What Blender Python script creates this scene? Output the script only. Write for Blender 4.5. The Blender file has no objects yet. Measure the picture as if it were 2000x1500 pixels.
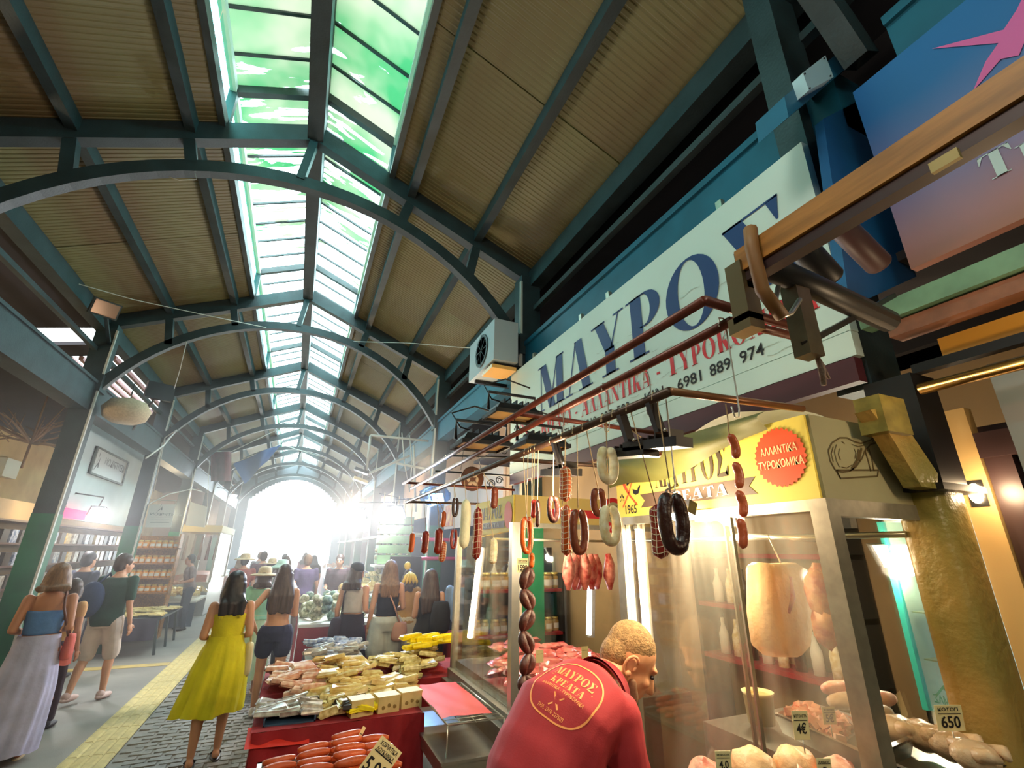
import bpy, bmesh, math, random
import numpy as np
from mathutils import Vector, Matrix, noise
from mathutils.geometry import tessellate_polygon
random.seed(7)
SC = bpy.context.scene
COL = SC.collection
# ------------------------------------------------------------------ camera
H = 1.85
F = 905.0
def _n(v):
    v = np.array(v, float); return v/np.linalg.norm(v)
_y = _n((578-1000, -(1072-750), -F))
_z = np.array([25., 2500., -F]); _z = _n(_z-_y*(_z@_y))
_x = np.cross(_y, _z)
RM = np.array([_x, _y, _z])
cam_d = bpy.data.cameras.new('camera'); cam = bpy.data.objects.new('camera', cam_d); COL.objects.link(cam)
cam_d.sensor_width = 36; cam_d.lens = 36*F/2000; cam_d.clip_start = 0.02; cam_d.clip_end = 300
cam.matrix_world = Matrix([[*RM[0], 0], [*RM[1], 0], [*RM[2], H], [0, 0, 0, 1]])
SC.camera = cam
# ------------------------------------------------------------------ world, exposure
w = bpy.data.worlds.new('sky'); SC.world = w; w.use_nodes = True
bg = w.node_tree.nodes['Background']; bg.inputs[0].default_value = (0.80, 0.93, 1.0, 1); bg.inputs[1].default_value = 5.0
SC.view_settings.view_transform = 'Standard'; SC.view_settings.look = 'None'
SC.view_settings.gamma = 1.0; SC.view_settings.use_curve_mapping = False
SC.view_settings.exposure = 1.3
SC.cycles.max_bounces = 8; SC.cycles.transparent_max_bounces = 24
SC.cycles.diffuse_bounces = 4; SC.cycles.glossy_bounces = 3
SC.cycles.caustics_reflective = False; SC.cycles.caustics_refractive = False
SC.cycles.sample_clamp_indirect = 4.0
# ------------------------------------------------------------------ helpers
def lin(c):
    c = c/255.0
    return c/12.92 if c <= .04045 else ((c+.055)/1.055)**2.4
def rgb(r, g, b): return (lin(r), lin(g), lin(b), 1)
def ray(px, py): return RM @ _n((px-1000, -(py-750), -F))
C0 = np.array([0, 0, H])
def PX(px, py, X): d = ray(px, py); return Vector(C0+d*(X/d[0]))
def PY(px, py, Y): d = ray(px, py); return Vector(C0+d*(Y/d[1]))
def PZ(px, py, Z): d = ray(px, py); return Vector(C0+d*((Z-H)/d[2]))
MATS = {}
def mat(name, c, rough=.6, metal=0., noise_amt=0., nscale=8., c2=None, bump=0., bscale=60., emit=0., spec=.5, stretch=None, sss=0, dist=0.):
    if name in MATS: return MATS[name]
    m = bpy.data.materials.new(name); MATS[name] = m; m.use_nodes = True
    nt = m.node_tree; b = nt.nodes['Principled BSDF']
    b.inputs['Base Color'].default_value = c; b.inputs['Roughness'].default_value = rough
    b.inputs['Metallic'].default_value = metal; b.inputs['Specular IOR Level'].default_value = spec
    if sss: b.inputs['Subsurface Weight'].default_value = sss; b.inputs['Subsurface Radius'].default_value = (.02, .008, .004)
    if noise_amt or bump:
        tc = nt.nodes.new('ShaderNodeTexCoord'); src = tc.outputs['Object']
        if stretch:
            mp = nt.nodes.new('ShaderNodeMapping'); mp.inputs['Scale'].default_value = stretch
            nt.links.new(src, mp.inputs[0]); src = mp.outputs[0]
    if noise_amt:
        n = nt.nodes.new('ShaderNodeTexNoise'); n.inputs['Scale'].default_value = nscale; n.inputs['Detail'].default_value = 5
        n.inputs['Distortion'].default_value = dist
        nt.links.new(src, n.inputs['Vector'])
        rp = nt.nodes.new('ShaderNodeValToRGB')
        k = noise_amt
        c2_ = c2 or (c[0]*(1-k), c[1]*(1-k), c[2]*(1-k), 1)
        rp.color_ramp.elements[0].position = .36; rp.color_ramp.elements[1].position = .64
        rp.color_ramp.elements[0].color = c2_; rp.color_ramp.elements[1].color = c
        nt.links.new(n.outputs[0], rp.inputs[0]); nt.links.new(rp.outputs[0], b.inputs['Base Color'])
    if bump:
        n2 = nt.nodes.new('ShaderNodeTexNoise'); n2.inputs['Scale'].default_value = bscale; n2.inputs['Detail'].default_value = 4
        bp = nt.nodes.new('ShaderNodeBump'); bp.inputs['Strength'].default_value = bump; bp.inputs['Distance'].default_value = .02
        nt.links.new(src, n2.inputs['Vector']); nt.links.new(n2.outputs[0], bp.inputs['Height']); nt.links.new(bp.outputs[0], b.inputs['Normal'])
    if emit:
        b.inputs['Emission Color'].default_value = c; b.inputs['Emission Strength'].default_value = emit
    return m
def glass_mat(name, tint, refl=.12, haze=0., hscale=3., stretch=(1, 1, .35), edge=.5):
    m = bpy.data.materials.new(name); m.use_nodes = True; nt = m.node_tree; nt.nodes.clear()
    out = nt.nodes.new('ShaderNodeOutputMaterial')
    tr = nt.nodes.new('ShaderNodeBsdfTransparent'); tr.inputs[0].default_value = tint
    gl = nt.nodes.new('ShaderNodeBsdfGlossy'); gl.inputs['Roughness'].default_value = .03
    fr = nt.nodes.new('ShaderNodeLayerWeight'); fr.inputs[0].default_value = .25
    mu = nt.nodes.new('ShaderNodeMath'); mu.operation = 'MULTIPLY_ADD'; mu.inputs[1].default_value = edge; mu.inputs[2].default_value = refl*.4
    nt.links.new(fr.outputs['Fresnel'], mu.inputs[0])
    mx = nt.nodes.new('ShaderNodeMixShader'); nt.links.new(mu.outputs[0], mx.inputs[0]); nt.links.new(tr.outputs[0], mx.inputs[1]); nt.links.new(gl.outputs[0], mx.inputs[2])
    last = mx
    if haze:
        tc = nt.nodes.new('ShaderNodeTexCoord'); mp = nt.nodes.new('ShaderNodeMapping'); mp.inputs['Scale'].default_value = stretch
        n = nt.nodes.new('ShaderNodeTexNoise'); n.inputs['Scale'].default_value = hscale; n.inputs['Detail'].default_value = 4
        rp = nt.nodes.new('ShaderNodeMapRange'); rp.inputs[1].default_value = .45; rp.inputs[2].default_value = .75; rp.inputs[4].default_value = haze
        df = nt.nodes.new('ShaderNodeBsdfDiffuse'); df.inputs[0].default_value = (.8, .74, .62, 1)
        nt.links.new(tc.outputs['Object'], mp.inputs[0]); nt.links.new(mp.outputs[0], n.inputs[0]); nt.links.new(n.outputs[0], rp.inputs[0])
        m2 = nt.nodes.new('ShaderNodeMixShader'); nt.links.new(rp.outputs[0], m2.inputs[0]); nt.links.new(mx.outputs[0], m2.inputs[1]); nt.links.new(df.outputs[0], m2.inputs[2]); last = m2
    nt.links.new(last.outputs[0], out.inputs[0])
    return m
def emis(name, c, s):
    m = bpy.data.materials.new(name); m.use_nodes = True; nt = m.node_tree; nt.nodes.clear()
    o = nt.nodes.new('ShaderNodeOutputMaterial'); e = nt.nodes.new('ShaderNodeEmission')
    e.inputs[0].default_value = c; e.inputs[1].default_value = s; nt.links.new(e.outputs[0], o.inputs[0]); return m

class B:
    """collects shapes and links them as one mesh object"""
    def __init__(s): s.v = []; s.f = []; s.mi = []; s.cur = 0; s.sm = []
    def add(s, vs, fs, smooth=False):
        o = len(s.v); s.v += [tuple(p) for p in vs]
        for f in fs: s.f.append([i+o for i in f]); s.mi.append(s.cur); s.sm.append(smooth)
        return s
    def box(s, a, b):
        x0, x1 = sorted((a[0], b[0])); y0, y1 = sorted((a[1], b[1])); z0, z1 = sorted((a[2], b[2]))
        return s.add([(x0, y0, z0), (x1, y0, z0), (x1, y1, z0), (x0, y1, z0), (x0, y0, z1), (x1, y0, z1), (x1, y1, z1), (x0, y1, z1)],
                     [(3, 2, 1, 0), (4, 5, 6, 7), (0, 1, 5, 4), (1, 2, 6, 5), (2, 3, 7, 6), (3, 0, 4, 7)])
    def cb(s, c, d):  return s.box((c[0]-d[0]/2, c[1]-d[1]/2, c[2]-d[2]/2), (c[0]+d[0]/2, c[1]+d[1]/2, c[2]+d[2]/2))
    def obox(s, c, d, rot):  # oriented box, bevelled edge look by 8 verts
        M = rot.to_matrix() if hasattr(rot, 'to_matrix') else rot
        vs = []
        for z in (-1, 1):
            for x, y in ((-1, -1), (1, -1), (1, 1), (-1, 1)):
                vs.append(Vector(c)+M@Vector((x*d[0]/2, y*d[1]/2, z*d[2]/2)))
        return s.add(vs, [(3, 2, 1, 0), (4, 5, 6, 7), (0, 1, 5, 4), (1, 2, 6, 5), (2, 3, 7, 6), (3, 0, 4, 7)])
    def pillow(s, c, d, rot, n=4, p=.35, wob=0):  # a bag/packet: flat grid, thick in the middle
        M = rot.to_matrix() if hasattr(rot, 'to_matrix') else rot
        vs = []; fs = []
        for sg in (1, -1):
            for j in range(n+1):
                for i in range(n+1):
                    u = i/n*2-1; v = j/n*2-1
                    t = ((1-u**4)*(1-v**4))**p
                    vs.append(Vector(c)+M@Vector((u*d[0]/2, v*d[1]/2, sg*t*d[2]/2+wob*random.uniform(-1, 1))))
        k = (n+1)**2
        for j in range(n):
            for i in range(n):
                a = j*(n+1)+i; q = (a, a+1, a+n+2, a+n+1)
                fs.append(q); fs.append(tuple(x+k for x in reversed(q)))
        return s.add(vs, fs, True)
    def bar(s, p, q, w=.1, h=None, up=(0, 0, 1)):  # rectangular bar between two points
        p = Vector(p); q = Vector(q); h = h or w; t = (q-p).normalized(); u = Vector(up)
        if abs(t.dot(u)) > .98: u = Vector((0, 1, 0))
        sd = t.cross(u).normalized(); u = sd.cross(t)
        vs = [r+sd*(a*w/2)+u*(b*h/2) for r in (p, q) for a, b in ((-1, -1), (1, -1), (1, 1), (-1, 1))]
        return s.add(vs, [(3, 2, 1, 0), (4, 5, 6, 7), (0, 1, 5, 4), (1, 2, 6, 5), (2, 3, 7, 6), (3, 0, 4, 7)])
    def tube(s, pts, r, n=8, caps=True, closed=False):
        pts = [Vector(p) for p in pts]; m = len(pts); vs = []; fs = []
        rr = r if hasattr(r, '__len__') else [r]*m
        prev = None
        for i in range(m):
            if closed: t = (pts[(i+1) % m]-pts[i-1]).normalized()
            else: t = (pts[min(i+1, m-1)]-pts[max(i-1, 0)]).normalized()
            if prev is None:
                a = Vector((0, 0, 1)) if abs(t.z) < .9 else Vector((1, 0, 0))
                u = t.cross(a).normalized()
            else:
                u = (prev-t*prev.dot(t)).normalized()
            prev = u; v = t.cross(u)
            for k in range(n):
                an = 2*math.pi*k/n; vs.append(pts[i]+(u*math.cos(an)+v*math.sin(an))*rr[i])
        for i in range(m-1 if not closed else m):
            for k in range(n):
                j = (i+1) % m
                fs.append((i*n+k, i*n+(k+1) % n, j*n+(k+1) % n, j*n+k))
        if caps and not closed: fs.append(tuple(range(n))[::-1]); fs.append(tuple((m-1)*n+k for k in range(n)))
        return s.add(vs, fs, True)
    def lathe(s, c, prof, n=16, M=None, sx=1, sy=1):
        vs = []; fs = []
        for (r, z) in prof:
            for k in range(n):
                a = 2*math.pi*k/n; p = Vector((r*sx*math.cos(a), r*sy*math.sin(a), z))
                vs.append(Vector(c)+(M@p if M else p))
        for i in range(len(prof)-1):
            for k in range(n): fs.append((i*n+k, i*n+(k+1) % n, (i+1)*n+(k+1) % n, (i+1)*n+k))
        if prof[0][0] > 1e-4: fs.append(tuple(range(n))[::-1])
        if prof[-1][0] > 1e-4: fs.append(tuple((len(prof)-1)*n+k for k in range(n)))
        return s.add(vs, fs, True)
    def ell(s, c, r, n=12, M=None, wob=0., ws=4.):
        vs = []; fs = []; m = max(6, n//2+2)
        for i in range(m+1):
            th = math.pi*i/m
            for k in range(n):
                a = 2*math.pi*k/n; p = Vector((math.sin(th)*math.cos(a), math.sin(th)*math.sin(a), math.cos(th)))
                f = 1+wob*noise.noise(p*ws+Vector(c)*7) if wob else 1
                p = Vector((p.x*r[0]*f, p.y*r[1]*f, p.z*r[2]*f)); vs.append(Vector(c)+(M@p if M else p))
        for i in range(m):
            for k in range(n): fs.append((i*n+k, (i+1)*n+k, (i+1)*n+(k+1) % n, i*n+(k+1) % n))
        return s.add(vs, fs, True)
    def grid(s, fn, nu, nv, smooth=True, closed_u=False):
        vs = [fn(i/(nu), j/(nv)) for j in range(nv+1) for i in range(nu+(0 if closed_u else 1))]
        k = nu if closed_u else nu+1; fs = []
        for j in range(nv):
            for i in range(nu): fs.append((j*k+i, j*k+(i+1) % k, (j+1)*k+(i+1) % k, (j+1)*k+i))
        return s.add(vs, fs, smooth)
    def poly(s, pts, th=0., nrm=None):  # flat polygon (3-D pts), optional thickness along nrm
        pts = [Vector(p) for p in pts]; n = len(pts)
        tris = tessellate_polygon([pts])
        if not th: return s.add(pts, tris)
        nv = Vector(nrm).normalized()*th
        return s.add(pts+[p+nv for p in pts], [tuple(reversed(t)) for t in tris]+[tuple(i+n for i in t) for t in tris]+[(i, (i+1) % n, n+(i+1) % n, n+i) for i in range(n)])
    def mesh(s, name, mats):
        me = bpy.data.meshes.new(name); me.from_pydata(s.v, [], s.f)
        for m in (mats if isinstance(mats, (list, tuple)) else [mats]): me.materials.append(m)
        me.polygons.foreach_set('material_index', s.mi); me.polygons.foreach_set('use_smooth', s.sm)
        me.validate(); me.update(); return me
    def ob(s, name, mats, parent=None):
        return put(name, s.mesh(name, mats), parent)
ORIG = {}
def put(name, me, parent=None, loc=None):
    o = bpy.data.objects.new(name, me); COL.objects.link(o)
    if loc is not None: o.location = loc
    if parent is not None:
        o.parent = parent
        off = ORIG.get(parent.name, Vector((0, 0, 0))) if parent.parent is None else Vector((0, 0, 0))
        o.matrix_parent_inverse = Matrix.Translation(-off)
    return o
def thing(name, label, cat, loc=(0, 0, 0), group=None):
    o = bpy.data.objects.new(name, None); COL.objects.link(o); o.location = loc; ORIG[o.name] = Vector(loc)
    o.empty_display_size = .1
    return tag(o, label, cat, group)
def tag(o, label, cat, group=None):
    o['label'] = label; o['category'] = cat
    if group: o['group'] = group
    return o
def lab(o, l): o['label'] = l; return o
def stru(o): o['kind'] = 'structure'; return o
def stuff(o): o['kind'] = 'stuff'; return o
def dup(root, loc, rotz=0, label=None, scale=1, group=None, rot=None):
    r = root.copy(); COL.objects.link(r); r.location = loc; r.rotation_euler = rot or (0, 0, rotz); r.scale = (scale,)*3
    if label: r['label'] = label
    if group: r['group'] = group
    for ch in root.children:
        c = ch.copy(); COL.objects.link(c); c.parent = r
        for g in ch.children:
            d = g.copy(); COL.objects.link(d); d.parent = c
    return r
def light(name, kind, loc, power, col=(1, 1, 1), size=.1, target=None, spot=None):
    l = bpy.data.lights.new(name, kind); l.energy = power; l.color = col[:3]
    if kind == 'POINT' or kind == 'SPOT': l.shadow_soft_size = size
    if kind == 'AREA': l.size = size
    if spot: l.spot_size = math.radians(spot); l.spot_blend = .6
    o = bpy.data.objects.new(name, l); COL.objects.link(o); o.location = loc
    if target is not None: o.rotation_euler = (Vector(target)-Vector(loc)).to_track_quat('-Z', 'Y').to_euler()
    return o
# ---- lettering
SERIF = {}
def _g():
    T, t, sf = .235, .035, .03      # thick, thin, serif
    def bar(x0, y0, x1, y1, w): # slanted stroke with horizontal cut, w = horizontal width
        return [(x0, y0), (x0+w, y0), (x1+w, y1), (x1, y1)]
    def ser(x0, x1, y): return [(x0, y), (x1, y), (x1, y+sf), (x0, y+sf)]
    def ring(cx, cy, rx, ry, ix, iy, a0=0, a1=360, n=28):
        out = []
        for i in range(n):
            p, q = math.radians(a0+(a1-a0)*i/n), math.radians(a0+(a1-a0)*(i+1)/n)
            out.append([(cx+ix*math.cos(p), cy+iy*math.sin(p)), (cx+rx*math.cos(p), cy+ry*math.sin(p)), (cx+rx*math.cos(q), cy+ry*math.sin(q)), (cx+ix*math.cos(q), cy+iy*math.sin(q))])
        return out
    S = SERIF
    S['Μ'] = (1.02, [bar(.13, 0, .13, 1, t), ser(.02, .28, 0), ser(.02, .22, .97), bar(.47, 0, .12, 1, T), bar(.49, 0, .78, 1, t), bar(.76, 0, .76, 1, T), ser(.66, 1.04, 0), ser(.82, 1.04, .97)])
    S['Α'] = (.84, [bar(.09, 0, .36, 1, t), bar(.56, 0, .34, 1, T*1.0), ser(0, .24, 0), ser(.44, .86, 0), [(.2, .28), (.56, .28), (.55, .32), (.21, .32)]])
    S['Λ'] = (.84, S['Α'][1][:4])
    S['Υ'] = (.84, [bar(.33, 0, .33, .46, T), bar(.33, .42, .08, 1, T), bar(.46, .42, .7, 1, t), ser(.22, .64, 0), ser(-.02, .36, .97), ser(.58, .84, .97)])
    S['Ρ'] = (.74, [bar(.1, 0, .1, 1, T), ser(0, .42, 0), ser(0, .34, .97), [(.28, .97), (.4, .97), (.4, 1), (.28, 1)], [(.28, .44), (.4, .44), (.4, .47), (.28, .47)]]+ring(.38, .72, .33, .28, .13, .25, -90, 90, 14))
    S['Ο'] = (.9, ring(.44, .5, .43, .52, .21, .485))
    S['Σ'] = (.84, [ser(.04, .74, .97), [(.74, 1), (.7, .7), (.68, .7), (.6, .97)], [(.04, 1), (.3, 1), (.5, .52), (.24, .52)], [(.24, .52), (.5, .52), (.14, .04), (.06, .04)], [(.06, 0), (.76, 0), (.74, .16), (.1, .1)], [(.76, 0), (.82, .32), (.79, .32), (.6, .1)]])
    S['Κ'] = (.86, [bar(.1, 0, .1, 1, T), ser(0, .4, 0), ser(0, .4, .97), bar(.3, .42, .68, 1, t), bar(.56, 0, .34, .52, T*1.1), ser(.48, .88, 0), ser(.54, .84, .97)])
    S['Ε'] = (.7, [bar(.1, 0, .1, 1, T), ser(0, .64, 0), ser(0, .62, .97), [(.3, .48), (.5, .48), (.5, .52), (.3, .52)], [(.62, 1), (.62, .74), (.6, .74), (.5, .97)], [(.66, 0), (.68, .28), (.66, .28), (.5, .03)], [(.5, .4), (.5, .6), (.48, .6), (.46, .5), (.48, .4)]])
    S['Τ'] = (.76, [bar(.28, 0, .28, 1, T), ser(.16, .6, 0), ser(.02, .74, .97), [(.02, 1), (0, .7), (.02, .7), (.14, .97)], [(.74, 1), (.76, .7), (.74, .7), (.62, .97)]])
    S['Ν'] = (.92, [bar(.12, 0, .12, 1, t), ser(.02, .26, 0), ser(.02, .3, .97), bar(.62, 0, .1, 1, T*1.1), bar(.78, 0, .78, 1, t), ser(.66, .92, .97)])
    S['Ι'] = (.44, [bar(.1, 0, .1, 1, T), ser(0, .4, 0), ser(0, .4, .97)])
    S['η'] = (.66, [bar(.1, 0, .1, .66, T*.9), ser(0, .2, .64), bar(.44, -.25, .44, .5, T*.9)]+ring(.38, .45, .24, .22, .07, .17, 0, 110, 8))
    S['-'] = (.4, [[(.06, .32), (.32, .32), (.32, .42), (.06, .42)]])
    S[' '] = (.35, [])
_g()
def serif_text(b, txt, O, U, V, h, width=None, eps=(0, 0, 0), caps=None, xs=1.0):
    """adds serif letters to builder b; O origin, U/V unit directions, h letter height; width = fit"""
    O = Vector(O)+Vector(eps); U = Vector(U); V = Vector(V)
    tot = 0; seq = []
    for i, ch in enumerate(txt):
        k = 1.0 if (caps is None or i in caps or ch == ' ') else .8
        seq.append((ch, tot, k)); tot += SERIF[ch][0]*k*xs*h+.06*h
    f = (width/tot) if width else 1
    for ch, x, k in seq:
        for pl in SERIF[ch][1]:
            b.poly([O+U*((x+p[0]*h*k*xs)*f)+V*(p[1]*h*k) for p in pl])
    return tot*f
TXT = {}
def sans_text(b, txt, O, U, V, h, width=None, bold=0., align='L', mirror=False):
    key = (txt, bold)
    if key not in TXT:
        cu = bpy.data.curves.new('letters', 'FONT'); cu.body = txt; cu.size = 1; cu.resolution_u = 3; cu.offset = bold
        o = bpy.data.objects.new('letters', cu); COL.objects.link(o)
        dg = bpy.context.evaluated_depsgraph_get(); me = bpy.data.meshes.new_from_object(o.evaluated_get(dg))
        TXT[key] = ([v.co.copy() for v in me.vertices], [tuple(p.vertices) for p in me.polygons])
        bpy.data.objects.remove(o); bpy.data.curves.remove(cu); bpy.data.meshes.remove(me)
    vs, fs = TXT[key]
    if not vs: return
    x0 = min(v.x for v in vs); x1 = max(v.x for v in vs)
    sx = h/.72; fx = sx
    if width: fx = width/(x1-x0)
    O = Vector(O); U = Vector(U); V = Vector(V); wd = (x1-x0)*fx
    o0 = -wd/2 if align == 'C' else 0
    b.add([O+U*(((wd-(v.x-x0)*fx) if mirror else (v.x-x0)*fx)+o0)+V*(v.y*sx) for v in vs], fs)
X3 = Vector((1, 0, 0)); Y3 = Vector((0, 1, 0)); Z3 = Vector((0, 0, 1))
# ------------------------------------------------------------------ materials
M_steel = mat('dark_green_steel', rgb(44, 58, 62), .5, .0, .35, 5, bump=.1)
M_steel2 = mat('slate_steel', rgb(60, 70, 72), .5, 0, .3, 6)
M_green = mat('green_paint', rgb(16, 104, 72), .45, 0, .3, 4)
M_teal = mat('teal_beam_paint', rgb(22, 92, 118), .5, 0, .25, 3)
M_black = mat('black_metal', rgb(26, 24, 26), .45, .2)
M_brown = mat('red_brown_pipe', rgb(110, 52, 38), .4, .2, .3, 20)
M_alu = mat('brushed_aluminium', rgb(176, 168, 150), .35, .7, .15, 30)
M_inox = mat('stainless_steel', rgb(190, 186, 176), .28, .85, .12, 12)
M_white = mat('white_paint', rgb(222, 220, 212), .6)
M_cream = mat('cream_wall', rgb(212, 184, 130), .8, 0, .2, 1.6, c2=rgb(188, 156, 104))
M_bluewhite = mat('pale_blue_board', rgb(196, 212, 214), .6, 0, .08, 3)
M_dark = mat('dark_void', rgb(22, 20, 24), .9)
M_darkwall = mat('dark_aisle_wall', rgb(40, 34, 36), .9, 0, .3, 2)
M_wood = mat('warm_wood', rgb(190, 128, 56), .5, 0, .4, 6, stretch=(8, 1, 8))
M_redcloth = mat('crimson_cloth', rgb(150, 24, 34), .85, 0, .2, 6, bump=.15, bscale=30)
M_redpaper = mat('red_paper', rgb(226, 50, 36), .6, 0, .08, 8)
M_tag = mat('price_card', rgb(244, 226, 170), .6)
M_ink = mat('black_ink', rgb(26, 22, 24), .7)
M_wire = mat('wire_steel', rgb(200, 196, 186), .3, .8)
M_cable = mat('pale_cable', rgb(190, 188, 180), .6)
# roof sheet: olive with brown bands painting in the purlin shading, per-sheet streaks
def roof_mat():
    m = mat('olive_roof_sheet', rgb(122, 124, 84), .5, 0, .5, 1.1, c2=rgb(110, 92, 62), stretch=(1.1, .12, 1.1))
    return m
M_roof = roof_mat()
def skylight_mat():
    m = bpy.data.materials.new('peeling_green_skylight'); m.use_nodes = True; nt = m.node_tree; nt.nodes.clear(); N = nt.nodes.new; L = nt.links.new
    out = N('ShaderNodeOutputMaterial'); ge = N('ShaderNodeNewGeometry')
    mp = N('ShaderNodeMapping'); mp.inputs['Scale'].default_value = (.9, 4.2, .9)
    L(ge.outputs['Position'], mp.inputs[0])
    n1 = N('ShaderNodeTexNoise'); n1.inputs['Scale'].default_value = 1.6; n1.inputs['Detail'].default_value = 7; n1.inputs['Distortion'].default_value = .6
    L(mp.outputs[0], n1.inputs[0])
    # paint wears off towards the far end of the hall
    sx = N('ShaderNodeSeparateXYZ'); L(ge.outputs['Position'], sx.inputs[0])
    mr = N('ShaderNodeMapRange'); mr.inputs[1].default_value = 3.2; mr.inputs[2].default_value = 9.0; mr.inputs[3].default_value = -.14; mr.inputs[4].default_value = .26
    L(sx.outputs[1], mr.inputs[0])
    ad = N('ShaderNodeMath'); ad.operation = 'ADD'; L(n1.outputs[0], ad.inputs[0]); L(mr.outputs[0], ad.inputs[1])
    st = N('ShaderNodeMapRange'); st.inputs[1].default_value = .535; st.inputs[2].default_value = .56; L(ad.outputs[0], st.inputs[0])
    n2 = N('ShaderNodeTexNoise'); n2.inputs['Scale'].default_value = 1.3; n2.inputs['Detail'].default_value = 3; L(ge.outputs['Position'], n2.inputs[0])
    rp = N('ShaderNodeValToRGB'); rp.color_ramp.elements[0].position = .35; rp.color_ramp.elements[1].position = .65
    rp.color_ramp.elements[0].color = rgb(52, 142, 84); rp.color_ramp.elements[1].color = rgb(180, 176, 152)
    L(n2.outputs[0], rp.inputs[0])
    tl = N('ShaderNodeBsdfTranslucent'); L(rp.outputs[0], tl.inputs[0])
    df = N('ShaderNodeBsdfDiffuse'); df.inputs[0].default_value = rgb(120, 150, 122)
    tr = N('ShaderNodeBsdfTransparent'); tr.inputs[0].default_value = (.8, .97, .92, 1)
    m1 = N('ShaderNodeMixShader'); m1.inputs[0].default_value = .8; L(tl.outputs[0], m1.inputs[1]); L(df.outputs[0], m1.inputs[2])
    m2 = N('ShaderNodeMixShader'); L(st.outputs[0], m2.inputs[0]); L(m1.outputs[0], m2.inputs[1]); L(tr.outputs[0], m2.inputs[2])
    L(m2.outputs[0], out.inputs[0]); return m
M_sky = skylight_mat()
M_tealglass = glass_mat('teal_side_glazing', (.25, .85, .78, 1), .05)
# ------------------------------------------------------------------ hall geometry
XC = -.455; HW = 2.655; ZE = 5.15; ZR = 6.305; SLOPE = (ZR-ZE)/HW
def roofpt(side, t, y, dz=0): # t: 0 eave .. 1 ridge
    return Vector((XC+side*HW*(1-t), y, ZE+(ZR-ZE)*t+dz))
YK = [4.49+3.75*k for k in range(-4, 7)]        # frame lines
Y0, Y1 = YK[0], 28.0
# floor
fl = thing('floor', '', '', (0, 0, 0)); del fl['label']; del fl['category']; fl['kind'] = 'structure'
M_floor = mat('grey_asphalt', rgb(134, 126, 116), .75, 0, .25, 1.4, bump=.2, bscale=120)
M_sett = mat('grey_sett_stone', rgb(128, 122, 112), .6, 0, .35, 9, bump=.3, bscale=50)
M_joint = mat('dark_joint_bed', rgb(104, 98, 92), .9, 0, .2, 20)
M_tact = mat('yellow_tactile_concrete', rgb(196, 174, 112), .7, 0, .25, 12, bump=.2, bscale=80)
b = B(); b.box((-9, Y0-2, -.2), (-1.28, Y1, 0)); b.box((-1.28, Y0-2, -.2), (9, Y1, -.012)); b.ob('floor_slab', M_floor, fl)
b = B(); b.box((-12, Y1, -.2), (14, 60, -.02)); stru(b.ob('ground', mat('sunlit_street', rgb(214, 206, 192), .8)))
n = 0
sett_meshes = []
for k in range(6):
    q = B(); dx, dy = .193, .104
    q.add([(-dx/2, -dy/2, -.03), (dx/2, -dy/2, -.03), (dx/2, dy/2, -.03), (-dx/2, dy/2, -.03),
           (-dx/2+.012, -dy/2+.01, random.uniform(-.003, .004)), (dx/2-.012, -dy/2+.01, random.uniform(-.003, .004)), (dx/2-.012, dy/2-.01, random.uniform(-.003, .004)), (-dx/2+.012, dy/2-.01, random.uniform(-.003, .004))],
          [(4, 5, 6, 7), (0, 1, 5, 4), (1, 2, 6, 5), (2, 3, 7, 6), (3, 0, 4, 7)])
    sett_meshes.append(q.mesh('paving_sett', M_sett))
row = 0; y = 5.15; rest = B()
while y < 13:
    x = -1.17+(.095 if row % 2 else 0)
    while x < .55:
        if n < 296 and (x < .1 or y > 6.0):
            o = put('paving_sett', random.choice(sett_meshes), fl, (x, y, .0)); n += 1
        else:
            rest.add([(x-.088, y-.045, .0), (x+.088, y-.045, .0), (x+.088, y+.045, .0), (x-.088, y+.045, .0), (x-.097, y-.052, -.02), (x+.097, y-.052, -.02), (x+.097, y+.052, -.02), (x-.097, y+.052, -.02)], [(0, 1, 2, 3), (4, 5, 1, 0), (5, 6, 2, 1), (6, 7, 3, 2), (7, 4, 0, 3)])
        x += .2
    y += .108; row += 1
stuff(rest.ob('far_paving', M_sett, fl))
q = B(); 
for i in range(4):
    c = (i-1.5)*.095; q.add([(c-.045, 0, 0), (c+.045, 0, 0), (c+.045, .395, 0), (c-.045, .395, 0), (c-.03, .004, .012), (c+.03, .004, .012), (c+.03, .391, .012), (c-.03, .391, .012)], [(4, 5, 6, 7), (0, 1, 5, 4), (1, 2, 6, 5), (2, 3, 7, 6), (3, 0, 4, 7)])
q.box((-.195, 0, -.02), (.195, .395, .002))
tm = q.mesh('tactile_tile', M_tact)
for i in range(58): put('tactile_tile', tm, fl, (-1.475, 2.4+i*.4, .0))
b = B(); b.box((-3.4, 10.42, -.01), (-1.68, 10.66, .004)); b.ob('threshold_strip', mat('worn_yellow_line', rgb(190, 160, 92), .7, 0, .3, 6), fl)
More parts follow.
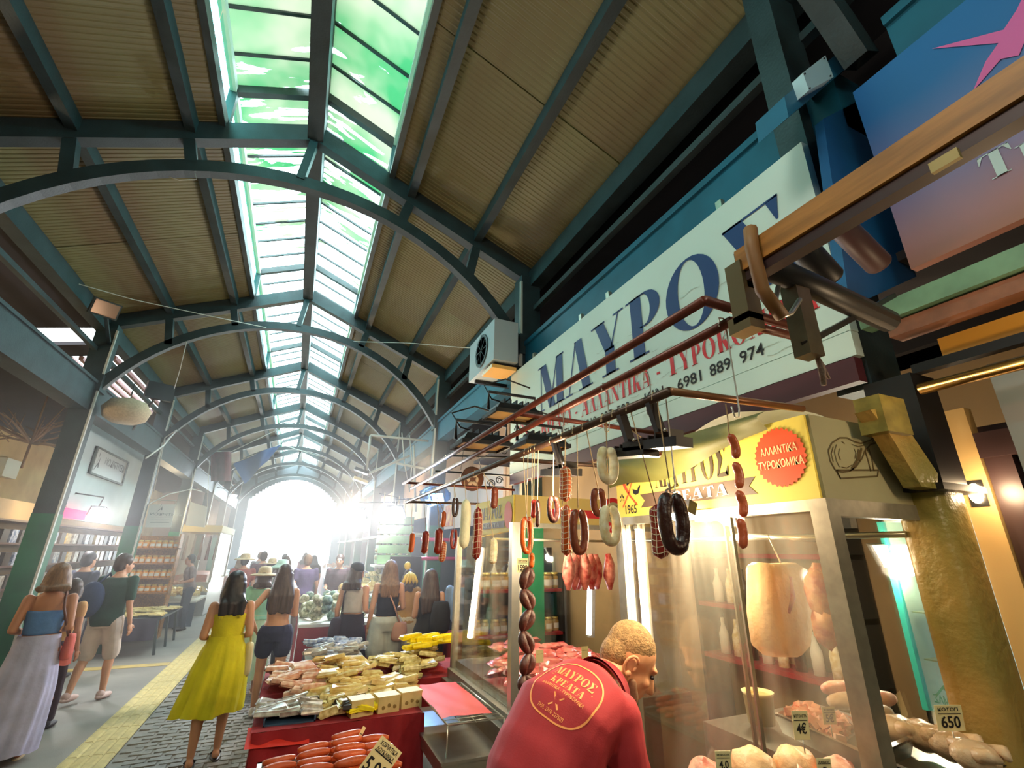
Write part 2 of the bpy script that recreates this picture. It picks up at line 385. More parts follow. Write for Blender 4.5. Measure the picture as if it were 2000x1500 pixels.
# roof sheets, one per bay half and purlin strip
cl = thing('ceiling', '', '', (0, 0, 0)); del cl['label']; del cl['category']; cl['kind'] = 'structure'
TS = [(-.04, .28), (.28, .59), (.59, .68)]
for si in (-1, 1):
    for (t0, t1) in TS:
        q = B(); L = 1.875-.01; nr = 34
        prof = []
        for i in range(nr):
            a = i/nr*L; d = L/nr
            prof += [(a, 0), (a+d*.5, 0), (a+d*.65, .006), (a+d*.85, .006)]
        prof.append((L, 0))
        vs = []; fs = []
        for t in (t0, t1):
            for (yy, dz) in prof: vs.append(roofpt(si, t, yy, dz+.0))
        m_ = len(prof)
        for i in range(m_-1): fs.append((i, i+1, m_+i+1, m_+i))
        q.add(vs, fs)
        # top skin so the sheet has thickness
        vs2 = [roofpt(si, t, yy, .05) for t in (t0, t1) for yy in (0, L)]
        q.add(vs2, [(0, 1, 3, 2)]); q.add([roofpt(si, t1, 0, 0), roofpt(si, t1, L, 0), roofpt(si, t1, L, .05), roofpt(si, t1, 0, .05)], [(0, 1, 2, 3)])
        q.add([roofpt(si, t0, 0, 0), roofpt(si, t0, L, 0), roofpt(si, t0, L, .05), roofpt(si, t0, 0, .05)], [(0, 1, 2, 3)])
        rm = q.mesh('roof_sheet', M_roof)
        y = Y0
        while y < Y1-.2:
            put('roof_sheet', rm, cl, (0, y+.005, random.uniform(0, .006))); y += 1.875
# frames
def box_arch(b, y, w=.1, h=.13):
    R, zc = 2.82, 5.43-2.82; n = 28; A = math.asin(2.47/R)
    vs = []; fs = []
    for i in range(n+1):
        a = -A+2*A*i/n
        for (dr, dy) in ((0, -w/2), (0, w/2), (h, w/2), (h, -w/2)):
            vs.append((XC+(R+dr)*math.sin(a), y+dy, zc+(R+dr)*math.cos(a)))
    for i in range(n):
        for k in range(4): fs.append((i*4+k, i*4+(k+1) % 4, i*4+4+(k+1) % 4, i*4+4+k))
    b.add(vs, fs)
def arch_z(x): return 5.43-2.82+math.sqrt(max(.01, 2.82**2-(x-XC)**2))
for y in YK[1:]:
    f = thing('roof_frame', '', '', (0, 0, 0)); del f['label']; del f['category']; f['kind'] = 'structure'
    for si in (-1, 1):
        b = B(); b.bar(roofpt(si, -.02, y, -.12), roofpt(si, 1, y, -.12), .12, .2, (0, 0, 1)); b.ob('rafter', M_steel, f)
        for t in (.28, .59):
            p = roofpt(si, t, y, -.2); xx = p.x-si*.05; b = B(); b.bar(p, (xx-si*.03, y, arch_z(xx)+.1), .1, .1); b.ob('strut', M_steel, f)
        # lantern rafter and post
        b = B(); b.bar(roofpt(si, .68, y, .5), roofpt(si, 1, y, .5), .07, .1); b.ob('lantern_rafter', M_steel2, f)
        b = B(); b.bar(roofpt(si, .68, y, -.1), roofpt(si, .68, y, .52), .08, .08); b.ob('lantern_post', M_steel2, f)
        # column
        cx = XC+si*2.6
        if si == 1 and abs(y-.74) < .1: continue
        b = B(); b.box((cx-.125, y-.11, 0), (cx+.125, y+.11, 2.25)); lab(b.ob('painted_column_foot', M_green, f), 'green painted lower part')
        b = B(); b.box((cx-.12, y-.105, 2.25), (cx+.12, y+.105, 5.0)); b.box((cx-.15, y-.13, 3.95), (cx+.15, y+.13, 4.2)); b.ob('column', M_steel, f)
        b = B(); b.box((cx-si*.13-.012, y-.12, .3), (cx-si*.13+.012, y-.085, 4.9)); b.ob('downpipe', M_cable, f)
    b = B(); box_arch(b, y); b.ob('arch', M_steel, f)
    b = B(); b.bar(roofpt(1, 1, y, -.15), (XC-.07, y, 5.52), .08, .12); b.bar(roofpt(1, 1, y, -.15), roofpt(1, 1, y, .55), .09, .09); b.ob('king_strut', M_steel, f)
# longitudinal members (one piece per run)
def run(name, x, z, w, h, m, y0=Y0+1, y1=Y1):
    b = B(); b.box((x-w/2, y0, z-h/2), (x+w/2, y1, z+h/2)); return stru(b.ob(name, m))
ridge = run('ridge_beam', XC, ZR-.12, .16, .24, M_steel)
b = B(); b.box((XC-.05, Y0+1, ZR+.42), (XC+.05, Y1, ZR+.56)); b.ob('lantern_ridge', M_steel2, ridge)
for si in (-1, 1):
    for t in (.28, .59):
        p = roofpt(si, t, 0, -.07); run('purlin_beam', p.x, p.z, .09, .14, M_steel)
    p = roofpt(si, .68, 0, -.0); run('lantern_sill_beam', p.x, p.z, .06, .12, M_steel2)
    b = B(); p = roofpt(si, .68, 0, .5); b.box((p.x-.03, Y0+1, p.z-.05), (p.x+.03, Y1, p.z+.04)); stru(b.ob('lantern_eave_beam', M_white))
    p = roofpt(si, 0, 0, -.16); run('eave_beam', p.x+si*.02, p.z, .16, .22, M_steel)
    b = B(); p = roofpt(si, -.03, 0, -.02); b.box((p.x-.012, Y0+1, p.z-.02), (p.x+.012, Y1, p.z+.01)); stru(b.ob('eave_trim', M_white))
    run('clerestory_rail_beam', XC+si*2.66, 4.58, .06, .06, M_steel2)
# longitudinal tie beams at column heads, one per bay
for i in range(len(YK)-1):
    y0, y1 = YK[i]+.12, YK[i+1]-.12
    b = B(); b.box((-3.2, y0, 3.66), (-2.96, y1, 4.05)); b.box((-3.22, y0, 4.05), (-2.94, y1, 4.09)); stru(b.ob('tie_beam', M_steel))
    b = B(); b.box((2.06, y0, 3.72), (2.26, y1, 4.05)); b.box((2.04, y0, 4.05), (2.28, y1, 4.1)); stru(b.ob('tie_beam', M_teal))
# skylight panes: each pane a piece, laid over the lantern
sky = thing('skylight', '', '', (0, 0, 0)); del sky['label']; del sky['category']; sky['kind'] = 'structure'
for si in (-1, 1):
    q = B(); L = .46875-.012
    q.add([roofpt(si, .66, 0, .55), roofpt(si, .66, L, .55), roofpt(si, 1, L, .55), roofpt(si, 1, 0, .55)], [(0, 1, 2, 3)])
    pm = q.mesh('skylight_pane', M_sky)
    q = B(); q.bar(roofpt(si, .66, 0, .545), roofpt(si, 1, 0, .545), .03, .03); jm = q.mesh('glazing_bar', M_steel2)
    q = B(); L = .9375-.015; q.add([roofpt(si, .68, 0, .06), roofpt(si, .68, L, .06), roofpt(si, .68, L, .46), roofpt(si, .68, 0, .46)], [(0, 1, 2, 3)])
    sm = q.mesh('side_pane', M_tealglass)
    y = Y0+1; i = 0
    while y < Y1-.5:
        put('skylight_pane', pm, sky, (0, y+.007, random.uniform(-.004, .004))); put('glazing_bar', jm, sky, (0, y, 0)); y += .46875; i += 1
        if i % 2 == 0: put('side_pane', sm, sky, (0, y-.9375, 0))
# far gable: arched infill with the open gateway to the street
b = B()
def gable(b, y):
    # left and right cheeks and the top band, leaving the opening
    xs = np.linspace(-2.65, 2.65, 41)
    for i in range(40):
        xa, xb = XC+xs[i], XC+xs[i+1]
        ta, tb = ZR+.3-abs(xs[i])*SLOPE, ZR+.3-abs(xs[i+1])*SLOPE
        xm = (xs[i]+xs[i+1])/2
        ztop = 5.35-.26*xm*xm if abs(xm) < 2.15 else 0
        b.poly([(xa, y, ztop), (xb, y, ztop), (xb, y, tb), (xa, y, ta)], .1, (0, 1, 0))
gable(b, Y1-.2)
stru(b.ob('wall_end', mat('grey_gable_infill', rgb(120, 132, 140), .8)))
# side aisles: outer walls, low roofs
b = B(); b.box((-6.4, Y0-1, 0), (-6.3, Y1, 4.6)); stru(b.ob('wall_left', M_cream))
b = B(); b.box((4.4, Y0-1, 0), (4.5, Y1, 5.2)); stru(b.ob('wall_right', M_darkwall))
for ya, yb, xo in ((Y0-1, 8.35, -3.15), (8.35, 9.0, -4.15), (9.0, 9.5, -3.15), (9.5, 13.2, -4.1), (13.2, Y1, -3.15)):
    zo = 5.0-(-3.15-xo)*.7/3.25
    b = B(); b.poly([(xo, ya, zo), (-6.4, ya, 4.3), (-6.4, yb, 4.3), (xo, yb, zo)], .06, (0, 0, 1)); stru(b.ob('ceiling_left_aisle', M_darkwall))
for i in range(7):
    x = -3.2-i*.14; b = B(); b.box((x-.045, 9.5, 4.93-(-3.15-x)*.215), (x+.02, 13.2, 5.0-(-3.15-x)*.215)); stru(b.ob('aisle_louvre_beam', mat('dusty_pink_slat', rgb(150, 120, 118), .7)))
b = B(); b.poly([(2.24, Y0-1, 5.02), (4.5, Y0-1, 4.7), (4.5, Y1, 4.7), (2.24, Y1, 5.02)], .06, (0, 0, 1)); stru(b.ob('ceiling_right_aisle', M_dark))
b = B(); b.box((-6.4, Y0-1.1, 0), (4.5, Y0-1, 7)); stru(b.ob('wall_back', M_cream))
for xa, xb in ((-6.4, -3.1), (2.2, 4.5)):
    b = B(); b.box((xa, Y1-.2, 0), (xb, Y1-.1, 5.2)); stru(b.ob('wall_end', mat('rosy_end_wall', rgb(206, 176, 166), .8)))
# near-black sheet standing in for the shaded aisle gap behind the signs
b = B(); b.box((2.9, Y0, 2.9), (2.95, 6.4, 5.0)); stru(b.ob('partition_right', M_dark))  # dark stand-in for the shaded aisle gap, no partition here
b = B(); b.box((2.75, 6.4, 2.6), (2.8, Y1, 3.72)); stru(b.ob('partition_right', mat('peach_wall', rgb(226, 196, 170), .8, 0, .1, 2)))
b = B(); b.box((3.2, -2, 0), (3.25, 6.4, 2.9)); stru(b.ob('partition_right', mat('brown_shop_wall', rgb(160, 134, 98), .7, 0, .25, 2)))
b = B(); b.box((2.12, -1.5, 3.0), (3.2, 6.2, 3.04)); stru(b.ob('ceiling_shop', M_darkwall))
# ------------------------------------------------------------------ big shop sign
XS = 1.92
def fx(x, dx=0): return lambda py_, z: Vector((x+dx, py_, z))
sg = thing('shop_sign', 'big pale shop sign with ΜΑΥΡΟΣ in navy letters above the butcher stall', 'sign', (XS, 2.7, 3.2))
yn, yf = .995, 4.44; zt, zb = H+.962*XS, H+.445*XS   # near edge, far edge, top, bottom
b = B(); b.box((XS, yn, zb), (XS+.05, yf, zt)); 
M_signbg = mat('sign_board_pale', rgb(206, 222, 214), .55, 0, .05, 2)
b.ob('board', M_signbg, sg)
b = B(); b.box((XS-.004, yn, zb-.11), (XS+.045, yf, zb-.005)); lab(b.ob('lower_band', M_signbg, sg), 'plain pale strip under the lettering')
U = Vector((0, -1, 0)); V = Z3
M_navy = mat('navy_print', rgb(24, 44, 104), .5); M_redp = mat('red_print', rgb(206, 38, 44), .5); M_pink = mat('faded_red_print', rgb(214, 92, 104), .5)
def sgp(px, py): p = PX(px, py, XS-.004); return p
# headline from M (1060,780 baseline ...) to sigma
p0 = sgp(1062, 800); p1 = sgp(1556, 520)
b = B(); O = Vector((XS-.004, 3.78, H+.638*XS)); serif_text(b, 'ΜΑΥΡΟΣ', O, U, V, .234*XS, width=2.70); b.ob('headline_lettering', M_navy, sg)
def words(par, txt, O, width, h, m, name, serif=True):
    tot = sum((SERIF[c][0] if serif else .6)+.06 for c in txt); k = width/tot; x = 0
    for wd in txt.split(' '):
        w_ = sum((SERIF[c][0] if serif else .6)+.06 for c in wd)
        b = B()
        if serif: serif_text(b, wd, O+U*(x*k), U, V, h, width=w_*k, caps=(0,))
        else: sans_text(b, wd, O+U*(x*k), U, V, h, width=w_*k*.94, bold=.012)
        b.ob(name, m, par); x += w_+((SERIF[' '][0] if serif else .6)+.06)
words(sg, 'ΚΡΕΑΤΑ - ΑΛΛΑΝΤΙΚΑ - ΤΥΡΟΚΟΜΙΚΑ', Vector((XS-.004, 3.72, H+.522*XS)), 2.64, .078*XS, M_redp, 'trade_word')
words(sg, 'ΤΗΛ.: 2310 227 503   ΚΙΝ.: 6981 889 974', Vector((XS-.004, 3.30, H+.468*XS)), 1.93, .034*XS, M_ink, 'phone_word', False)
def knife_logo(par, O, U, V, s, mk, mb, md):
    """crossed knives, flag, sausage and cow marks"""
    P = lambda x, y: O+U*(x*s)+V*(y*s)
    b = B(); b.poly([P(.1, .98), P(.2, 1.0), (P(.32, .78)), P(.5, .5), P(.62, .34), P(.98, .02), P(1.0, -.06), P(.9, -.04), P(.5, .34), P(.34, .5), P(.16, .74), P(.08, .9)]); b.ob('knife_mark', mk, par)
    b = B(); b.poly([P(.0, -.1), P(.06, -.06), P(.3, .22), P(.42, .38), P(.38, .42), P(.24, .24), P(.0, -.02)]); b.ob('handle_mark', mk, par)
    b = B(); b.poly([P(.86, 1.2), P(.9, 1.2), P(.5, .48), P(.44, .42), P(.42, .46)]); b.ob('blade_mark', mb, par)
    b = B(); b.poly([P(.36, 1.0), P(.62, 1.14), P(.62, .9), P(.36, .78)]); b.ob('flag_mark', md, par)
    b = B(); b.poly([P(.74, .62), P(.76, .44), P(.9, .36), P(1.1, .4), P(1.22, .62), P(1.26, .72), P(1.12, .66), P(1.04, .54), P(.9, .56)]); b.ob('sausage_mark', md, par)
    b = B()
    for (x, y, r) in ((.0, .42, .05), (.08, .34, .04), (-.1, .36, .035), (-.04, .24, .03), (.1, .22, .03), (-.13, .2, .025)):
        b.poly([P(x+r*math.cos(a), y+r*1.4*math.sin(a)) for a in np.linspace(0, 5.5, 6)])
    stuff(b.ob('cow_mark', md, par))
knife_logo(sg, Vector((XS-.004, 4.3, H+.57*XS)), U, V, .3, M_pink, mat('grey_print', rgb(96, 100, 104), .5), M_ink)
# engraved grey map lines behind the lettering
b = B()
for i in range(46):
    y = random.uniform(1.3, 4.1); z = random.uniform(zb+.02, zb+.62)
    pts = [Vector((XS-.003, y-j*.03, z+.02*noise.noise(Vector((i*3.1, j*.5, 0))))) for j in range(random.randint(3, 9))]
    for a, c in zip(pts[:-1], pts[1:]): b.poly([a, c, c+Vector((0, 0, .003)), a+Vector((0, 0, .003))])
stuff(b.ob('engraved_linework', mat('grey_etching', rgb(172, 182, 170), .6), sg))
b = B()
for y in (1.5, 2.6, 3.0, 3.9): b.box((XS+.01, y-.02, zt-.02), (XS+.04, y+.02, zt+.06))
b.ob('fixing_tab', M_alu, sg)
# maroon canopy fascia under the sign, sloping out over the stall
M_maroon = mat('maroon_fascia', rgb(78, 30, 38), .5, 0, .15, 3)
b = B(); b.poly([(XS-.02, 1.0, zb-.12), (XS-.02, 4.4, zb-.12), (XS-.02, 4.4, H+.33*XS), (XS-.02, 1.0, H+.33*XS)], .05, (1, 0, 0))
tag(b.ob('canopy_fascia', M_maroon), 'dark maroon fascia board running below the big pale sign', 'fascia')
# ------------------------------------------------------------------ glass kiosk nearest the camera
XK = 1.45; YA, YB = .945, 1.97; ZC = H-.98
zp0, zp1 = H+.16, H+.425
ck = thing('glass_kiosk', 'glass butcher kiosk with yellow header carrying 1965 and an orange seal', 'display case', (XK, 1.45, 0))
M_yel = mat('yellow_header_board', rgb(246, 216, 92), .55, 0, .06, 4)
M_beige = mat('beige_header_board', rgb(166, 158, 122), .6, 0, .1, 4)
b = B(); b.box((XK-.01, YA, zp0), (XK+.02, YB, zp1)); lab(b.ob('front_header', M_yel, ck), 'yellow front header')
b = B(); b.box((XK, YA-.01, zp0), (2.15, YA+.02, zp1)); lab(b.ob('side_header', M_beige, ck), 'plain beige side header with a ham drawing')
for (nm, a, c) in (('corner_post', (XK-.02, YA-.02, 0), (XK+.035, YA+.035, zp0)), ('far_post', (XK-.02, YB-.035, 0), (XK+.03, YB+.02, zp0))):
    b = B(); b.box(a, c); b.ob(nm, M_alu, ck)
for (nm, a, c) in (('top_rail', (XK-.016, YA, zp0-.035), (XK+.025, YB, zp0)), ('side_top_rail', (XK, YA-.016, zp0-.05), (2.15, YA+.025, zp0)), ('bottom_rail', (XK-.02, YA, ZC-.05), (XK+.03, YB, ZC)), ('side_bottom_rail', (XK, YA-.02, ZC-.05), (2.15, YA+.03, ZC))):
    b = B(); b.box(a, c); b.ob(nm, M_alu, ck)
M_glass = glass_mat('case_glass', (.97, .96, .92, 1), .05, .34, 1.8, (1, 2.5, .3), .35)
yg = (YA+.035, 1.30, 1.34, YB-.035)
for a, c, xx in ((yg[0], 1.345, XK+.012), (1.30, yg[3], XK-.002)):
    b = B(); b.box((xx, a, ZC), (xx+.006, c, zp0-.03)); b.ob('sliding_pane', M_glass, ck)
    b = B(); b.box((xx-.004, (1.34 if c < 1.5 else 1.298), ZC), (xx+.01, (1.347 if c < 1.5 else 1.305), zp0-.03)); b.ob('pane_edge', M_alu, ck)
b = B(); b.box((XK+.03, YA+.003, ZC), (2.14, YA+.009, zp0-.05)); b.ob('side_pane', M_glass, ck)
b = B(); b.box((XK-.03, YA-.03, .0), (XK+.75, YB+.02, ZC-.05)); b.ob('counter_base', M_inox, ck)
b = B(); b.box((XK+.02, YA+.02, ZC-.03), (XK+.7, YB-.02, ZC+.0)); b.ob('deck', M_inox, ck)
# raised steps that lift the trays to eye level
b = B(); b.box((XK+.06, YA+.02, ZC), (XK+.68, 1.62, H-.60)); b.ob('stepped_plinth', M_inox, ck)
# header print
b = B(); serif_text(b, 'ΜΑΥΡΟΣ', Vector((XK-.013, 1.68, H+.272)), U, V, .125, width=.42, xs=.8); b.ob('header_lettering', mat('dark_olive_print', rgb(74, 60, 40), .5), ck)
rb = B(); rb.poly([(XK-.012, 1.79, H+.195), (XK-.012, 1.76, H+.225), (XK-.012, 1.79, H+.255), (XK-.012, 1.16, H+.255), (XK-.012, 1.19, H+.225), (XK-.012, 1.16, H+.195)]); rb.ob('header_ribbon', mat('taupe_print', rgb(96, 74, 58), .5), ck)
b = B(); serif_text(b, 'ΚΡΕΑΤΑ', Vector((XK-.014, 1.64, H+.204)), U, V, .042, width=.36, xs=1.0); b.ob('ribbon_lettering', M_white, ck)
M_org = mat('orange_print', rgb(236, 84, 32), .5)
knife_logo(ck, Vector((XK-.013, 1.925, H+.215)), U, V, .115, M_org, M_org, M_ink)
b = B(); sans_text(b, '1965', Vector((XK-.013, 1.905, H+.175)), U, V, .04, width=.085, bold=.01); b.ob('year_lettering', M_ink, ck)
so = Vector((XK-.014, 1.052, H+.305)); b = B()
pts = []
for i in range(64):
    a = 2*math.pi*i/64; r = .098 if i % 2 else .09
    pts.append(so+U*(r*.98*math.cos(a))+V*(r*1.02*math.sin(a)))
b.poly(pts); b.ob('seal', M_org, ck)
b = B(); sans_text(b, 'ΑΛΛΑΝΤΙΚΑ', so+Vector((-.002, 0, .012)), U, V, .026, width=.135, bold=.012, align='C'); sans_text(b, 'ΤΥΡΟΚΟΜΙΚΑ', so+Vector((-.002, 0, -.034)), U, V, .026, width=.165, bold=.012, align='C'); b.ob('seal_lettering', mat('pale_yellow_print', rgb(250, 236, 170), .5), ck)
# ham line drawing on the side header
b = B(); hs = lambda px, py: PY(px, py, YA-.012)
def stroke(pts, w=.0025):
    q = [hs(*p) for p in pts]
    for a, c in zip(q[:-1], q[1:]):
        d = (c-a); n_ = Vector((d.z, 0, -d.x)); n_ = n_.normalized()*w if n_.length else n_
        b.poly([a-n_, c-n_, c+n_, a+n_])
stroke([(1655, 855), (1640, 855), (1625, 865), (1618, 880), (1622, 900), (1632, 918), (1645, 922)])
stroke([(1655, 855), (1668, 862), (1682, 866), (1700, 860), (1708, 853), (1716, 855), (1717, 862), (1708, 866), (1700, 868), (1690, 880), (1684, 895), (1672, 912), (1660, 920), (1645, 922)])
for q_ in ([(1628, 872), (1624, 886), (1628, 902)], [(1634, 868), (1630, 882), (1634, 900), (1640, 912)], [(1644, 862), (1650, 866)], [(1664, 868), (1676, 872), (1688, 870)], [(1644, 912), (1654, 914), (1664, 908)], [(1668, 876), (1672, 884), (1670, 896)], [(1640, 876), (1638, 888), (1642, 898)], [(1708, 857), (1704, 862), (1708, 866)]): stroke(q_, .0015)
stroke([(1690, 880), (1696, 900), (1701, 921)]); stroke([(1697, 876), (1704, 900), (1707, 920)])
stroke([(1634, 918), (1642, 934), (1714, 930), (1716, 918), (1634, 918)]); stroke([(1634, 918), (1636, 924), (1642, 934)])
stroke([(1678, 878), (1674, 900), (1664, 916)], .005); stroke([(1683, 875), (1678, 900)], .004)
b.ob('ham_drawing', mat('sepia_print', rgb(92, 76, 46), .6), ck)
# fluorescent tube standing in the far corner
M_tube = emis('warm_tube_light', (1.0, .90, .70, 1), 14)
tl = thing('tube_light', 'lit upright fluorescent tube in the left corner of the near kiosk', 'light', (XK+.03, 1.9, ZC+.2))
b = B(); b.tube([(XK+.035, 1.885, H-.50), (XK+.035, 1.885, H+.115)], .014, 10); b.ob('tube', M_tube, tl)
b = B(); b.box((XK+.045, 1.865, H-.56), (XK+.06, 1.905, H+.13)); b.ob('batten', M_alu, tl)
b = B(); b.cb((XK+.035, 1.885, H-.52), (.03, .03, .045)); b.cb((XK+.035, 1.885, H+.12), (.03, .03, .03)); b.ob('end_cap', M_white, tl)
tl2 = thing('tube_light', 'lit upright strip tube in the left front corner of the far display case', 'light', (1.47, 4.0, 1.3))
b = B(); b.tube([PX(917, 1245, 1.47), PX(938, 1070, 1.47)], .02, 10); b.ob('tube', M_tube, tl2)
b = B(); p, q_ = PX(917, 1245, 1.47), PX(938, 1070, 1.47); b.bar(p+Vector((.03, 0, 0)), q_+Vector((.03, 0, 0)), .02, .05); b.ob('batten', M_alu, tl2)
# green tarp rolled over the header
tp = B()
def tarp(u, v):
    y = YA+.13+u*(2.02-YA-.13); 
    lo = H+.425-.02-.10*math.sin(min(1, u*1.3)*math.pi/2)+.012*math.sin(u*9)
    hi = H+.47; z = hi+(lo-hi)*v
    x = XK-.015-.02*math.sin(v*math.pi)-.028*(.5+.5*math.sin(u*14+v*5))*math.sin(v*3.1)
    return (x, y, z)
tp.grid(tarp, 34, 10)
tp.grid(lambda u, v: (XK-.015+.55*v, YA+.13+u*(2.02-YA-.13), H+.47+.03*math.sin(u*9+v*4)), 20, 6)
tpo = tp.ob('tarpaulin', mat('olive_green_tarpaulin', rgb(106, 104, 50), .6, 0, .25, 4, bump=.15, bscale=12)); tag(tpo, 'olive green tarpaulin sagging over the yellow header of the near kiosk', 'tarpaulin')
# ------------------------------------------------------------------ far display case
YC, YD = 3.26, 4.6
c2 = thing('display_case', 'farther glass meat case with small yellow header behind the red wire tray', 'display case', (XK, 3.9, 0))
b = B(); b.poly([(XK-.01, YC, H+.145), (XK-.01, YC, H+.40), (XK-.01, 4.1, H+.40), (XK-.01, 4.1, H+.11), (XK-.01, YC, H+.145)][:4], .03, (1, 0, 0)); lab(b.ob('front_header', M_yel, c2), 'yellow front header')
b = B(); b.box((XK, YC-.01, H+.2), (2.9, YC+.02, H+.40)); lab(b.ob('side_header', mat('tan_header_board', rgb(206, 176, 100), .55, 0, .1, 3), c2), 'tan side header')
for (p, q_) in (((1002, 1040), (985, 1380)),):
    b = B(); b.box((XK-.03, YC-.03, 0), (XK+.03, YC+.03, H+.2)); b.ob('corner_post', M_inox, c2)
b = B(); b.box((XK-.02, YD-.03, 0), (XK+.03, YD+.03, H+.12)); b.ob('far_post', M_alu, c2)
b = B(); b.box((XK-.05, YC-.06, H-1.06), (XK+.05, YD, H-.99)); b.ob('bottom_rail', M_alu, c2)
b = B(); b.box((XK, YC-.06, H-1.06), (2.9, YC+.03, H-.99)); b.ob('side_bottom_rail', M_alu, c2)
b = B(); b.box((XK-.1, YC-.05, 0), (2.6, YD, H-1.06)); b.ob('base_cabinet', M_inox, c2)
b = B(); b.box((XK+.02, YC+.03, H-.99), (2.55, YD, H-.93)); b.ob('deck', M_inox, c2)
b = B(); b.box((XK, YC+.03, H-.99), (XK+.006, 3.85, H+.14)); b.ob('front_pane', M_glass, c2)
b = B(); b.box((XK-.012, 3.82, H-.99), (XK-.004, YD, H+.13)); b.ob('front_pane', M_glass, c2)
b = B(); b.box((XK+.03, YC, H-.99), (2.88, YC+.006, H+.2)); b.ob('side_pane', M_glass, c2)
b = B(); b.box((XK+.02, YC-.012, H+.165), (2.9, YC+.012, H+.2)); b.ob('side_top_rail', M_alu, c2)
b = B(); serif_text(b, 'ΜΑΥΡΟΣ', Vector((XK-.014, 3.95, H+.245)), U, V, .1, width=.48, xs=.8); b.ob('header_lettering', MATS['dark_olive_print'], c2)
rb = B(); rb.poly([(XK-.013, 4.0, H+.17), (XK-.013, 3.96, H+.195), (XK-.013, 4.0, H+.22), (XK-.013, 3.42, H+.22), (XK-.013, 3.42, H+.17)]); rb.ob('header_ribbon', MATS['taupe_print'], c2)
b = B(); serif_text(b, 'ΚΡΕΑΤΑ', Vector((XK-.015, 3.9, H+.178)), U, V, .032, width=.38); b.ob('ribbon_lettering', M_white, c2)
b = B(); so2 = Vector((XK-.014, 3.35, H+.26)); b.poly([so2+U*(.075*math.cos(a))+V*(.1*math.sin(a)) for a in np.linspace(0, 6.1, 24)]); b.ob('seal', M_org, c2)
# round red badge on the side header
so3 = Vector((2.33, YC-.014, H+.28))
b = B(); b.poly([so3+X3*(.15*math.cos(a))+Z3*(.14*math.sin(a)) for a in np.linspace(0, 6.1, 30)]); b.ob('round_badge', M_redp, c2)
b = B(); b.poly([so3+Vector((0, -.002, .02))+X3*(.09*math.cos(a))+Z3*(.085*math.sin(a)) for a in np.linspace(0, 6.1, 30)]); b.ob('badge_centre', M_beige, c2)
knife_logo(c2, so3+Vector((-.04, -.004, -.02)), X3, Z3, .09, M_ink, M_ink, M_ink)
b = B(); sans_text(b, 'ΑΛΛΑΝΤΙΚΑ', so3+Vector((0, -.005, -.115)), X3, Z3, .035, width=.24, bold=.02, align='C'); sans_text(b, 'ΕΚ', Vector((1.86, YC-.014, H+.265)), X3, Z3, .03, width=.06, bold=.02); b.ob('badge_lettering', M_white, c2)
b = B(); b.box((1.74, YC-.013, H+.25), (2.2, YC-.011, H+.31)); b.ob('red_ribbon', M_redp, c2)
# card payment sticker on the case base
b = B(); b.box((XK-.09, YC-.064, H-1.30), (XK+.15, YC-.05, H-1.13)); st = b.ob('card_sticker', M_white, c2)
b = B(); b.box((XK-.09, YC-.067, H-1.16), (XK+.15, YC-.063, H-1.13)); lab(b.ob('sticker_top_band', M_green, st), 'green band')
b = B(); b.box((XK-.09, YC-.067, H-1.30), (XK+.15, YC-.063, H-1.245)); lab(b.ob('sticker_lower_band', mat('bright_yellow_print', rgb(248, 214, 40), .5), st), 'yellow band')
b = B(); sans_text(b, 'VISA', Vector((XK-.06, YC-.068, H-1.228)), X3, Z3, .05, width=.17, bold=.03); b.ob('sticker_lettering', M_navy, st)
# ------------------------------------------------------------------ wire tray with red paper
wt = thing('wire_tray', 'steel wire tray on posts in front of the far display case', 'tray', (1.18, 3.7, .85))
zr = H-1.0; b = B()
x0, x1, y0, y1 = 1.0, 1.37, 3.22, 4.12
b.tube([(x0, y0, zr), (x1, y0, zr), (x1, y1, zr), (x0, y1, zr)], .006, 6, closed=True)
for i in range(14): yy = y0+.03+i*(y1-y0-.06)/13; b.tube([(x0, yy, zr), (x1, yy, zr)], .0025, 5)
for i in range(1, 4): xx = x0+(x1-x0)*i/4; b.tube([(xx, y0, zr-.004), (xx, y1, zr-.004)], .0035, 5)
b.ob('wire_grid', M_wire, wt)
for (xx, yy) in ((x0, y0), (x1, y0), (x0, y1), (x1, y1)):
    b = B(); b.tube([(xx, yy, zr), (xx, yy, zr-.17)], .005, 6); b.ob('leg', M_wire, wt)
b = B(); b.box((x0-.04, y0-.05, zr-.25), (XK-.06, y1+.1, zr-.17)); b.box((x0-.05, y0-.06, zr-.18), (XK-.06, y1+.1, zr-.165)); b.ob('steel_shelf', M_inox, wt)
rp = B(); rp.grid(lambda u, v: (x0-.01+u*(x1-x0-.03), y0+.1+v*(y1-y0-.08), zr+.008+.014*max(0, math.sin(u*5+v*3))*math.exp(-((v-.15)*5)**2)+.003*math.sin(u*11+v*7)), 14, 18)
rpo = rp.ob('red_paper', M_redpaper); tag(rpo, 'sheet of bright red paper lying on the steel wire tray', 'paper')
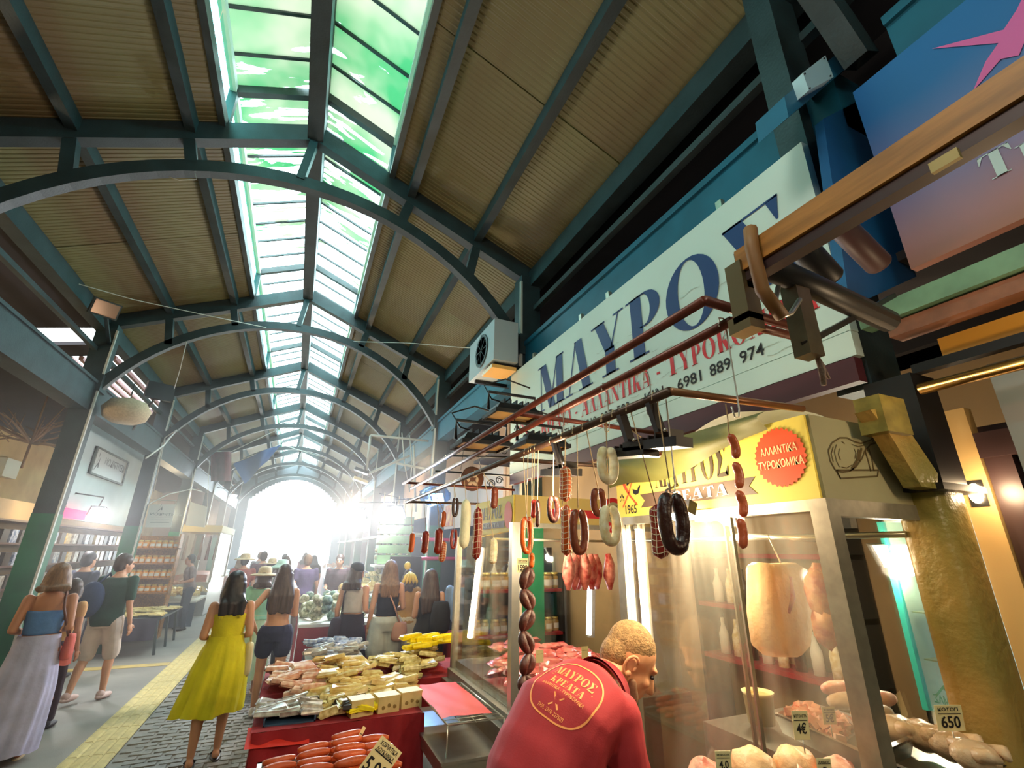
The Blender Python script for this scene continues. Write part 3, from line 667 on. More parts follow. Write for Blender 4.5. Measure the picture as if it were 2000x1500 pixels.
# ------------------------------------------------------------------ near column cladding and gusset
M_oc = mat('ochre_column_paint', rgb(184, 146, 78), .35, 0, .4, 3, c2=rgb(132, 122, 60), bump=.25, bscale=40)
nc = thing('steel_pillar', 'fat ochre painted pillar with bracket arms beside the near kiosk', 'pillar', (1.99, .93, 0))
cxn, cyn = 1.99, .93
b = B(); prof = []
vs = []; 
def pill(u, v):
    a = 2*math.pi*u; r = .09; e = 4.
    cx_, sx_ = math.cos(a), math.sin(a); k = (abs(cx_)**e+abs(sx_)**e)**(-1/e)
    return (cxn+r*k*cx_, cyn+r*.85*k*sx_, v*(H+.2))
b.grid(pill, 32, 6, closed_u=True); b.ob('shaft', M_oc, nc)
b = B(); b.box((cxn-.13, cyn-.11, H+.2), (cxn+.13, cyn+.11, H+.222)); b.box((cxn-.06, cyn-.08, H+.22), (cxn+.09, cyn+.08, H+.62)); lab(b.ob('cap_plate', M_black, nc), 'dark cap plate and upper stub')
b = B(); b.poly([PY(1700, 800, .84), PY(1745, 795, .84), PY(1832, 925, .84), PY(1832, 955, .84), PY(1800, 950, .84), PY(1738, 848, .84)], .05, (0, 1, 0)); lab(b.ob('gusset_arm', M_oc, nc), 'ochre gusset arm')
b = B(); b.box((PY(1702, 770, .84).x, .82, PY(1702, 840, .84).z), (PY(1748, 770, .84).x, .90, PY(1702, 772, .84).z)); lab(b.ob('arm_head', mat('taped_ochre', rgb(160, 140, 70), .3, 0, .4, 20), nc), 'tape wrapped arm head')
b = B(); b.box((1.98, 1.0, H+.62), (2.2, 1.14, 5.0)); b.ob('upper_shaft', M_steel, nc)
# blue lit box section beside the sign, junction box
bx = thing('signpost_box', 'blue painted steel panel between the two shop signs', 'panel', (1.9, .8, 3.2))
b = B(); b.poly([PY(1608, 232, .86), PY(1680, 195, .86), PY(1790, 540, .86), PY(1660, 600, .86)], .04, (0, 1, 0)); b.ob('sheet', mat('deep_blue_paint', rgb(24, 84, 136), .45, 0, .35, 4), bx)
jb = thing('junction_box', 'grey square junction box on the blue steel bracket', 'junction box', (1.75, .8, 3.9))
b = B(); b.poly([PY(1568, 142, .78), PY(1612, 108, .78), PY(1628, 150, .78), PY(1580, 176, .78)], .05, (0, 1, 0)); b.ob('box', mat('pale_grey_plastic', rgb(170, 196, 206), .5), jb)
b = B()
for p in ((1572, 144), (1610, 114), (1622, 148), (1582, 172)): b.ell(PY(*p, .777), (.004, .004, .004), 6)
b.ob('screw', M_black, jb)
b = B(); b.poly([PY(1532, 188, .83), PY(1690, 60, .83), PY(1702, 92, .83), PY(1540, 228, .83)], .14, (0, 1, 0)); tag(b.ob('steel_bracket', mat('teal_bracket_paint', rgb(28, 96, 130), .5, 0, .2, 4)), 'blue steel bracket carrying the grey junction box', 'bracket')
# ------------------------------------------------------------------ second sign, nearest right
s2 = thing('shop_sign', 'blue to peach neighbouring shop sign with pink star and white letters', 'sign', (2.05, .2, 3.2))
X2 = 2.0
def grad_mat():
    m = bpy.data.materials.new('printed_gradient'); m.use_nodes = True; nt = m.node_tree; bs = nt.nodes['Principled BSDF']; bs.inputs['Roughness'].default_value = .5
    ge = nt.nodes.new('ShaderNodeTexCoord'); sx = nt.nodes.new('ShaderNodeSeparateXYZ'); nt.links.new(ge.outputs['Object'], sx.inputs[0])
    mr = nt.nodes.new('ShaderNodeMapRange'); mr.inputs[1].default_value = H+1.02; mr.inputs[2].default_value = H+2.05
    n_ = nt.nodes.new('ShaderNodeTexNoise'); n_.inputs['Scale'].default_value = 1.5; nt.links.new(ge.outputs['Object'], n_.inputs[0])
    ad = nt.nodes.new('ShaderNodeMath'); ad.operation = 'MULTIPLY_ADD'; ad.inputs[1].default_value = .25; nt.links.new(n_.outputs[0], ad.inputs[0]); nt.links.new(sx.outputs[2], ad.inputs[2])
    nt.links.new(ad.outputs[0], mr.inputs[0])
    rp = nt.nodes.new('ShaderNodeValToRGB'); e = rp.color_ramp.elements; e[0].color = rgb(178, 112, 86); e[0].position = .1; e[1].color = rgb(30, 96, 158); e[1].position = .85
    k = e.new(.45); k.color = rgb(120, 116, 160)
    nt.links.new(mr.outputs[0], rp.inputs[0]); nt.links.new(rp.outputs[0], bs.inputs['Base Color']); return m
b = B(); b.box((X2, -1.6, H+.515*X2), (X2+.04, X2/2.56, H+.98*X2)); b.ob('board', grad_mat(), s2)
b = B()
P = lambda px, py: PX(px, py, X2-.004)
b.poly([P(1820, 95), P(1960, 58), P(1985, 20), P(2010, -30), P(2040, 0), P(2010, 60), P(1990, 108), P(1955, 115), P(1900, 178), P(1925, 120), P(1950, 84)])
b.ob('star_mark', mat('pink_print', rgb(214, 92, 160), .5), s2)
b = B(); p0 = P(1925, 358); serif_text(b, 'Τη', p0, U, V, P(1908, 322).z-p0.z+.02, xs=1.1); b.ob('lettering', M_bluewhite, s2)
# timber faced awning beam close to the camera
XB = .8
ab = thing('awning_beam', 'timber faced awning beam with steel channel reaching out above the camera', 'beam', (XB, .2, 2.45))
b = B(); b.box((XB-.005, -1.2, H+.575), (XB+.02, .60, H+.63)); lab(b.ob('timber_face', M_wood, ab), 'golden timber face')
b = B(); b.box((XB, -1.2, H+.55), (XB+.03, .60, H+.572)); b.box((XB, .585, H+.535), (XB+.05, .605, H+.63)); b.ob('steel_channel', mat('dark_brown_channel', rgb(64, 44, 44), .45, .2), ab)
b = B()
b.tube([(XB-.014, .545, H+.65), (XB-.02, .545, H+.60), (XB-.014, .545, H+.50), (XB+.03, .545, H+.45)], .014, 8); lab(b.ob('strap_hook', mat('tan_leather', rgb(140, 96, 52), .6), ab), 'tan strap hook')
b = B(); b.box((XB-.012, .585, H+.46), (XB+.03, .625, H+.60)); b.box((XB-.012, .585, H+.44), (XB+.03, .64, H+.475)); b.ob('end_clamp', mat('worn_brass', rgb(120, 104, 74), .4, .5), ab)
b = B(); b.box((XB-.008, .215, H+.54), (XB+.0, .25, H+.558)); b.ob('cover_plate', mat('dull_brass', rgb(170, 150, 96), .5, .3), ab)
# cross pipe carrying the beam, vertical bracket tube
pp = thing('cross_pipe', 'dark steel pipe running from the awning beam to the pillar', 'pipe', (1.1, .6, 2.4))
b = B(); b.tube([PY(1478, 512, .6), PY(1600, 565, .62), PY(1735, 628, .64)], .03, 12); b.ob('pipe', M_black, pp)
b = B(); p = PY(1548, 548, .62); q_ = PY(1552, 690, .62); b.box((p.x-.024, .60, q_.z), (p.x+.024, .64, p.z+.02)); lab(b.ob('socket_tube', mat('worn_steel', rgb(118, 104, 84), .35, .6, .3, 18), pp), 'worn steel socket tube')
b = B(); b.tube([PY(1520, 560, .61), PY(1512, 600, .6), PY(1520, 622, .6), PY(1545, 612, .6), PY(1562, 585, .6)], .006, 6); lab(b.ob('hook', M_wire, pp), 'bent wire hook')
b = B(); b.bar(PY(1572, 672, .61), PY(1745, 578, .7), .014); lab(b.ob('diagonal_rod', M_black, pp), 'thin diagonal rod')
for i, (a, c, l) in enumerate((((1555, 470), (1625, 548), 'black cylindrical roller motor hanging under the timber beam'), ((1640, 440), (1720, 520), 'brown cylindrical roller motor hanging right of the black one'))):
    g_ = thing('roller_motor', l, 'motor', PY(*a, .66))
    b = B(); d = (PY(*c, .66)-PY(*a, .66)); b.tube([PY(*a, .66), PY(*a, .66)+d*.04, PY(*c, .66)-d*.05, PY(*c, .66)], [.03, .036, .036, .03], 16); b.ob('barrel', M_black if i == 0 else mat('brown_plastic', rgb(66, 40, 40), .5), g_)
    b = B(); b.bar(PY(*a, .66), PY(a[0]+30, a[1]-35, .60), .03); b.ob('mount', M_black, g_)
# hemp rope end
b = B(); b.tube([PY(1592, 690, .62), PY(1604, 715, .62), PY(1609, 752, .62)], [.004, .008, .006], 8); b.tube([PY(1600, 700, .62), PY(1612, 728, .62), PY(1620, 740, .62)], [.003, .006, .003], 6); tag(b.ob('rope', mat('grey_rope', rgb(150, 126, 116), .9, bump=.5)), 'short frayed grey rope hanging off the socket tube', 'rope')
# ------------------------------------------------------------------ shop front at the right edge
ra = thing('awning_rail', 'pale green rolled awning rail over the shop front at the right edge', 'rail', (2.0, .4, 2.73))
XG = 1.92
b = B(); b.box((XG-.05, -1.4, H+.425*XG), (XG+.02, .935, H+.462*XG)); lab(b.ob('green_tube', mat('pale_green_paint', rgb(112, 148, 118), .5, 0, .25, 10), ra), 'pale green front tube')
b = B(); b.box((XG-.03, -1.4, H+.392*XG), (XG+.05, .86, H+.42*XG)); lab(b.ob('brown_channel', mat('rusty_channel', rgb(140, 90, 66), .5, .2, .3, 14), ra), 'rusty lower channel')
b = B(); b.box((XG+.1, -1.4, H+.345*XG), (XG+.12, .78, H+.385*XG)); lab(b.ob('backlit_board', mat('amber_board', rgb(230, 172, 74), .5), ra), 'amber board behind')
b = B(); b.box((XG+.05, -1.4, H+.325*XG), (XG+.09, .86, H+.342*XG)); b.ob('lower_rail', M_black, ra)
sf = thing('shop_shutter', 'steel shutter box and polished brass pole of the right edge shop', 'shutter', (2.1, .3, 2.3))
b = B(); b.box((XG+.1, -1.4, H+.10), (XG+.14, .68, H+.60)); lab(b.ob('shutter_box', mat('satin_steel', rgb(160, 160, 156), .4, .4, .15, 3), sf), 'satin steel box')
b = B(); b.tube([(XG, .83, H+.285*XG), (XG, -1.4, H+.285*XG)], .02, 12); lab(b.ob('brass_pole', mat('polished_brass', rgb(196, 142, 66), .2, .9), sf), 'polished brass pole')
dw = thing('shop_door', 'dark framed shop door at the right edge with a beige jamb', 'door', (2.3, .5, 0))
b = B(); b.box((2.2, .84, 0), (2.25, .92, H+.52)); lab(b.ob('jamb', mat('beige_jamb', rgb(190, 156, 100), .45), dw), 'beige jamb')
b = B(); b.box((2.25, -.6, 0), (2.29, .86, H+.45)); b.box((2.2, -.6, H+.33), (2.25, .84, H+.42)); b.box((2.21, .76, 0), (2.25, .835, H+.33)); b.ob('door_leaf', mat('dark_door_paint', rgb(58, 40, 40), .4), dw)
b = B(); b.box((2.235, -.5, .2), (2.249, .72, H+.28)); b.ob('door_panel', mat('dark_glass_panel', rgb(66, 62, 50), .2), dw)
# ------------------------------------------------------------------ people
M_skin = mat('skin_tone', rgb(206, 150, 116), .55, 0, .08, 6, sss=.1)
M_skin2 = mat('tanned_skin', rgb(186, 124, 88), .55, 0, .08, 6, sss=.1)
def cloth(name, r, g, b_, k=.18): return mat(name, rgb(r, g, b_), .85, 0, k, 7, bump=.2, bscale=25)
M_hairb = mat('brown_hair', rgb(74, 50, 36), .5, 0, .4, 26, stretch=(3, 3, .4)); M_haird = mat('dark_hair', rgb(36, 28, 28), .45, 0, .4, 30, stretch=(3, 3, .4))
M_hairl = mat('light_brown_hair', rgb(136, 98, 66), .5, 0, .4, 26, stretch=(3, 3, .4)); M_hairg = mat('grey_fair_stubble', rgb(176, 138, 90), .8, 0, .45, 70, bump=.5, bscale=160)
M_eyew = mat('eye_white', rgb(230, 226, 220), .3); M_straw = mat('straw', rgb(206, 184, 146), .8, 0, .2, 40)
def remesh(prims, name, mats, parent, vox=.014, it=3, extra=None, disp=0):
    """fuses the prims (a builder) into one continuous skin"""
    me = prims.mesh('tmp', [])
    o = bpy.data.objects.new('tmp', me); COL.objects.link(o)
    md = o.modifiers.new('r', 'REMESH'); md.mode = 'VOXEL'; md.voxel_size = vox; md.use_smooth_shade = True
    sm = o.modifiers.new('s', 'SMOOTH'); sm.factor = .5; sm.iterations = it
    dg = bpy.context.evaluated_depsgraph_get(); m2 = bpy.data.meshes.new_from_object(o.evaluated_get(dg))
    bpy.data.objects.remove(o); bpy.data.meshes.remove(me)
    if disp:
        n = len(m2.vertices); co = np.empty(n*3, 'f'); m2.vertices.foreach_get('co', co); co = co.reshape(-1, 3)
        no = np.empty(n*3, 'f'); m2.vertices.foreach_get('normal', no); no = no.reshape(-1, 3)
        w_ = np.sin(co[:, 2]*31+np.sin(co[:, 0]*17)*2+co[:, 1]*13)*.5+np.sin(co[:, 0]*37+co[:, 2]*19)*.5
        co += no*(disp*w_)[:, None]; m2.vertices.foreach_set('co', co.ravel())
    if extra is not None and extra.v:
        bm = bmesh.new(); bm.from_mesh(m2); e = extra.mesh('tmp', []); bm.from_mesh(e); bm.to_mesh(m2); bm.free(); bpy.data.meshes.remove(e)
    for m in (mats if isinstance(mats, (list, tuple)) else [mats]): m2.materials.append(m)
    m2.polygons.foreach_set('use_smooth', [True]*len(m2.polygons)); m2.name = name; m2.update()
    return put(name, m2, parent)
def cap(b, p, q, r0, r1, n=12):
    p = Vector(p); q = Vector(q); t = (q-p); L = t.length; t = t/L if L > 1e-6 else Vector((0, 0, 1))
    pts = []; rr = []
    for a in (-1, -.8, -.5, 0): pts.append(p+t*(a*r0)); rr.append(max(.001, r0*math.sqrt(max(0, 1-a*a))))
    for a in (0, .5, .8, 1): pts.append(q+t*(a*r1)); rr.append(max(.001, r1*math.sqrt(max(0, 1-a*a))))
    b.tube(pts, rr, n)
def loft(b, secs, n=16):
    """secs: (centre, right vector, front vector, rx, ry)"""
    vs = []; fs = []
    for (c, R, Fv, rx, ry) in secs:
        for k in range(n):
            a = 2*math.pi*k/n; vs.append(Vector(c)+Vector(R)*(rx*math.cos(a))+Vector(Fv)*(ry*math.sin(a)))
    m = len(secs)
    for i in range(m-1):
        for k in range(n): fs.append((i*n+k, i*n+(k+1) % n, (i+1)*n+(k+1) % n, (i+1)*n+k))
    fs.append(tuple(range(n))[::-1]); fs.append(tuple((m-1)*n+k for k in range(n)))
    b.add(vs, fs, True)
def hand(b, wr, d, side, s=1.0, front=Vector((0, 1, 0))):
    """palm with four fingers and a thumb; d = direction the hand points"""
    d = Vector(d).normalized(); w_ = d.cross(front); w_ = w_.normalized() if w_.length > .1 else Vector((1, 0, 0)); nrm = w_.cross(d)
    pal = Vector(wr)+d*.045*s
    M = Matrix((w_, nrm, d)).transposed()
    b.ell(pal, (.017*s, .04*s, .05*s), 10, M)
    for i, (o, l) in enumerate(((-.028, .062), (-.010, .075), (.009, .070), (.027, .055))):
        p0 = pal+d*.035*s+nrm*(-o*s); p1 = p0+(d+w_*.15*side).normalized()*l*.55*s; p2 = p1+(d*.8+w_*.55*side).normalized()*l*.5*s
        b.tube([p0, p1, p2, p2+(p2-p1).normalized()*.004], [.0095*s, .0088*s, .0075*s, .004*s], 7)
    p0 = pal-d*.012*s+nrm*.03*s; p1 = p0+(nrm*.75+d*.7).normalized()*.035*s; p2 = p1+(nrm*.25+d).normalized()*.03*s
    b.tube([p0, p1, p2, p2+(p2-p1).normalized()*.004], [.011*s, .010*s, .0085*s, .004*s], 7)
def rotz(v, a): c, s_ = math.cos(a), math.sin(a); return Vector((v[0]*c-v[1]*s_, v[0]*s_+v[1]*c, v[2]))
ARMS = {  # elbow, wrist offsets (right side, x outwards) from the shoulder, in metres for a 1.7 m body
 'down': ((.045, -.03, -.28), (.06, .05, -.52)), 'bent': ((.04, -.05, -.27), (-.01, .18, -.32)), 'hip': ((.17, -.08, -.22), (.06, .03, -.43)),
 'front': ((.03, .02, -.27), (-.06, .24, -.24)), 'swing': ((.05, .06, -.27), (.05, .17, -.49)), 'back': ((.06, -.12, -.25), (.07, -.14, -.5)), 'reach': ((.05, .12, -.22), (.02, .34, -.26))}
class Person:
    def __init__(s, name, label, x, y, h, face, fem=False, arms=('down', 'down'), step=.0, lean=.0, skin=None, vox=.014, head_yaw=0., head_pitch=0., group=None):
        s.k = h/1.7; s.face = face; s.o = Vector((x, y, 0)); s.skin = skin or M_skin; s.vox = vox; s.fem = fem
        s.root = thing('person', label, 'person', (x, y, 0), group)
        k = s.k; T = lambda v: s.o+rotz(Vector(v)*k, face)
        s.T = T; s.D = lambda v: rotz(Vector(v), face)
        sh = .165 if fem else .19; hp = .10 if fem else .095
        ly = lambda z: lean*(max(0, z-.9))   # forward lean
        s.J = J = {}
        J['pel'] = Vector((0, 0, .93)); J['waist'] = Vector((0, ly(1.08), 1.08)); J['chest'] = Vector((0, ly(1.28), 1.28)); J['neck'] = Vector((0, ly(1.43)-.01, 1.43)); J['head'] = Vector((0, ly(1.55)+.02, 1.565))
        for si, nm in ((-1, 'L'), (1, 'R')):
            J['sh'+nm] = Vector((si*sh, ly(1.38)-.005, 1.375))
            e, w_ = ARMS[arms[0 if si < 0 else 1]]
            J['el'+nm] = J['sh'+nm]+Vector((si*e[0], e[1], e[2])); J['wr'+nm] = J['sh'+nm]+Vector((si*w_[0], w_[1], w_[2]))
            st = step*si
            J['hi'+nm] = Vector((si*hp, 0, .9)); J['kn'+nm] = Vector((si*hp*1.05, st*.5+.03, .49)); J['an'+nm] = Vector((si*hp*1.05, st-.02, .085+abs(min(0, st))*.25))
        s.tw = (.165, .115) if not fem else (.15, .105)
        b = B(); r = s.k
        R, Fv = s.D((1, 0, 0)), s.D((0, 1, 0))
        hipw = .175 if fem else .16; ww = .125 if fem else .15
        s.sec = [((0, 0, .84), hipw*.9, .11), ((0, -.01, .93), hipw, .125), ((0, ly(1.06), 1.06), ww, .1), ((0, ly(1.2)+.005, 1.2), s.tw[0]*.95, s.tw[1]), ((0, ly(1.32), 1.32), s.tw[0], s.tw[1]*.95), ((0, ly(1.4)-.01, 1.4), s.tw[0]*.72, .075), ((0, ly(1.44)-.01, 1.445), .06, .06)]
        loft(b, [(T(c), R, Fv, a*k, d*k) for c, a, d in s.sec])
        cap(b, T(J['neck']-Vector((0, 0, .03))), T(J['neck']+Vector((0, .012, .08))), .055*k, .05*k)
        ex = B()
        for nm, si in (('L', -1), ('R', 1)):
            u = .05 if not fem else .043
            cap(b, T(J['sh'+nm]), T(J['el'+nm]), u*k*1.08, .038*k); cap(b, T(J['el'+nm]), T(J['wr'+nm]), .038*k, .026*k)
            hand(ex, T(J['wr'+nm]), T(J['wr'+nm])-T(J['el'+nm]), -si, k*(.92 if fem else 1.02), s.D((0, 1, 0)))
            cap(b, T(J['hi'+nm]), T(J['kn'+nm]), (.088 if fem else .083)*k, .054*k); 
            cf = J['kn'+nm]*.68+J['an'+nm]*.32+Vector((0, -.018, 0))
            cap(b, T(J['kn'+nm]), T(cf), .052*k, .054*k); cap(b, T(cf), T(J['an'+nm]), .052*k, .033*k)
            a = J['an'+nm]; cap(b, T(a+Vector((0, -.03, -.045))), T(a+Vector((0, .13, -.06))), .036*k, .028*k)
        # head
        hd = T(J['head']); yaw = face+head_yaw
        s.hd = hd; s.HM = HMt = Matrix.Rotation(yaw, 3, 'Z')@Matrix.Rotation(-head_pitch, 3, 'X')
        P = lambda v: hd+HMt@(Vector(v)*k); s.P = P
        b.ell(P((0, -.012, .035)), (.074*k, .092*k, .088*k), 14, HMt); b.ell(P((0, .03, -.03)), (.06*k, .068*k, .085*k), 14, HMt)
        b.ell(P((0, .05, -.085)), (.04*k, .042*k, .032*k), 10, HMt)
        cap(b, P((0, .092, .01)), P((0, .108, -.028)), .009*k, .015*k); b.ell(P((0, .088, -.062)), (.022*k, .012*k, .009*k), 8, HMt); b.ell(P((0, .078, .03)), (.05*k, .02*k, .012*k), 8, HMt)
        for si in (-1, 1): b.ell(P((si*.076, -.008, -.005)), (.011*k, .022*k, .032*k), 8, HMt)
        cap(b, T(J['neck']), P((0, -.015, -.04)), .052*k, .052*k)
        s.body = remesh(b, 'body', s.skin, s.root, vox, 2, ex)
        e = B()
        for si in (-1, 1): e.ell(P((si*.03, .086, .008)), (.012*k, .009*k, .009*k), 8, HMt)
        e.ob('eyes', M_haird, s.root)
    def top(s, m, name='shirt', z0=.86, z1=1.41, grow=.014, sleeve=0., sr=.062, disp=.003):
        b = B(); R, Fv = s.D((1, 0, 0)), s.D((0, 1, 0)); k = s.k
        zs = sorted(set([z0, z1]+[c[2] for c, _, _ in s.sec if z0 < c[2] < z1]))
        secs = []
        for z in zs:
            for (c0, a0, d0), (c1, a1, d1) in zip(s.sec[:-1], s.sec[1:]):
                if c0[2] <= z <= c1[2]:
                    f = (z-c0[2])/(c1[2]-c0[2]); secs.append((s.T(Vector(c0)*(1-f)+Vector(c1)*f), R, Fv, (a0*(1-f)+a1*f+grow)*k, (d0*(1-f)+d1*f+grow)*k)); break
        loft(b, secs, 20)
        if sleeve:
            for nm in 'LR':
                a = s.J['sh'+nm]; e = s.J['el'+nm]; w_ = s.J['wr'+nm]
                if sleeve <= 1: cap(b, s.T(a), s.T(a*(1-sleeve)+e*sleeve), sr*k, sr*.86*k)
                else: cap(b, s.T(a), s.T(e), sr*k, sr*.85*k); cap(b, s.T(e), s.T(e*(2-sleeve)+w_*(sleeve-1)), sr*.85*k, sr*.7*k)
        return remesh(b, name, m, s.root, s.vox, 2, None, disp)
    def straps(s, m, x=.09, w=.014):
        b = B(); k = s.k; R, Fv = s.D((1, 0, 0)), s.D((0, 1, 0))
        for si in (-1, 1):
            b.tube([s.T((si*x, -s.tw[1]-.01, 1.26)), s.T((si*x*.95, -s.tw[1]*.8-.012, 1.36)), s.T((si*x*.9, -.03, 1.425)), s.T((si*x*.95, .07, 1.36)), s.T((si*x, s.tw[1]+.01, 1.25))], w*k*.6, 6)
        return b.ob('straps', m, s.root)
    def trousers(s, m, z=.1, grow=.016, name='trousers', wide=0.):
        b = B(); k = s.k; R, Fv = s.D((1, 0, 0)), s.D((0, 1, 0))
        loft(b, [(s.T(c), R, Fv, (a+grow)*k, (d+grow)*k) for c, a, d in [((0, 0, .82), .155, .11)]+[q for q in s.sec[:2]]+[((0, 0, 1.0), s.sec[1][1]*.9, .115)]], 18)
        for nm in 'LR':
            hi, kn, an = s.J['hi'+nm], s.J['kn'+nm], s.J['an'+nm]
            if z >= .49:
                f = (.9-z)/(.9-.49); cap(b, s.T(hi), s.T(hi*(1-f)+kn*f), (.092+grow)*k, (.092-.03*f+grow+wide)*k)
            else:
                f = (.49-z)/(.49-.085); cap(b, s.T(hi), s.T(kn), (.088+grow)*k, (.058+grow+wide*.5)*k); cap(b, s.T(kn), s.T(kn*(1-f)+an*f), (.058+grow+wide*.5)*k, (.045+grow+wide)*k)
        return remesh(b, name, m, s.root, s.vox, 2, None, .003)
    def skirt(s, m, z0=1.04, z1=.45, flare=.1, folds=9, amp=.02, name='skirt', sway=(0, 0)):
        k = s.k; wz = [c for c in s.sec]
        def fn(u, v):
            a = 2*math.pi*u; z = z0+(z1-z0)*v
            rx, ry = (.14, .115) if z > 1.0 else (.178, .14)
            f = min(1, v*2.2); rx = .13+(rx-.13)*f+.03; ry = .11+(ry-.11)*f+.025
            rx += flare*v; ry += flare*v*.8
            w_ = amp*v*math.sin(a*folds+v*2)+amp*.5*v*math.sin(a*folds*2.3+1)
            return s.T(((rx+w_)*math.cos(a)+sway[0]*v*v, (ry+w_)*math.sin(a)+sway[1]*v*v, z+.012*v*math.sin(a*5)))
        b = B(); b.grid(fn, 72, 18, closed_u=True); b.grid(lambda u, v: s.T(((.10+.02*v)*math.cos(2*math.pi*u), (.09+.02*v)*math.sin(2*math.pi*u), z0+.006*(1-v))), 20, 1, closed_u=True)
        return b.ob(name, m, s.root)
    def shoes(s, m, name='shoe'):
        for nm in 'LR':
            b = B(); a = s.J['an'+nm]; k = s.k
            b.ell(s.T(a+Vector((0, .045, -.05))), (.046*k, .135*k, .036*k), 12, Matrix.Rotation(s.face, 3, 'Z')); b.ell(s.T(a+Vector((0, -.02, -.02))), (.043*k, .05*k, .05*k), 10, Matrix.Rotation(s.face, 3, 'Z'))
            b.ob(name, m, s.root)
    def sandals(s, m):
        for nm in 'LR':
            b = B(); a = s.J['an'+nm]; k = s.k
            c = s.T(a+Vector((0, .045, -.092))); M = Matrix.Rotation(s.face, 3, 'Z')
            b.lathe(c, [(.001, 0), (.9, 0), (1, .004), (1, .012), (.9, .016), (.001, .016)], 16, M, .046*k, .135*k)
            b.tube([s.T(a+Vector((-.045, .09, -.07))), s.T(a+Vector((0, .09, -.022))), s.T(a+Vector((.045, .09, -.07)))], .009*k, 6)
            b.ob('sandal', m, s.root)
    def hair(s, m, length=0., name='hair', volume=0., bun=False):
        b = B(); P = s.P; k = s.k; g = .012+volume
        b.ell(P((0, -.02, .045)), ((.074+g)*k, (.086+g)*k, (.086+g)*k), 16, s.HM); b.ell(P((0, -.045, 0)), ((.072+g)*k, (.062+g)*k, (.085+g)*k), 14, s.HM)
        for si in (-1, 1): cap(b, P((si*.066, -.01, .04)), P((si*.068, -.02, -.03)), .022*k, .014*k)
        if length:
            n = 19
            for i in range(n):
                a = math.pi*(1.0+(i/(n-1)*1.16-.08)); x = math.cos(a)*.082; y = math.sin(a)*.07-.02
                L = length*(1-.12*random.random())
                q0 = P((x, y, .03)); q1 = P((x*1.12, y*1.12-.012, -.08)); z2 = q1.z-L*.5; 
                fl_ = s.D((x*(1.0+.5*random.random()), -.10-.05*abs(x)*4*0-.02*random.random(), 0))*k
                base = s.hd+fl_+s.D((0, (s.J['neck'].y-s.J['head'].y), 0))*k
                q2 = Vector((base.x, base.y, q0.z-.1-L*.45)); q3 = Vector((base.x, base.y, q0.z-.1-L))+s.D((random.uniform(-.015, .015), 0, 0))
                b.tube([q0, q1, q2, q3], [.026*k, .031*k, .03*k, .016*k], 8)
        if bun: b.ell(P((0, -.1, .06)), (.045*k, .045*k, .045*k), 12)
        return remesh(b, name, m, s.root, max(.008, s.vox*.75), 1, None, .0025)
    def hat(s, m, kind='bucket', name='hat'):
        b = B(); k = s.k; P0 = s.P((0, -.012, .055))
        if kind == 'bucket': pr = [(.175, -.035), (.16, -.012), (.102, .02), (.098, .03), (.088, .085), (.06, .1), (.001, .104)]
        elif kind == 'straw': pr = [(.21, -.02), (.19, -.004), (.1, .008), (.1, .02), (.092, .08), (.07, .105), (.001, .112)]
        else: pr = [(.1, -.01), (.1, .03), (.088, .075), (.05, .1), (.001, .105)]
        b.lathe(P0, [(r*k, z*k) for r, z in pr]+[(r*k*.97, (z-.006)*k) for r, z in reversed(pr)], 24, s.HM)
        if kind == 'cap':
            b.grid(lambda u, v: s.P(((u-.5)*.15, .075+v*.085*(1-(u*2-1)**2*.4), .05-.02*v-.03*(u*2-1)**2)), 10, 4)
        return b.ob(name, m, s.root)
    def bag_strap(s, m, pts, r=.012, name='bag_strap'):
        b = B(); b.tube([s.T(p) for p in pts], r*s.k, 6); return b.ob(name, m, s.root)
def bag(label, p, c, dims, m, strap, ms, name='shoulder_bag', M=None):
    """a bag carried by person p: a thing of its own, hung from its strap"""
    t = thing(name, label, 'bag', s_loc := p.T(c))
    b = B(); k = p.k; R = Matrix.Rotation(p.face, 3, 'Z')
    b.lathe(p.T(c), [(.001, -1), (.7, -.98), (.95, -.8), (1, -.4), (.92, .2), (.82, .7), (.7, .9), (.3, .96), (.001, .97)], 18, R@Matrix.Diagonal((dims[0]*k, dims[1]*k, dims[2]*k)))
    b.ob('pouch', m, t)
    b = B(); b.tube([p.T(q) for q in strap], .011*k, 6); b.ob('strap', ms, t)
    return t
W = cloth
# woman in the yellow dress
p = Person('woman', 'woman in a yellow knee length dress walking up the hall beside the tactile strip', -.50, 5.82, 1.62, .10, True, ('bent', 'bent'), .13, .02, vox=.012, head_yaw=-.45)
M_yd = W('yellow_dress_cloth', 222, 210, 10, .12)
p.top(M_yd, 'dress_bodice', .95, 1.30, .014); p.skirt(M_yd, 1.10, .44, .085, 9, .022, 'dress_skirt', (-.05, -.03)); p.straps(M_yd, .085, .03)
p.hair(M_haird, .2, 'hair', .012); p.sandals(M_haird)
bag('cream cloth tote bag at the right side of the yellow dress', p, (.23, .03, .86), (.05, .09, .16), W('cream_canvas', 214, 200, 150), [(.24, .04, 1.0), (.2, .0, 1.25), (.13, -.02, 1.42), (.2, .06, 1.2), (.24, .06, 1.0)], W('cream_canvas', 214, 200, 150))
# woman in mint with the straw hat
p = Person('woman', 'woman in a mint blouse and straw hat walking just ahead of the yellow dress', -.36, 8.1, 1.58, .0, True, ('down', 'bent'), .1, .0, vox=.015)
p.top(W('mint_blouse_cloth', 150, 206, 168), 'blouse', .98, 1.41, .03, .55, .072); p.skirt(W('pale_green_skirt_cloth', 190, 216, 176), 1.05, .2, .03, 8, .014)
p.hair(M_hairb, .06); p.hat(M_straw, 'straw', 'straw_hat'); p.sandals(M_straw)
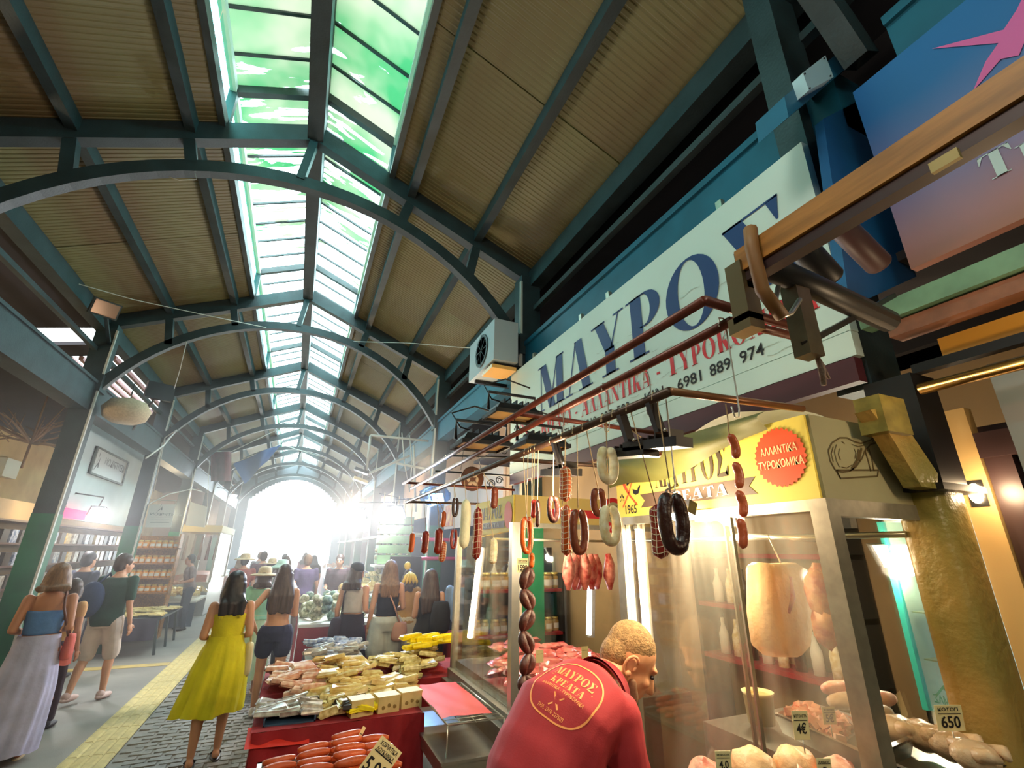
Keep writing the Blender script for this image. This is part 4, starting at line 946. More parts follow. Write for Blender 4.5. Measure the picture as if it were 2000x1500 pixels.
# woman with bucket hat and rucksack
p = Person('woman', 'person in black trousers and a mint bucket hat carrying a small rucksack', -.17, 9.2, 1.66, -.1, True, ('down', 'hip'), .12, .0, vox=.016)
p.top(W('white_tee_cloth', 216, 204, 208), 'tee', .92, 1.41, .018, .5); p.trousers(W('black_trouser_cloth', 34, 34, 44)); p.shoes(mat('dark_shoe', rgb(44, 40, 46), .5)); p.hair(M_hairb, .05); p.hat(W('mint_hat_cloth', 176, 206, 190), 'bucket')
t = thing('rucksack', 'small teal rucksack on the back of the bucket hat wearer', 'bag', p.T((0, -.2, 1.2)))
b = B(); b.ell(p.T((0, -.19, 1.2)), (.14, .09, .19), 14); b.ob('pack', W('teal_nylon', 40, 78, 84), t); b = B()
for si in (-1, 1): b.tube([p.T((si*.09, -.13, 1.36)), p.T((si*.09, .0, 1.44)), p.T((si*.11, .13, 1.3)), p.T((si*.12, .05, 1.08)), p.T((si*.1, -.14, 1.06))], .014, 6)
b.ob('strap', W('pale_webbing', 180, 186, 190), t)
# girl in navy bandeau and denim shorts
p = Person('woman', 'young woman in a navy bandeau and dark denim shorts with white trainers', -.08, 6.95, 1.66, .05, True, ('hip', 'front'), -.16, .0, vox=.012)
p.top(W('navy_bandeau_cloth', 30, 32, 62), 'bandeau', 1.17, 1.33, .012); p.trousers(W('dark_denim', 36, 40, 76), .72, .014, 'denim_shorts', .01); p.shoes(mat('white_trainer', rgb(214, 204, 200), .6)); p.hair(M_hairb, .36, 'hair', .004)
# man in green with backpack
p = Person('man', 'man in a dark green tee and white shorts by the dark goods table', -2.17, 8.45, 1.76, -.35, False, ('down', 'down'), .14, .06, vox=.014, head_yaw=-.6)
p.top(W('dark_green_tee_cloth', 26, 62, 44), 'tee', .84, 1.41, .026, .75, .064); p.trousers(W('white_shorts_cloth', 206, 188, 176), .52, .016, 'shorts', .012); p.shoes(mat('pale_trainer', rgb(190, 160, 150), .6)); p.hair(M_hairb, 0, 'hair', .006)
t = thing('backpack', 'navy and white backpack slung behind the man in dark green', 'bag', p.T((-.16, -.2, 1.14)))
b = B(); b.ell(p.T((-.13, -.2, 1.16)), (.15, .11, .22), 16); b.ob('pack', W('navy_nylon', 34, 50, 82), t); b = B(); b.ell(p.T((-.2, -.26, 1.08)), (.10, .06, .13), 12); lab(b.ob('front_pocket', W('white_nylon', 190, 200, 206), t), 'white front pocket')
b = B(); b.tube([p.T((-.12, -.15, 1.34)), p.T((-.1, -.02, 1.46)), p.T((-.12, .12, 1.34)), p.T((-.17, .06, 1.1)), p.T((-.16, -.14, 1.0))], .016, 6); b.ob('strap', W('navy_nylon', 34, 50, 82), t)
# woman at the left edge
p = Person('woman', 'bare shouldered woman in a blue tube top and long lilac skirt at the left edge', -2.18, 6.55, 1.68, .2, True, ('bent', 'bent'), .08, .0, skin=M_skin2, vox=.013, head_yaw=.1)
p.top(W('blue_tube_cloth', 92, 132, 190), 'tube_top', 1.05, 1.27, .014); p.skirt(W('pale_lilac_skirt_cloth', 190, 186, 216), 1.05, .07, .06, 7, .02, 'long_skirt', (-.05, -.02)); p.hair(M_hairl, .05, 'hair', .01); p.sandals(M_straw)
bag('brown strapped shoulder bag at the right side of the woman in the lilac skirt', p, (.24, .02, .92), (.05, .1, .12), W('coral_bag_cloth', 214, 100, 86), [(.22, .05, 1.02), (.14, .1, 1.3), (.1, .0, 1.44), (.13, -.13, 1.3), (.22, -.04, 1.02)], mat('brown_leather_strap', rgb(104, 58, 40), .5))
p = Person('woman', 'woman in a tan top and dark leggings half hidden behind the lilac skirt', -2.3, 7.35, 1.5, -.2, True, ('bent', 'down'), .16, .08, skin=M_skin2, vox=.015)
p.top(W('tan_top_cloth', 204, 150, 96), 'top', .95, 1.4, .016, .4); p.trousers(W('dark_plum_leggings', 62, 38, 48), .12, .012, 'leggings'); p.skirt(W('coral_wrap_cloth', 226, 106, 84), .98, .72, .02, 6, .008, 'wrap'); p.hair(M_hairb, .1); p.shoes(MATS['dark_shoe'])
p = Person('man', 'man in a navy tee standing at the shop shelves on the left', -3.02, 10.0, 1.78, -.5, False, ('bent', 'bent'), 0, .0, vox=.016)
p.top(W('navy_tee_cloth', 38, 40, 60), 'tee', .86, 1.41, .022, .7); p.trousers(W('grey_short_cloth', 110, 100, 96), .5, .02, 'shorts'); p.shoes(MATS['dark_shoe']); p.hair(M_haird)
p = Person('man', 'stallholder in a mottled grey shirt behind the white goods table', -2.25, 14.5, 1.7, 1.9, False, ('bent', 'bent'), 0, .15, vox=.018)
p.top(W('grey_pattern_shirt_cloth', 150, 132, 130, .4), 'shirt', .88, 1.41, .02, .7); p.trousers(W('navy_trouser_cloth', 40, 46, 72)); p.shoes(MATS['dark_shoe']); p.hair(M_haird)
# shoppers along the right stall
p = Person('woman', 'woman in a black cap, pale grey crop tank and long black skirt at the stall', .84, 7.35, 1.66, -.5, True, ('down', 'bent'), .04, .0, vox=.013, head_yaw=-.5)
p.top(W('grey_tank_cloth', 190, 180, 172), 'tank', 1.06, 1.38, .014); p.skirt(W('black_skirt_cloth', 44, 34, 50), 1.05, .12, .05, 6, .012, 'long_skirt'); p.hair(M_hairb, .14); p.hat(W('black_cap_cloth', 40, 34, 36), 'cap', 'cap'); p.sandals(M_haird)
bag('dark slouchy shoulder bag hanging against the long black skirt', p, (-.17, -.05, .86), (.12, .12, .15), W('dark_bag_cloth', 50, 38, 54), [(-.14, -.05, 1.0), (-.1, -.12, 1.3), (-.08, .0, 1.44), (-.12, .1, 1.2), (-.14, .0, 1.0)], W('dark_bag_cloth', 50, 38, 54))
p = Person('woman', 'woman in a navy strappy top and pale shorts with a pink crossbody bag', 1.27, 7.15, 1.70, .0, True, ('down', 'bent'), .06, .0, vox=.012)
p.top(W('navy_cami_cloth', 28, 28, 44), 'camisole', 1.0, 1.29, .014); p.straps(W('navy_cami_cloth', 28, 28, 44), .08, .012); p.trousers(W('pale_shorts_cloth', 196, 196, 184), .6, .03, 'shorts', .04); p.hair(M_hairl, .26, 'hair', .012); p.shoes(MATS['white_trainer'])
bag('small pink crossbody bag on the woman in pale shorts', p, (.17, -.12, .82), (.11, .06, .12), W('pink_bag_cloth', 206, 152, 132), [(.16, -.14, .92), (.06, -.14, 1.15), (-.06, -.11, 1.38), (-.05, .02, 1.44), (.0, .13, 1.3), (.16, .02, .95)], W('pink_bag_cloth', 206, 152, 132), 'crossbody_bag')
p = Person('woman', 'woman in a mustard blouse reaching over the stall beside the pale shorts', 1.62, 7.62, 1.58, -.5, True, ('down', 'reach'), 0, .1, vox=.016)
p.top(W('mustard_blouse_cloth', 176, 128, 58), 'blouse', .9, 1.41, .022, .8); p.trousers(W('cream_shorts_cloth', 206, 190, 160), .5, .02, 'shorts'); p.hair(M_hairb, .12); p.shoes(MATS['dark_shoe'])
p = Person('woman', 'long haired woman in a sleeveless black dress next to the green column', 1.72, 6.62, 1.60, -.15, True, ('front', 'bent'), 0, .0, vox=.012)
p.top(W('black_dress_cloth', 32, 28, 28), 'dress_bodice', .95, 1.39, .014); p.skirt(W('black_dress_cloth', 32, 28, 28), 1.08, .56, .02, 6, .008, 'dress_skirt'); p.hair(M_hairb, .34, 'hair', .01); p.sandals(M_haird)
bag('black backpack hanging from the shoulder of the woman in the black dress', p, (.14, -.2, 1.12), (.14, .1, .2), W('black_bag_cloth', 36, 32, 32), [(.12, -.16, 1.26), (.12, -.08, 1.42), (.13, .05, 1.38), (.17, .05, 1.15), (.16, -.14, 1.0)], W('black_bag_cloth', 36, 32, 32), 'backpack')
p = Person('man', 'stallholder in a grey flat cap facing the long haired woman', 2.36, 7.2, 1.62, 2.6, False, ('bent', 'bent'), 0, .1, vox=.016)
p.top(W('pale_blue_shirt_cloth', 140, 160, 186), 'shirt', .88, 1.41, .02, .9); p.trousers(W('navy_trouser_cloth', 40, 46, 72)); p.hair(M_hairg); p.hat(W('grey_cap_cloth', 134, 120, 104), 'cap', 'cap'); p.shoes(MATS['dark_shoe'])
# people further down the hall
CR = [(-.98, 12.3, 1.72, 'man', 'brick red', (150, 66, 54), 'shopper in a brick red shirt stooping in the crowd', False, 'straw'),
      (-.72, 14.2, 1.78, 'man', 'maroon', (84, 38, 58), 'tall shopper in a maroon shirt behind the brick red shirt', False, None),
      (-1.25, 14.6, 1.66, 'woman', 'pale blue', (150, 170, 190), 'shopper in a pale blue top and light cap near the left stalls', True, 'cap'),
      (-.45, 12.6, 1.62, 'woman', 'slate teal', (74, 98, 104), 'shopper in a slate teal top under a straw hat', True, 'straw'),
      (-.15, 12.0, 1.70, 'woman', 'white', (214, 214, 204), 'shopper in a white blouse behind the bucket hat', True, None),
      (.28, 11.6, 1.74, 'man', 'purple', (92, 74, 110), 'shopper in a purple shirt silhouetted against the far gateway', False, None),
      (-.3, 17.5, 1.70, 'man', 'dusty violet', (120, 92, 124), 'distant walker in a dusty violet shirt in mid hall', False, None),
      (.35, 19.5, 1.72, 'woman', 'dusky rose', (176, 120, 130), 'distant walker in a dusky rose top near the gateway', True, None),
      (-1.1, 19.0, 1.74, 'man', 'ash grey', (140, 136, 140), 'distant walker in an ash grey shirt near the left stalls', False, None),
      (.55, 15.8, 1.68, 'woman', 'charcoal', (60, 54, 60), 'shopper in a charcoal top at the far right stalls', True, None)]
for i, (x, y, h, kd, cn, c, l, fem, ht) in enumerate(CR):
    p = Person(kd, l, x, y, h, random.uniform(-.4, .4), fem, random.choice([('down', 'bent'), ('bent', 'down'), ('down', 'down')]), random.uniform(-.14, .14), .05, vox=.022)
    p.top(W(cn.replace(' ', '_')+'_cloth', *c), 'shirt', .88, 1.41, .02, .6); p.trousers(W(('dark_blue_cloth', 'stone_cloth', 'brown_cloth')[i % 3], *((46, 52, 80), (170, 156, 136), (90, 70, 60))[i % 3]), .12 if i % 2 else .5); p.shoes(MATS['dark_shoe']); p.hair((M_haird, M_hairb, M_hairl)[i % 3], .2 if fem else 0)
    if ht: p.hat(M_straw if ht == 'straw' else W('pale_cap_cloth', 186, 206, 214), ht)
p = Person('man', 'stallholder in dark clothes behind the bright lamp lit stall', .92, 11.3, 1.75, 2.9, False, ('bent', 'bent'), 0, .1, vox=.018)
p.top(W('plum_shirt_cloth', 84, 58, 66), 'shirt', .88, 1.41, .022, .9); p.trousers(W('dark_blue_cloth', 46, 52, 80)); p.hair(M_hairb, 0); p.shoes(MATS['dark_shoe'])
# ---- the butcher bending into the stall
def butcher():
    x0, y0 = .76, 1.66
    t = thing('person', 'butcher in a crimson polo with a printed back logo bending over beside the near kiosk', 'person', (x0, y0, 0))
    fwd = Vector((.97, .22, 0)).normalized(); lf = Vector((-fwd.y, fwd.x, 0)); up = Z3
    # spine points: pelvis, waist, mid back, upper back, neck base
    hd = PY(1228, 1292, 1.72)
    pel = Vector((x0-.02, y0-.02, .93)); nb = hd+Vector((-.135, -.02, -.075))
    sp = [pel, pel+(nb-pel)*.3+Vector((-.03, 0, .085)), pel+(nb-pel)*.6+Vector((-.03, 0, .115)), pel+(nb-pel)*.86+Vector((-.01, 0, .045)), nb]
    def fr(i):
        tg = (sp[min(i+1, 4)]-sp[max(i-1, 0)]).normalized(); f = lf.cross(tg).normalized()*-1
        return -lf, f
    dims = [(.165, .14), (.17, .14), (.185, .13), (.165, .108), (.075, .07)]
    b = B(); secs = [(sp[i], *fr(i), *dims[i]) for i in range(5)]; loft(b, secs, 18)
    Mh = Matrix.Rotation(math.radians(-112), 3, 'Z')@Matrix.Rotation(math.radians(-38), 3, 'X')
    P = lambda v: hd+Mh@(Vector(v)*1.02)
    b.ell(P((0, -.012, .035)), (.078, .1, .095), 18, Mh); b.ell(P((0, .032, -.03)), (.062, .07, .088), 16, Mh); b.ell(P((0, .055, -.09)), (.043, .042, .034), 12, Mh)
    cap(b, P((0, .096, .012)), P((0, .118, -.03)), .010, .017); b.ell(P((.012, .104, -.036)), (.012, .012, .009), 8, Mh); b.ell(P((-.012, .104, -.036)), (.012, .012, .009), 8, Mh)
    b.ell(P((0, .095, -.062)), (.024, .012, .007), 8, Mh); b.ell(P((0, .092, -.076)), (.022, .012, .008), 8, Mh); b.ell(P((0, .086, .034)), (.052, .02, .012), 10, Mh)
    for si in (-1, 1):
        b.ell(P((si*.034, .078, -.02)), (.022, .02, .018), 8, Mh)
    cap(b, nb, P((0, -.03, -.05)), .066, .062)
    shR = sp[3]-lf*.135+Vector((0, 0, -.03)); shL = sp[3]+lf*.165+Vector((0, 0, -.03))
    for sh, sd in ((shR, -1), (shL, 1)):
        el = sh+fwd*.04+Vector((0, 0, -.29))-lf*(.02*-sd); wr = el+fwd*.16+Vector((0, 0, -.19))
        cap(b, sh, el, .056, .044); cap(b, el, wr, .044, .03)
    for sd in (-1, 1):
        hip = pel+lf*(sd*.1); kn = hip+fwd*.06+Vector((0, 0, -.43)); an = Vector((hip.x-.02, hip.y, .09))
        cap(b, hip, kn, .092, .06); cap(b, kn, an, .06, .04); cap(b, an+fwd*-.02+Vector((0, 0, -.045)), an+fwd*.14+Vector((0, 0, -.05)), .04, .035)
    ex = B()
    for sh, sd in ((shR, -1), (shL, 1)):
        el = sh+fwd*.04+Vector((0, 0, -.29))-lf*(.02*-sd); wr = el+fwd*.16+Vector((0, 0, -.19)); hand(ex, wr, wr-el, sd, 1.05, fwd)
    for si in (-1, 1):   # ears with a curled rim and hollow
        pts = [P((si*(.078+.008*math.sin(a)), -.012+.024*math.cos(a)-.006, -.008+.036*math.sin(a))) for a in np.linspace(.0, 2*math.pi, 14)[:-1]]
        ex.tube([P((si*(.079+.006*math.sin(a)+.004), -.012-.022*math.cos(a), -.006+.034*math.sin(a))) for a in np.linspace(-1.9, 2.6, 16)], [.003]+[.0058]*13+[.005, .002], 8); ex.ell(P((si*.077, -.012, -.006)), (.005, .02, .03), 12, Mh); ex.ell(P((si*.081, -.006, -.034)), (.007, .011, .012), 10, Mh); ex.ell(P((si*.080, .006, -.008)), (.006, .006, .011), 8, Mh)
    remesh(b, 'body', mat('ruddy_skin', rgb(222, 160, 116), .5, 0, .12, 20, sss=.12), t, .0085, 2, ex)
    e = B()
    for si in (-1, 1): e.ell(P((si*.031, .09, .010)), (.011, .008, .008), 8, Mh)
    e.ob('eyes', M_haird, t)
    h = B(); h.ell(P((0, -.022, .054)), (.080, .098, .088), 20, Mh); h.ell(P((0, -.055, .0)), (.074, .062, .075), 16, Mh)
    remesh(h, 'hair', M_hairg, t, .008, 1, None, .0012)
    bd = B(); bd.ell(P((0, .064, -.088)), (.042, .036, .03), 12, Mh)
    for si in (-1, 1): cap(bd, P((si*.056, .03, -.05)), P((si*.036, .07, -.09)), .018, .02)
    remesh(bd, 'stubble', mat('grey_stubble', rgb(176, 132, 100), .8, 0, .25, 90), t, .008, 2)
    # polo
    s = B(); g = .022
    secs = [(sp[0]+Vector((-.01, 0, -.16)), *fr(0), .185, .16)]+[(sp[i], *fr(i), dims[i][0]+g, dims[i][1]+g) for i in range(4)]+[(sp[4]-(sp[4]-sp[3])*.25, *fr(4), .1, .095)]
    loft(s, secs, 22)
    for sh, sd in ((shR, -1), (shL, 1)):
        el = sh+fwd*.04+Vector((0, 0, -.29))-lf*(.02*-sd); cap(s, sh+Vector((0, 0, .005)), sh*.2+el*.8, .072, .07)
        cap(s, sh, sp[3], .072, .088)
    M_polo = mat('crimson_polo_cloth', rgb(176, 46, 54), .8, 0, .1, 9, bump=.06, bscale=220)
    po = remesh(s, 'polo_shirt', M_polo, t, .009, 3)
    # sleeve folds and side creases, pushed into the shirt
    me = po.data; n = len(me.vertices); co = np.empty(n*3, 'f'); me.vertices.foreach_get('co', co); co = co.reshape(-1, 3); no = np.empty(n*3, 'f'); me.vertices.foreach_get('normal', no); no = no.reshape(-1, 3)
    q = co-np.array(sp[3]); a_ = q@np.array(fwd); z_ = q[:, 2]; l_ = q@np.array(lf)
    fold = np.sin(a_*46+z_*26+np.sin(z_*22)*1.4)*np.clip((-z_-.02)/.18, 0, 1)*.0065 + np.sin(a_*24-z_*42+l_*9)*np.clip((-z_-.08)/.2, 0, 1)*.005
    co += no*fold[:, None]; me.vertices.foreach_set('co', co.ravel()); me.update()
    cl_ = B(); 
    R_, F_ = fr(4); c0 = sp[4]-(sp[4]-sp[3])*.22; tg = (sp[4]-sp[3]).normalized()
    cl_.grid(lambda u, v: c0+tg*(.0+.055*math.sin(v*math.pi*.5))+R_*((.092+.02*(1-v)-.008*v)*math.cos(2*math.pi*u))+F_*((.086+.02*(1-v)-.008*v)*math.sin(2*math.pi*u)), 30, 5, closed_u=True)
    cl_.grid(lambda u, v: c0+tg*(.055-.05*v)+R_*((.086+.034*v)*math.cos(2*math.pi*u))+F_*((.08+.034*v)*math.sin(2*math.pi*u)), 30, 4, closed_u=True)
    cl_.ob('collar', mat('crimson_collar', rgb(150, 34, 46), .8, 0, .1, 9), t)
    tr = B()
    loft(tr, [(pel+Vector((0, 0, -.12)), -lf, fwd, .18, .15), (pel, -lf, fwd, .185, .155), (pel+Vector((0, 0, .08)), -lf, fwd, .17, .145)], 16)
    for sd in (-1, 1):
        hip = pel+lf*(sd*.1); kn = hip+fwd*.06+Vector((0, 0, -.43)); an = Vector((hip.x-.02, hip.y, .09)); cap(tr, hip, kn, .105, .078); cap(tr, kn, an+Vector((0, 0, .02)), .078, .06)
    remesh(tr, 'trousers', W('dark_blue_cloth', 46, 52, 80), t, .014, 2)
    for sd in (-1, 1):
        hip = pel+lf*(sd*.1); an = Vector((hip.x-.02, hip.y, .09)); q_ = B(); cap(q_, an+fwd*-.03+Vector((0, 0, -.04)), an+fwd*.16+Vector((0, 0, -.045)), .048, .042); q_.ob('shoe', MATS['dark_shoe'], t)
    # printed logo, projected on the back of the shirt along the viewer-facing back normal
    from mathutils.bvhtree import BVHTree
    bm = bmesh.new(); bm.from_mesh(me); bv = BVHTree.FromBMesh(bm)
    mid = sp[2]*.8+sp[3]*.2; tgm = (sp[3]-sp[1]).normalized(); nrm = (-lf*.62+lf.cross(tgm)*-.0+Vector((0, 0, 0))); bk = tgm.cross(-lf).normalized(); bk = bk if bk.z > 0 else -bk
    nd = (bk*.85-lf*.5).normalized(); Vv = (tgm-nd*tgm.dot(nd)).normalized(); Uu = Vv.cross(nd).normalized()
    if Uu.dot(-lf) < 0: Uu = -Uu
    def proj(b_, off=.0015):
        out = B()
        for v in b_.v:
            v = Vector(v); hit = bv.ray_cast(v+nd*.4, -nd)
            p_ = (hit[0]+hit[1]*off) if hit[0] is not None else v
            out.v.append(tuple(p_))
        out.f = b_.f; out.mi = b_.mi; out.sm = b_.sm; return out
    O = mid
    lg = B()
    def ringpt(a, r): return O+Uu*(r*.118*math.copysign(abs(math.cos(a))**.75, math.cos(a)))+Vv*(r*.112*math.copysign(abs(math.sin(a))**.75, math.sin(a)))
    n = 60
    for i in range(n):
        a, c = 2*math.pi*i/n, 2*math.pi*(i+1)/n; lg.poly([ringpt(a, .955), ringpt(a, 1), ringpt(c, 1), ringpt(c, .955)])
    def wt_(txt, y, h, w_):
        q = B(); serif_text(q, txt, O+Vv*y-Uu*(w_/2), Uu, Vv, h, width=w_); return q
    for q in (wt_('ΜΑΥΡΟΣ', .038, .036, .165), wt_('ΚΡΕΑΤΑ', -.005, .028, .135)): lg.add(q.v, q.f)
    lg.poly([O+Uu*-.085+Vv*.029, O+Uu*.085+Vv*.029, O+Uu*.085+Vv*.032, O+Uu*-.085+Vv*.032])
    sans_text(lg, 'ΑΛΛΑΝΤΙΚΑ - ΤΥΡΟΚΟΜΙΚΑ', O+Vv*-.025, Uu, Vv, .011, width=.17, bold=.01, align='C')
    sans_text(lg, 'ΤΗΛ. 2310 227503', O+Vv*-.094, Uu, Vv, .012, width=.105, bold=.01, align='C')
    lg.poly([O+Uu*-.022+Vv*-.034, O+Uu*-.017+Vv*-.032, O+Uu*.022+Vv*-.072, O+Uu*.017+Vv*-.076]); lg.poly([O+Uu*.02+Vv*-.034, O+Uu*.024+Vv*-.036, O+Uu*-.016+Vv*-.076, O+Uu*-.02+Vv*-.073])
    proj(lg).ob('back_print', mat('apricot_print', rgb(246, 160, 92), .6), po)
butcher()
# ------------------------------------------------------------------ hanging frames of brown tube
M_frame = mat('dark_brown_tube', rgb(84, 60, 48), .4, .3, .3, 20)
uf = thing('sausage_rack', 'upper red brown tube frame crossing in front of the big pale sign', 'frame', (.9, 1.6, 2.45))
rails = [((.86, .755, H+.605), (.86, 4.6, H+.605)), ((.945, .755, H+.565), (.945, 4.6, H+.565))]
for a, c in rails:
    b = B(); b.tube([a, c], .0135, 10); b.ob('rail', M_brown, uf)
b = B(); b.tube([(.86, .755, H+.605), (1.2, .755, H+.60)], .0135, 10); b.ob('cross_rail', M_brown, uf); b = B(); b.tube([(.945, .755, H+.565), (1.2, .755, H+.57)], .012, 10); b.ob('cross_rail', M_brown, uf)
b = B(); b.tube([(.86, 1.9, H+.605), (1.9, 1.9, H+.60)], .012, 8); b.ob('cross_rail', M_brown, uf); b = B(); b.tube([(.86, 4.5, H+.605), (2.0, 4.5, H+.60)], .012, 8); b.ob('cross_rail', M_brown, uf)
XL_, ZL = .88, H+.418
lf_ = thing('sausage_rack', 'lower dark tube frame from which the nearest sausages hang', 'frame', (XL_, 2.2, ZL))
b = B(); b.tube([(XL_, .93, ZL), (XL_, 4.45, ZL)], .0135, 10); b.ob('rail', M_frame, lf_)
b = B(); b.tube([(XL_, .93, ZL), (XK-.03, .93, ZL+.02)], .011, 10); b.ob('cross_rail', mat('painted_lit_tube', rgb(150, 100, 66), .35, .4), lf_)  # lighter brown puts lamp light into this rail's colour
b = B(); b.tube([(XL_, 2.05, ZL), (1.9, 2.05, ZL+.02)], .011, 8); b.ob('cross_rail', M_frame, lf_); b = B(); b.tube([(XL_, 4.4, ZL), (1.9, 4.4, ZL+.02)], .011, 8); b.ob('cross_rail', M_frame, lf_)
# floodlights slung on the frames: black body, orange glass
def flood(p, sc=1., yaw=0., lit=False, l=''):
    t = thing('floodlight', l, 'lamp', p)
    p = Vector(p); Rz = Matrix.Rotation(yaw, 3, 'Z'); T = lambda x, y, z: p+Rz@Vector((x*sc, y*sc, z*sc))
    b = B()
    vs = [T(*v) for v in ((-.13, -.1, 0), (.13, -.1, 0), (.13, .1, 0), (-.13, .1, 0), (-.1, -.07, .045), (.1, -.07, .045), (.1, .07, .045), (-.1, .07, .045))]
    b.add(vs, [(4, 5, 6, 7), (0, 1, 5, 4), (1, 2, 6, 5), (2, 3, 7, 6), (3, 0, 4, 7)])
    for i in range(5): b.obox(T(-.07+.035*i, 0, .055), (.008*sc, .13*sc, .03*sc), Rz)
    b.obox(T(0, -.1, -.004), (.27*sc, .012*sc, .02*sc), Rz); b.obox(T(0, .1, -.004), (.27*sc, .012*sc, .02*sc), Rz); b.obox(T(-.13, 0, -.004), (.012*sc, .21*sc, .02*sc), Rz); b.obox(T(.13, 0, -.004), (.012*sc, .21*sc, .02*sc), Rz)
    b.ob('housing', M_black, t)
    b = B(); b.add([T(-.12, -.09, -.002), T(.12, -.09, -.002), T(.12, .09, -.002), T(-.12, .09, -.002)], [(3, 2, 1, 0)]); b.ob('glass', emis('lit_lamp_glass', (1, .86, .6, 1), 30) if lit else mat('amber_glass', rgb(224, 170, 96), .25), t)
    b = B(); b.tube([T(-.14, 0, .02), T(-.14, 0, .12), T(.14, 0, .12), T(.14, 0, .02)], .009*sc, 6); b.ob('bracket', M_black, t)
    b = B(); b.tube([T(.0, .0, .06), T(-.1, .06, .1), T(-.16, .02, .16), T(-.05, -.02, .2), T(.1, -.02, .17)], .005*sc, 6); b.ob('cable', M_black, t)
    return t
flood(PX(1000, 812, .98), 1.0, 0, False, 'unlit floodlight with amber glass under the upper frame, nearest of the three')
flood(PX(940, 870, 1.0), 1.25, 0, False, 'unlit floodlight with amber glass at the far end of the upper frame')
flood(PX(1055, 872, 1.15), 1.0, 0, False, 'unlit floodlight with amber glass close to the bottom corner of the pale sign')
# black lamp bars that hang from the lower rail
for i, (px, py, yy, l) in enumerate(((1330, 820, 1.02, 'black lamp fitting hooked over the lower rail before the green tarpaulin'), (1225, 845, 1.16, 'black lamp fitting hooked over the lower rail left of the tarpaulin'), (1085, 915, 1.6, 'black lamp fitting hooked over the lower rail at its far end'))):
    t = thing('rail_lamp', l, 'lamp', (XL_+.06, yy, ZL-.1)); b = B()
    b.bar((XL_, yy, ZL+.01), (XL_+.03, yy, ZL-.09), .018, .028); b.ob('arm', M_black, t)
    b = B(); b.obox((XL_+.06, yy+.06, ZL-.115), (.06, .24, .028), Matrix.Rotation(.12, 3, 'X'))
    for k in range(7): b.obox((XL_+.06, yy-.03+k*.03, ZL-.098), (.05, .006, .02), Matrix.Rotation(.12, 3, 'X'))
    b.ob('housing', M_black, t)
    b = B(); b.ell((XL_+.03, yy-.02, ZL-.09), (.006, .006, .006), 8); b.ob('bolt', M_wire, t)
# the lit floodlight in front of the yellow header
lp = Vector((XK-.075, 1.47, H+.165))
t = thing('floodlight', 'lit floodlight glaring on the yellow header of the near kiosk', 'lamp', lp)
b = B(); b.obox(lp, (.04, .13, .05), Matrix.Rotation(.35, 3, 'Y')); b.ob('housing', M_black, t)
b = B(); b.obox(lp+Vector((.0, 0, -.03)), (.05, .115, .012), Matrix.Rotation(.35, 3, 'Y')); b.ob('glass', emis('lit_flood', (1, .84, .55, 1), 60), t)
b = B(); b.tube([lp+Vector((0, .07, 0)), lp+Vector((.0, .07, .08)), (XK-.01, 1.54, H+.27)], .006, 6); b.ob('bracket', M_black, t)
# ------------------------------------------------------------------ sausages
def meat(name, r, g, b_, k=.3, ns=14, rough=.32, c2=None): return mat(name, rgb(r, g, b_), rough, 0, k, ns, c2=c2, bump=.25, bscale=45, sss=.05)
M_red = meat('cured_red_meat', 150, 38, 22); M_orange = meat('orange_smoked_meat', 206, 92, 28); M_darkm = meat('dark_cured_meat', 60, 28, 24); M_brownm = meat('brown_smoked_meat', 128, 58, 36)
M_pale = meat('pale_mould_rind', 252, 244, 216, .35, 30, .8, rgb(222, 200, 146)); M_cream = meat('cream_casing', 252, 244, 206, .15, 20, .6); M_pinkm = meat('pink_wurst', 214, 104, 62, .15)
M_net = mat('white_string_net', rgb(236, 220, 190), .8); M_string = mat('pale_string', rgb(206, 180, 140), .8)
def hook_from(b, top, bot, r=.0022): b.tube([top+Vector((-.012, 0, -.012)), top+Vector((-.008, 0, .012)), top+Vector((.006, 0, .012)), top+Vector((.008, 0, -.01)), bot], r, 6)
def on_rail(px, X=XL_): return PX(px, 900, X).y
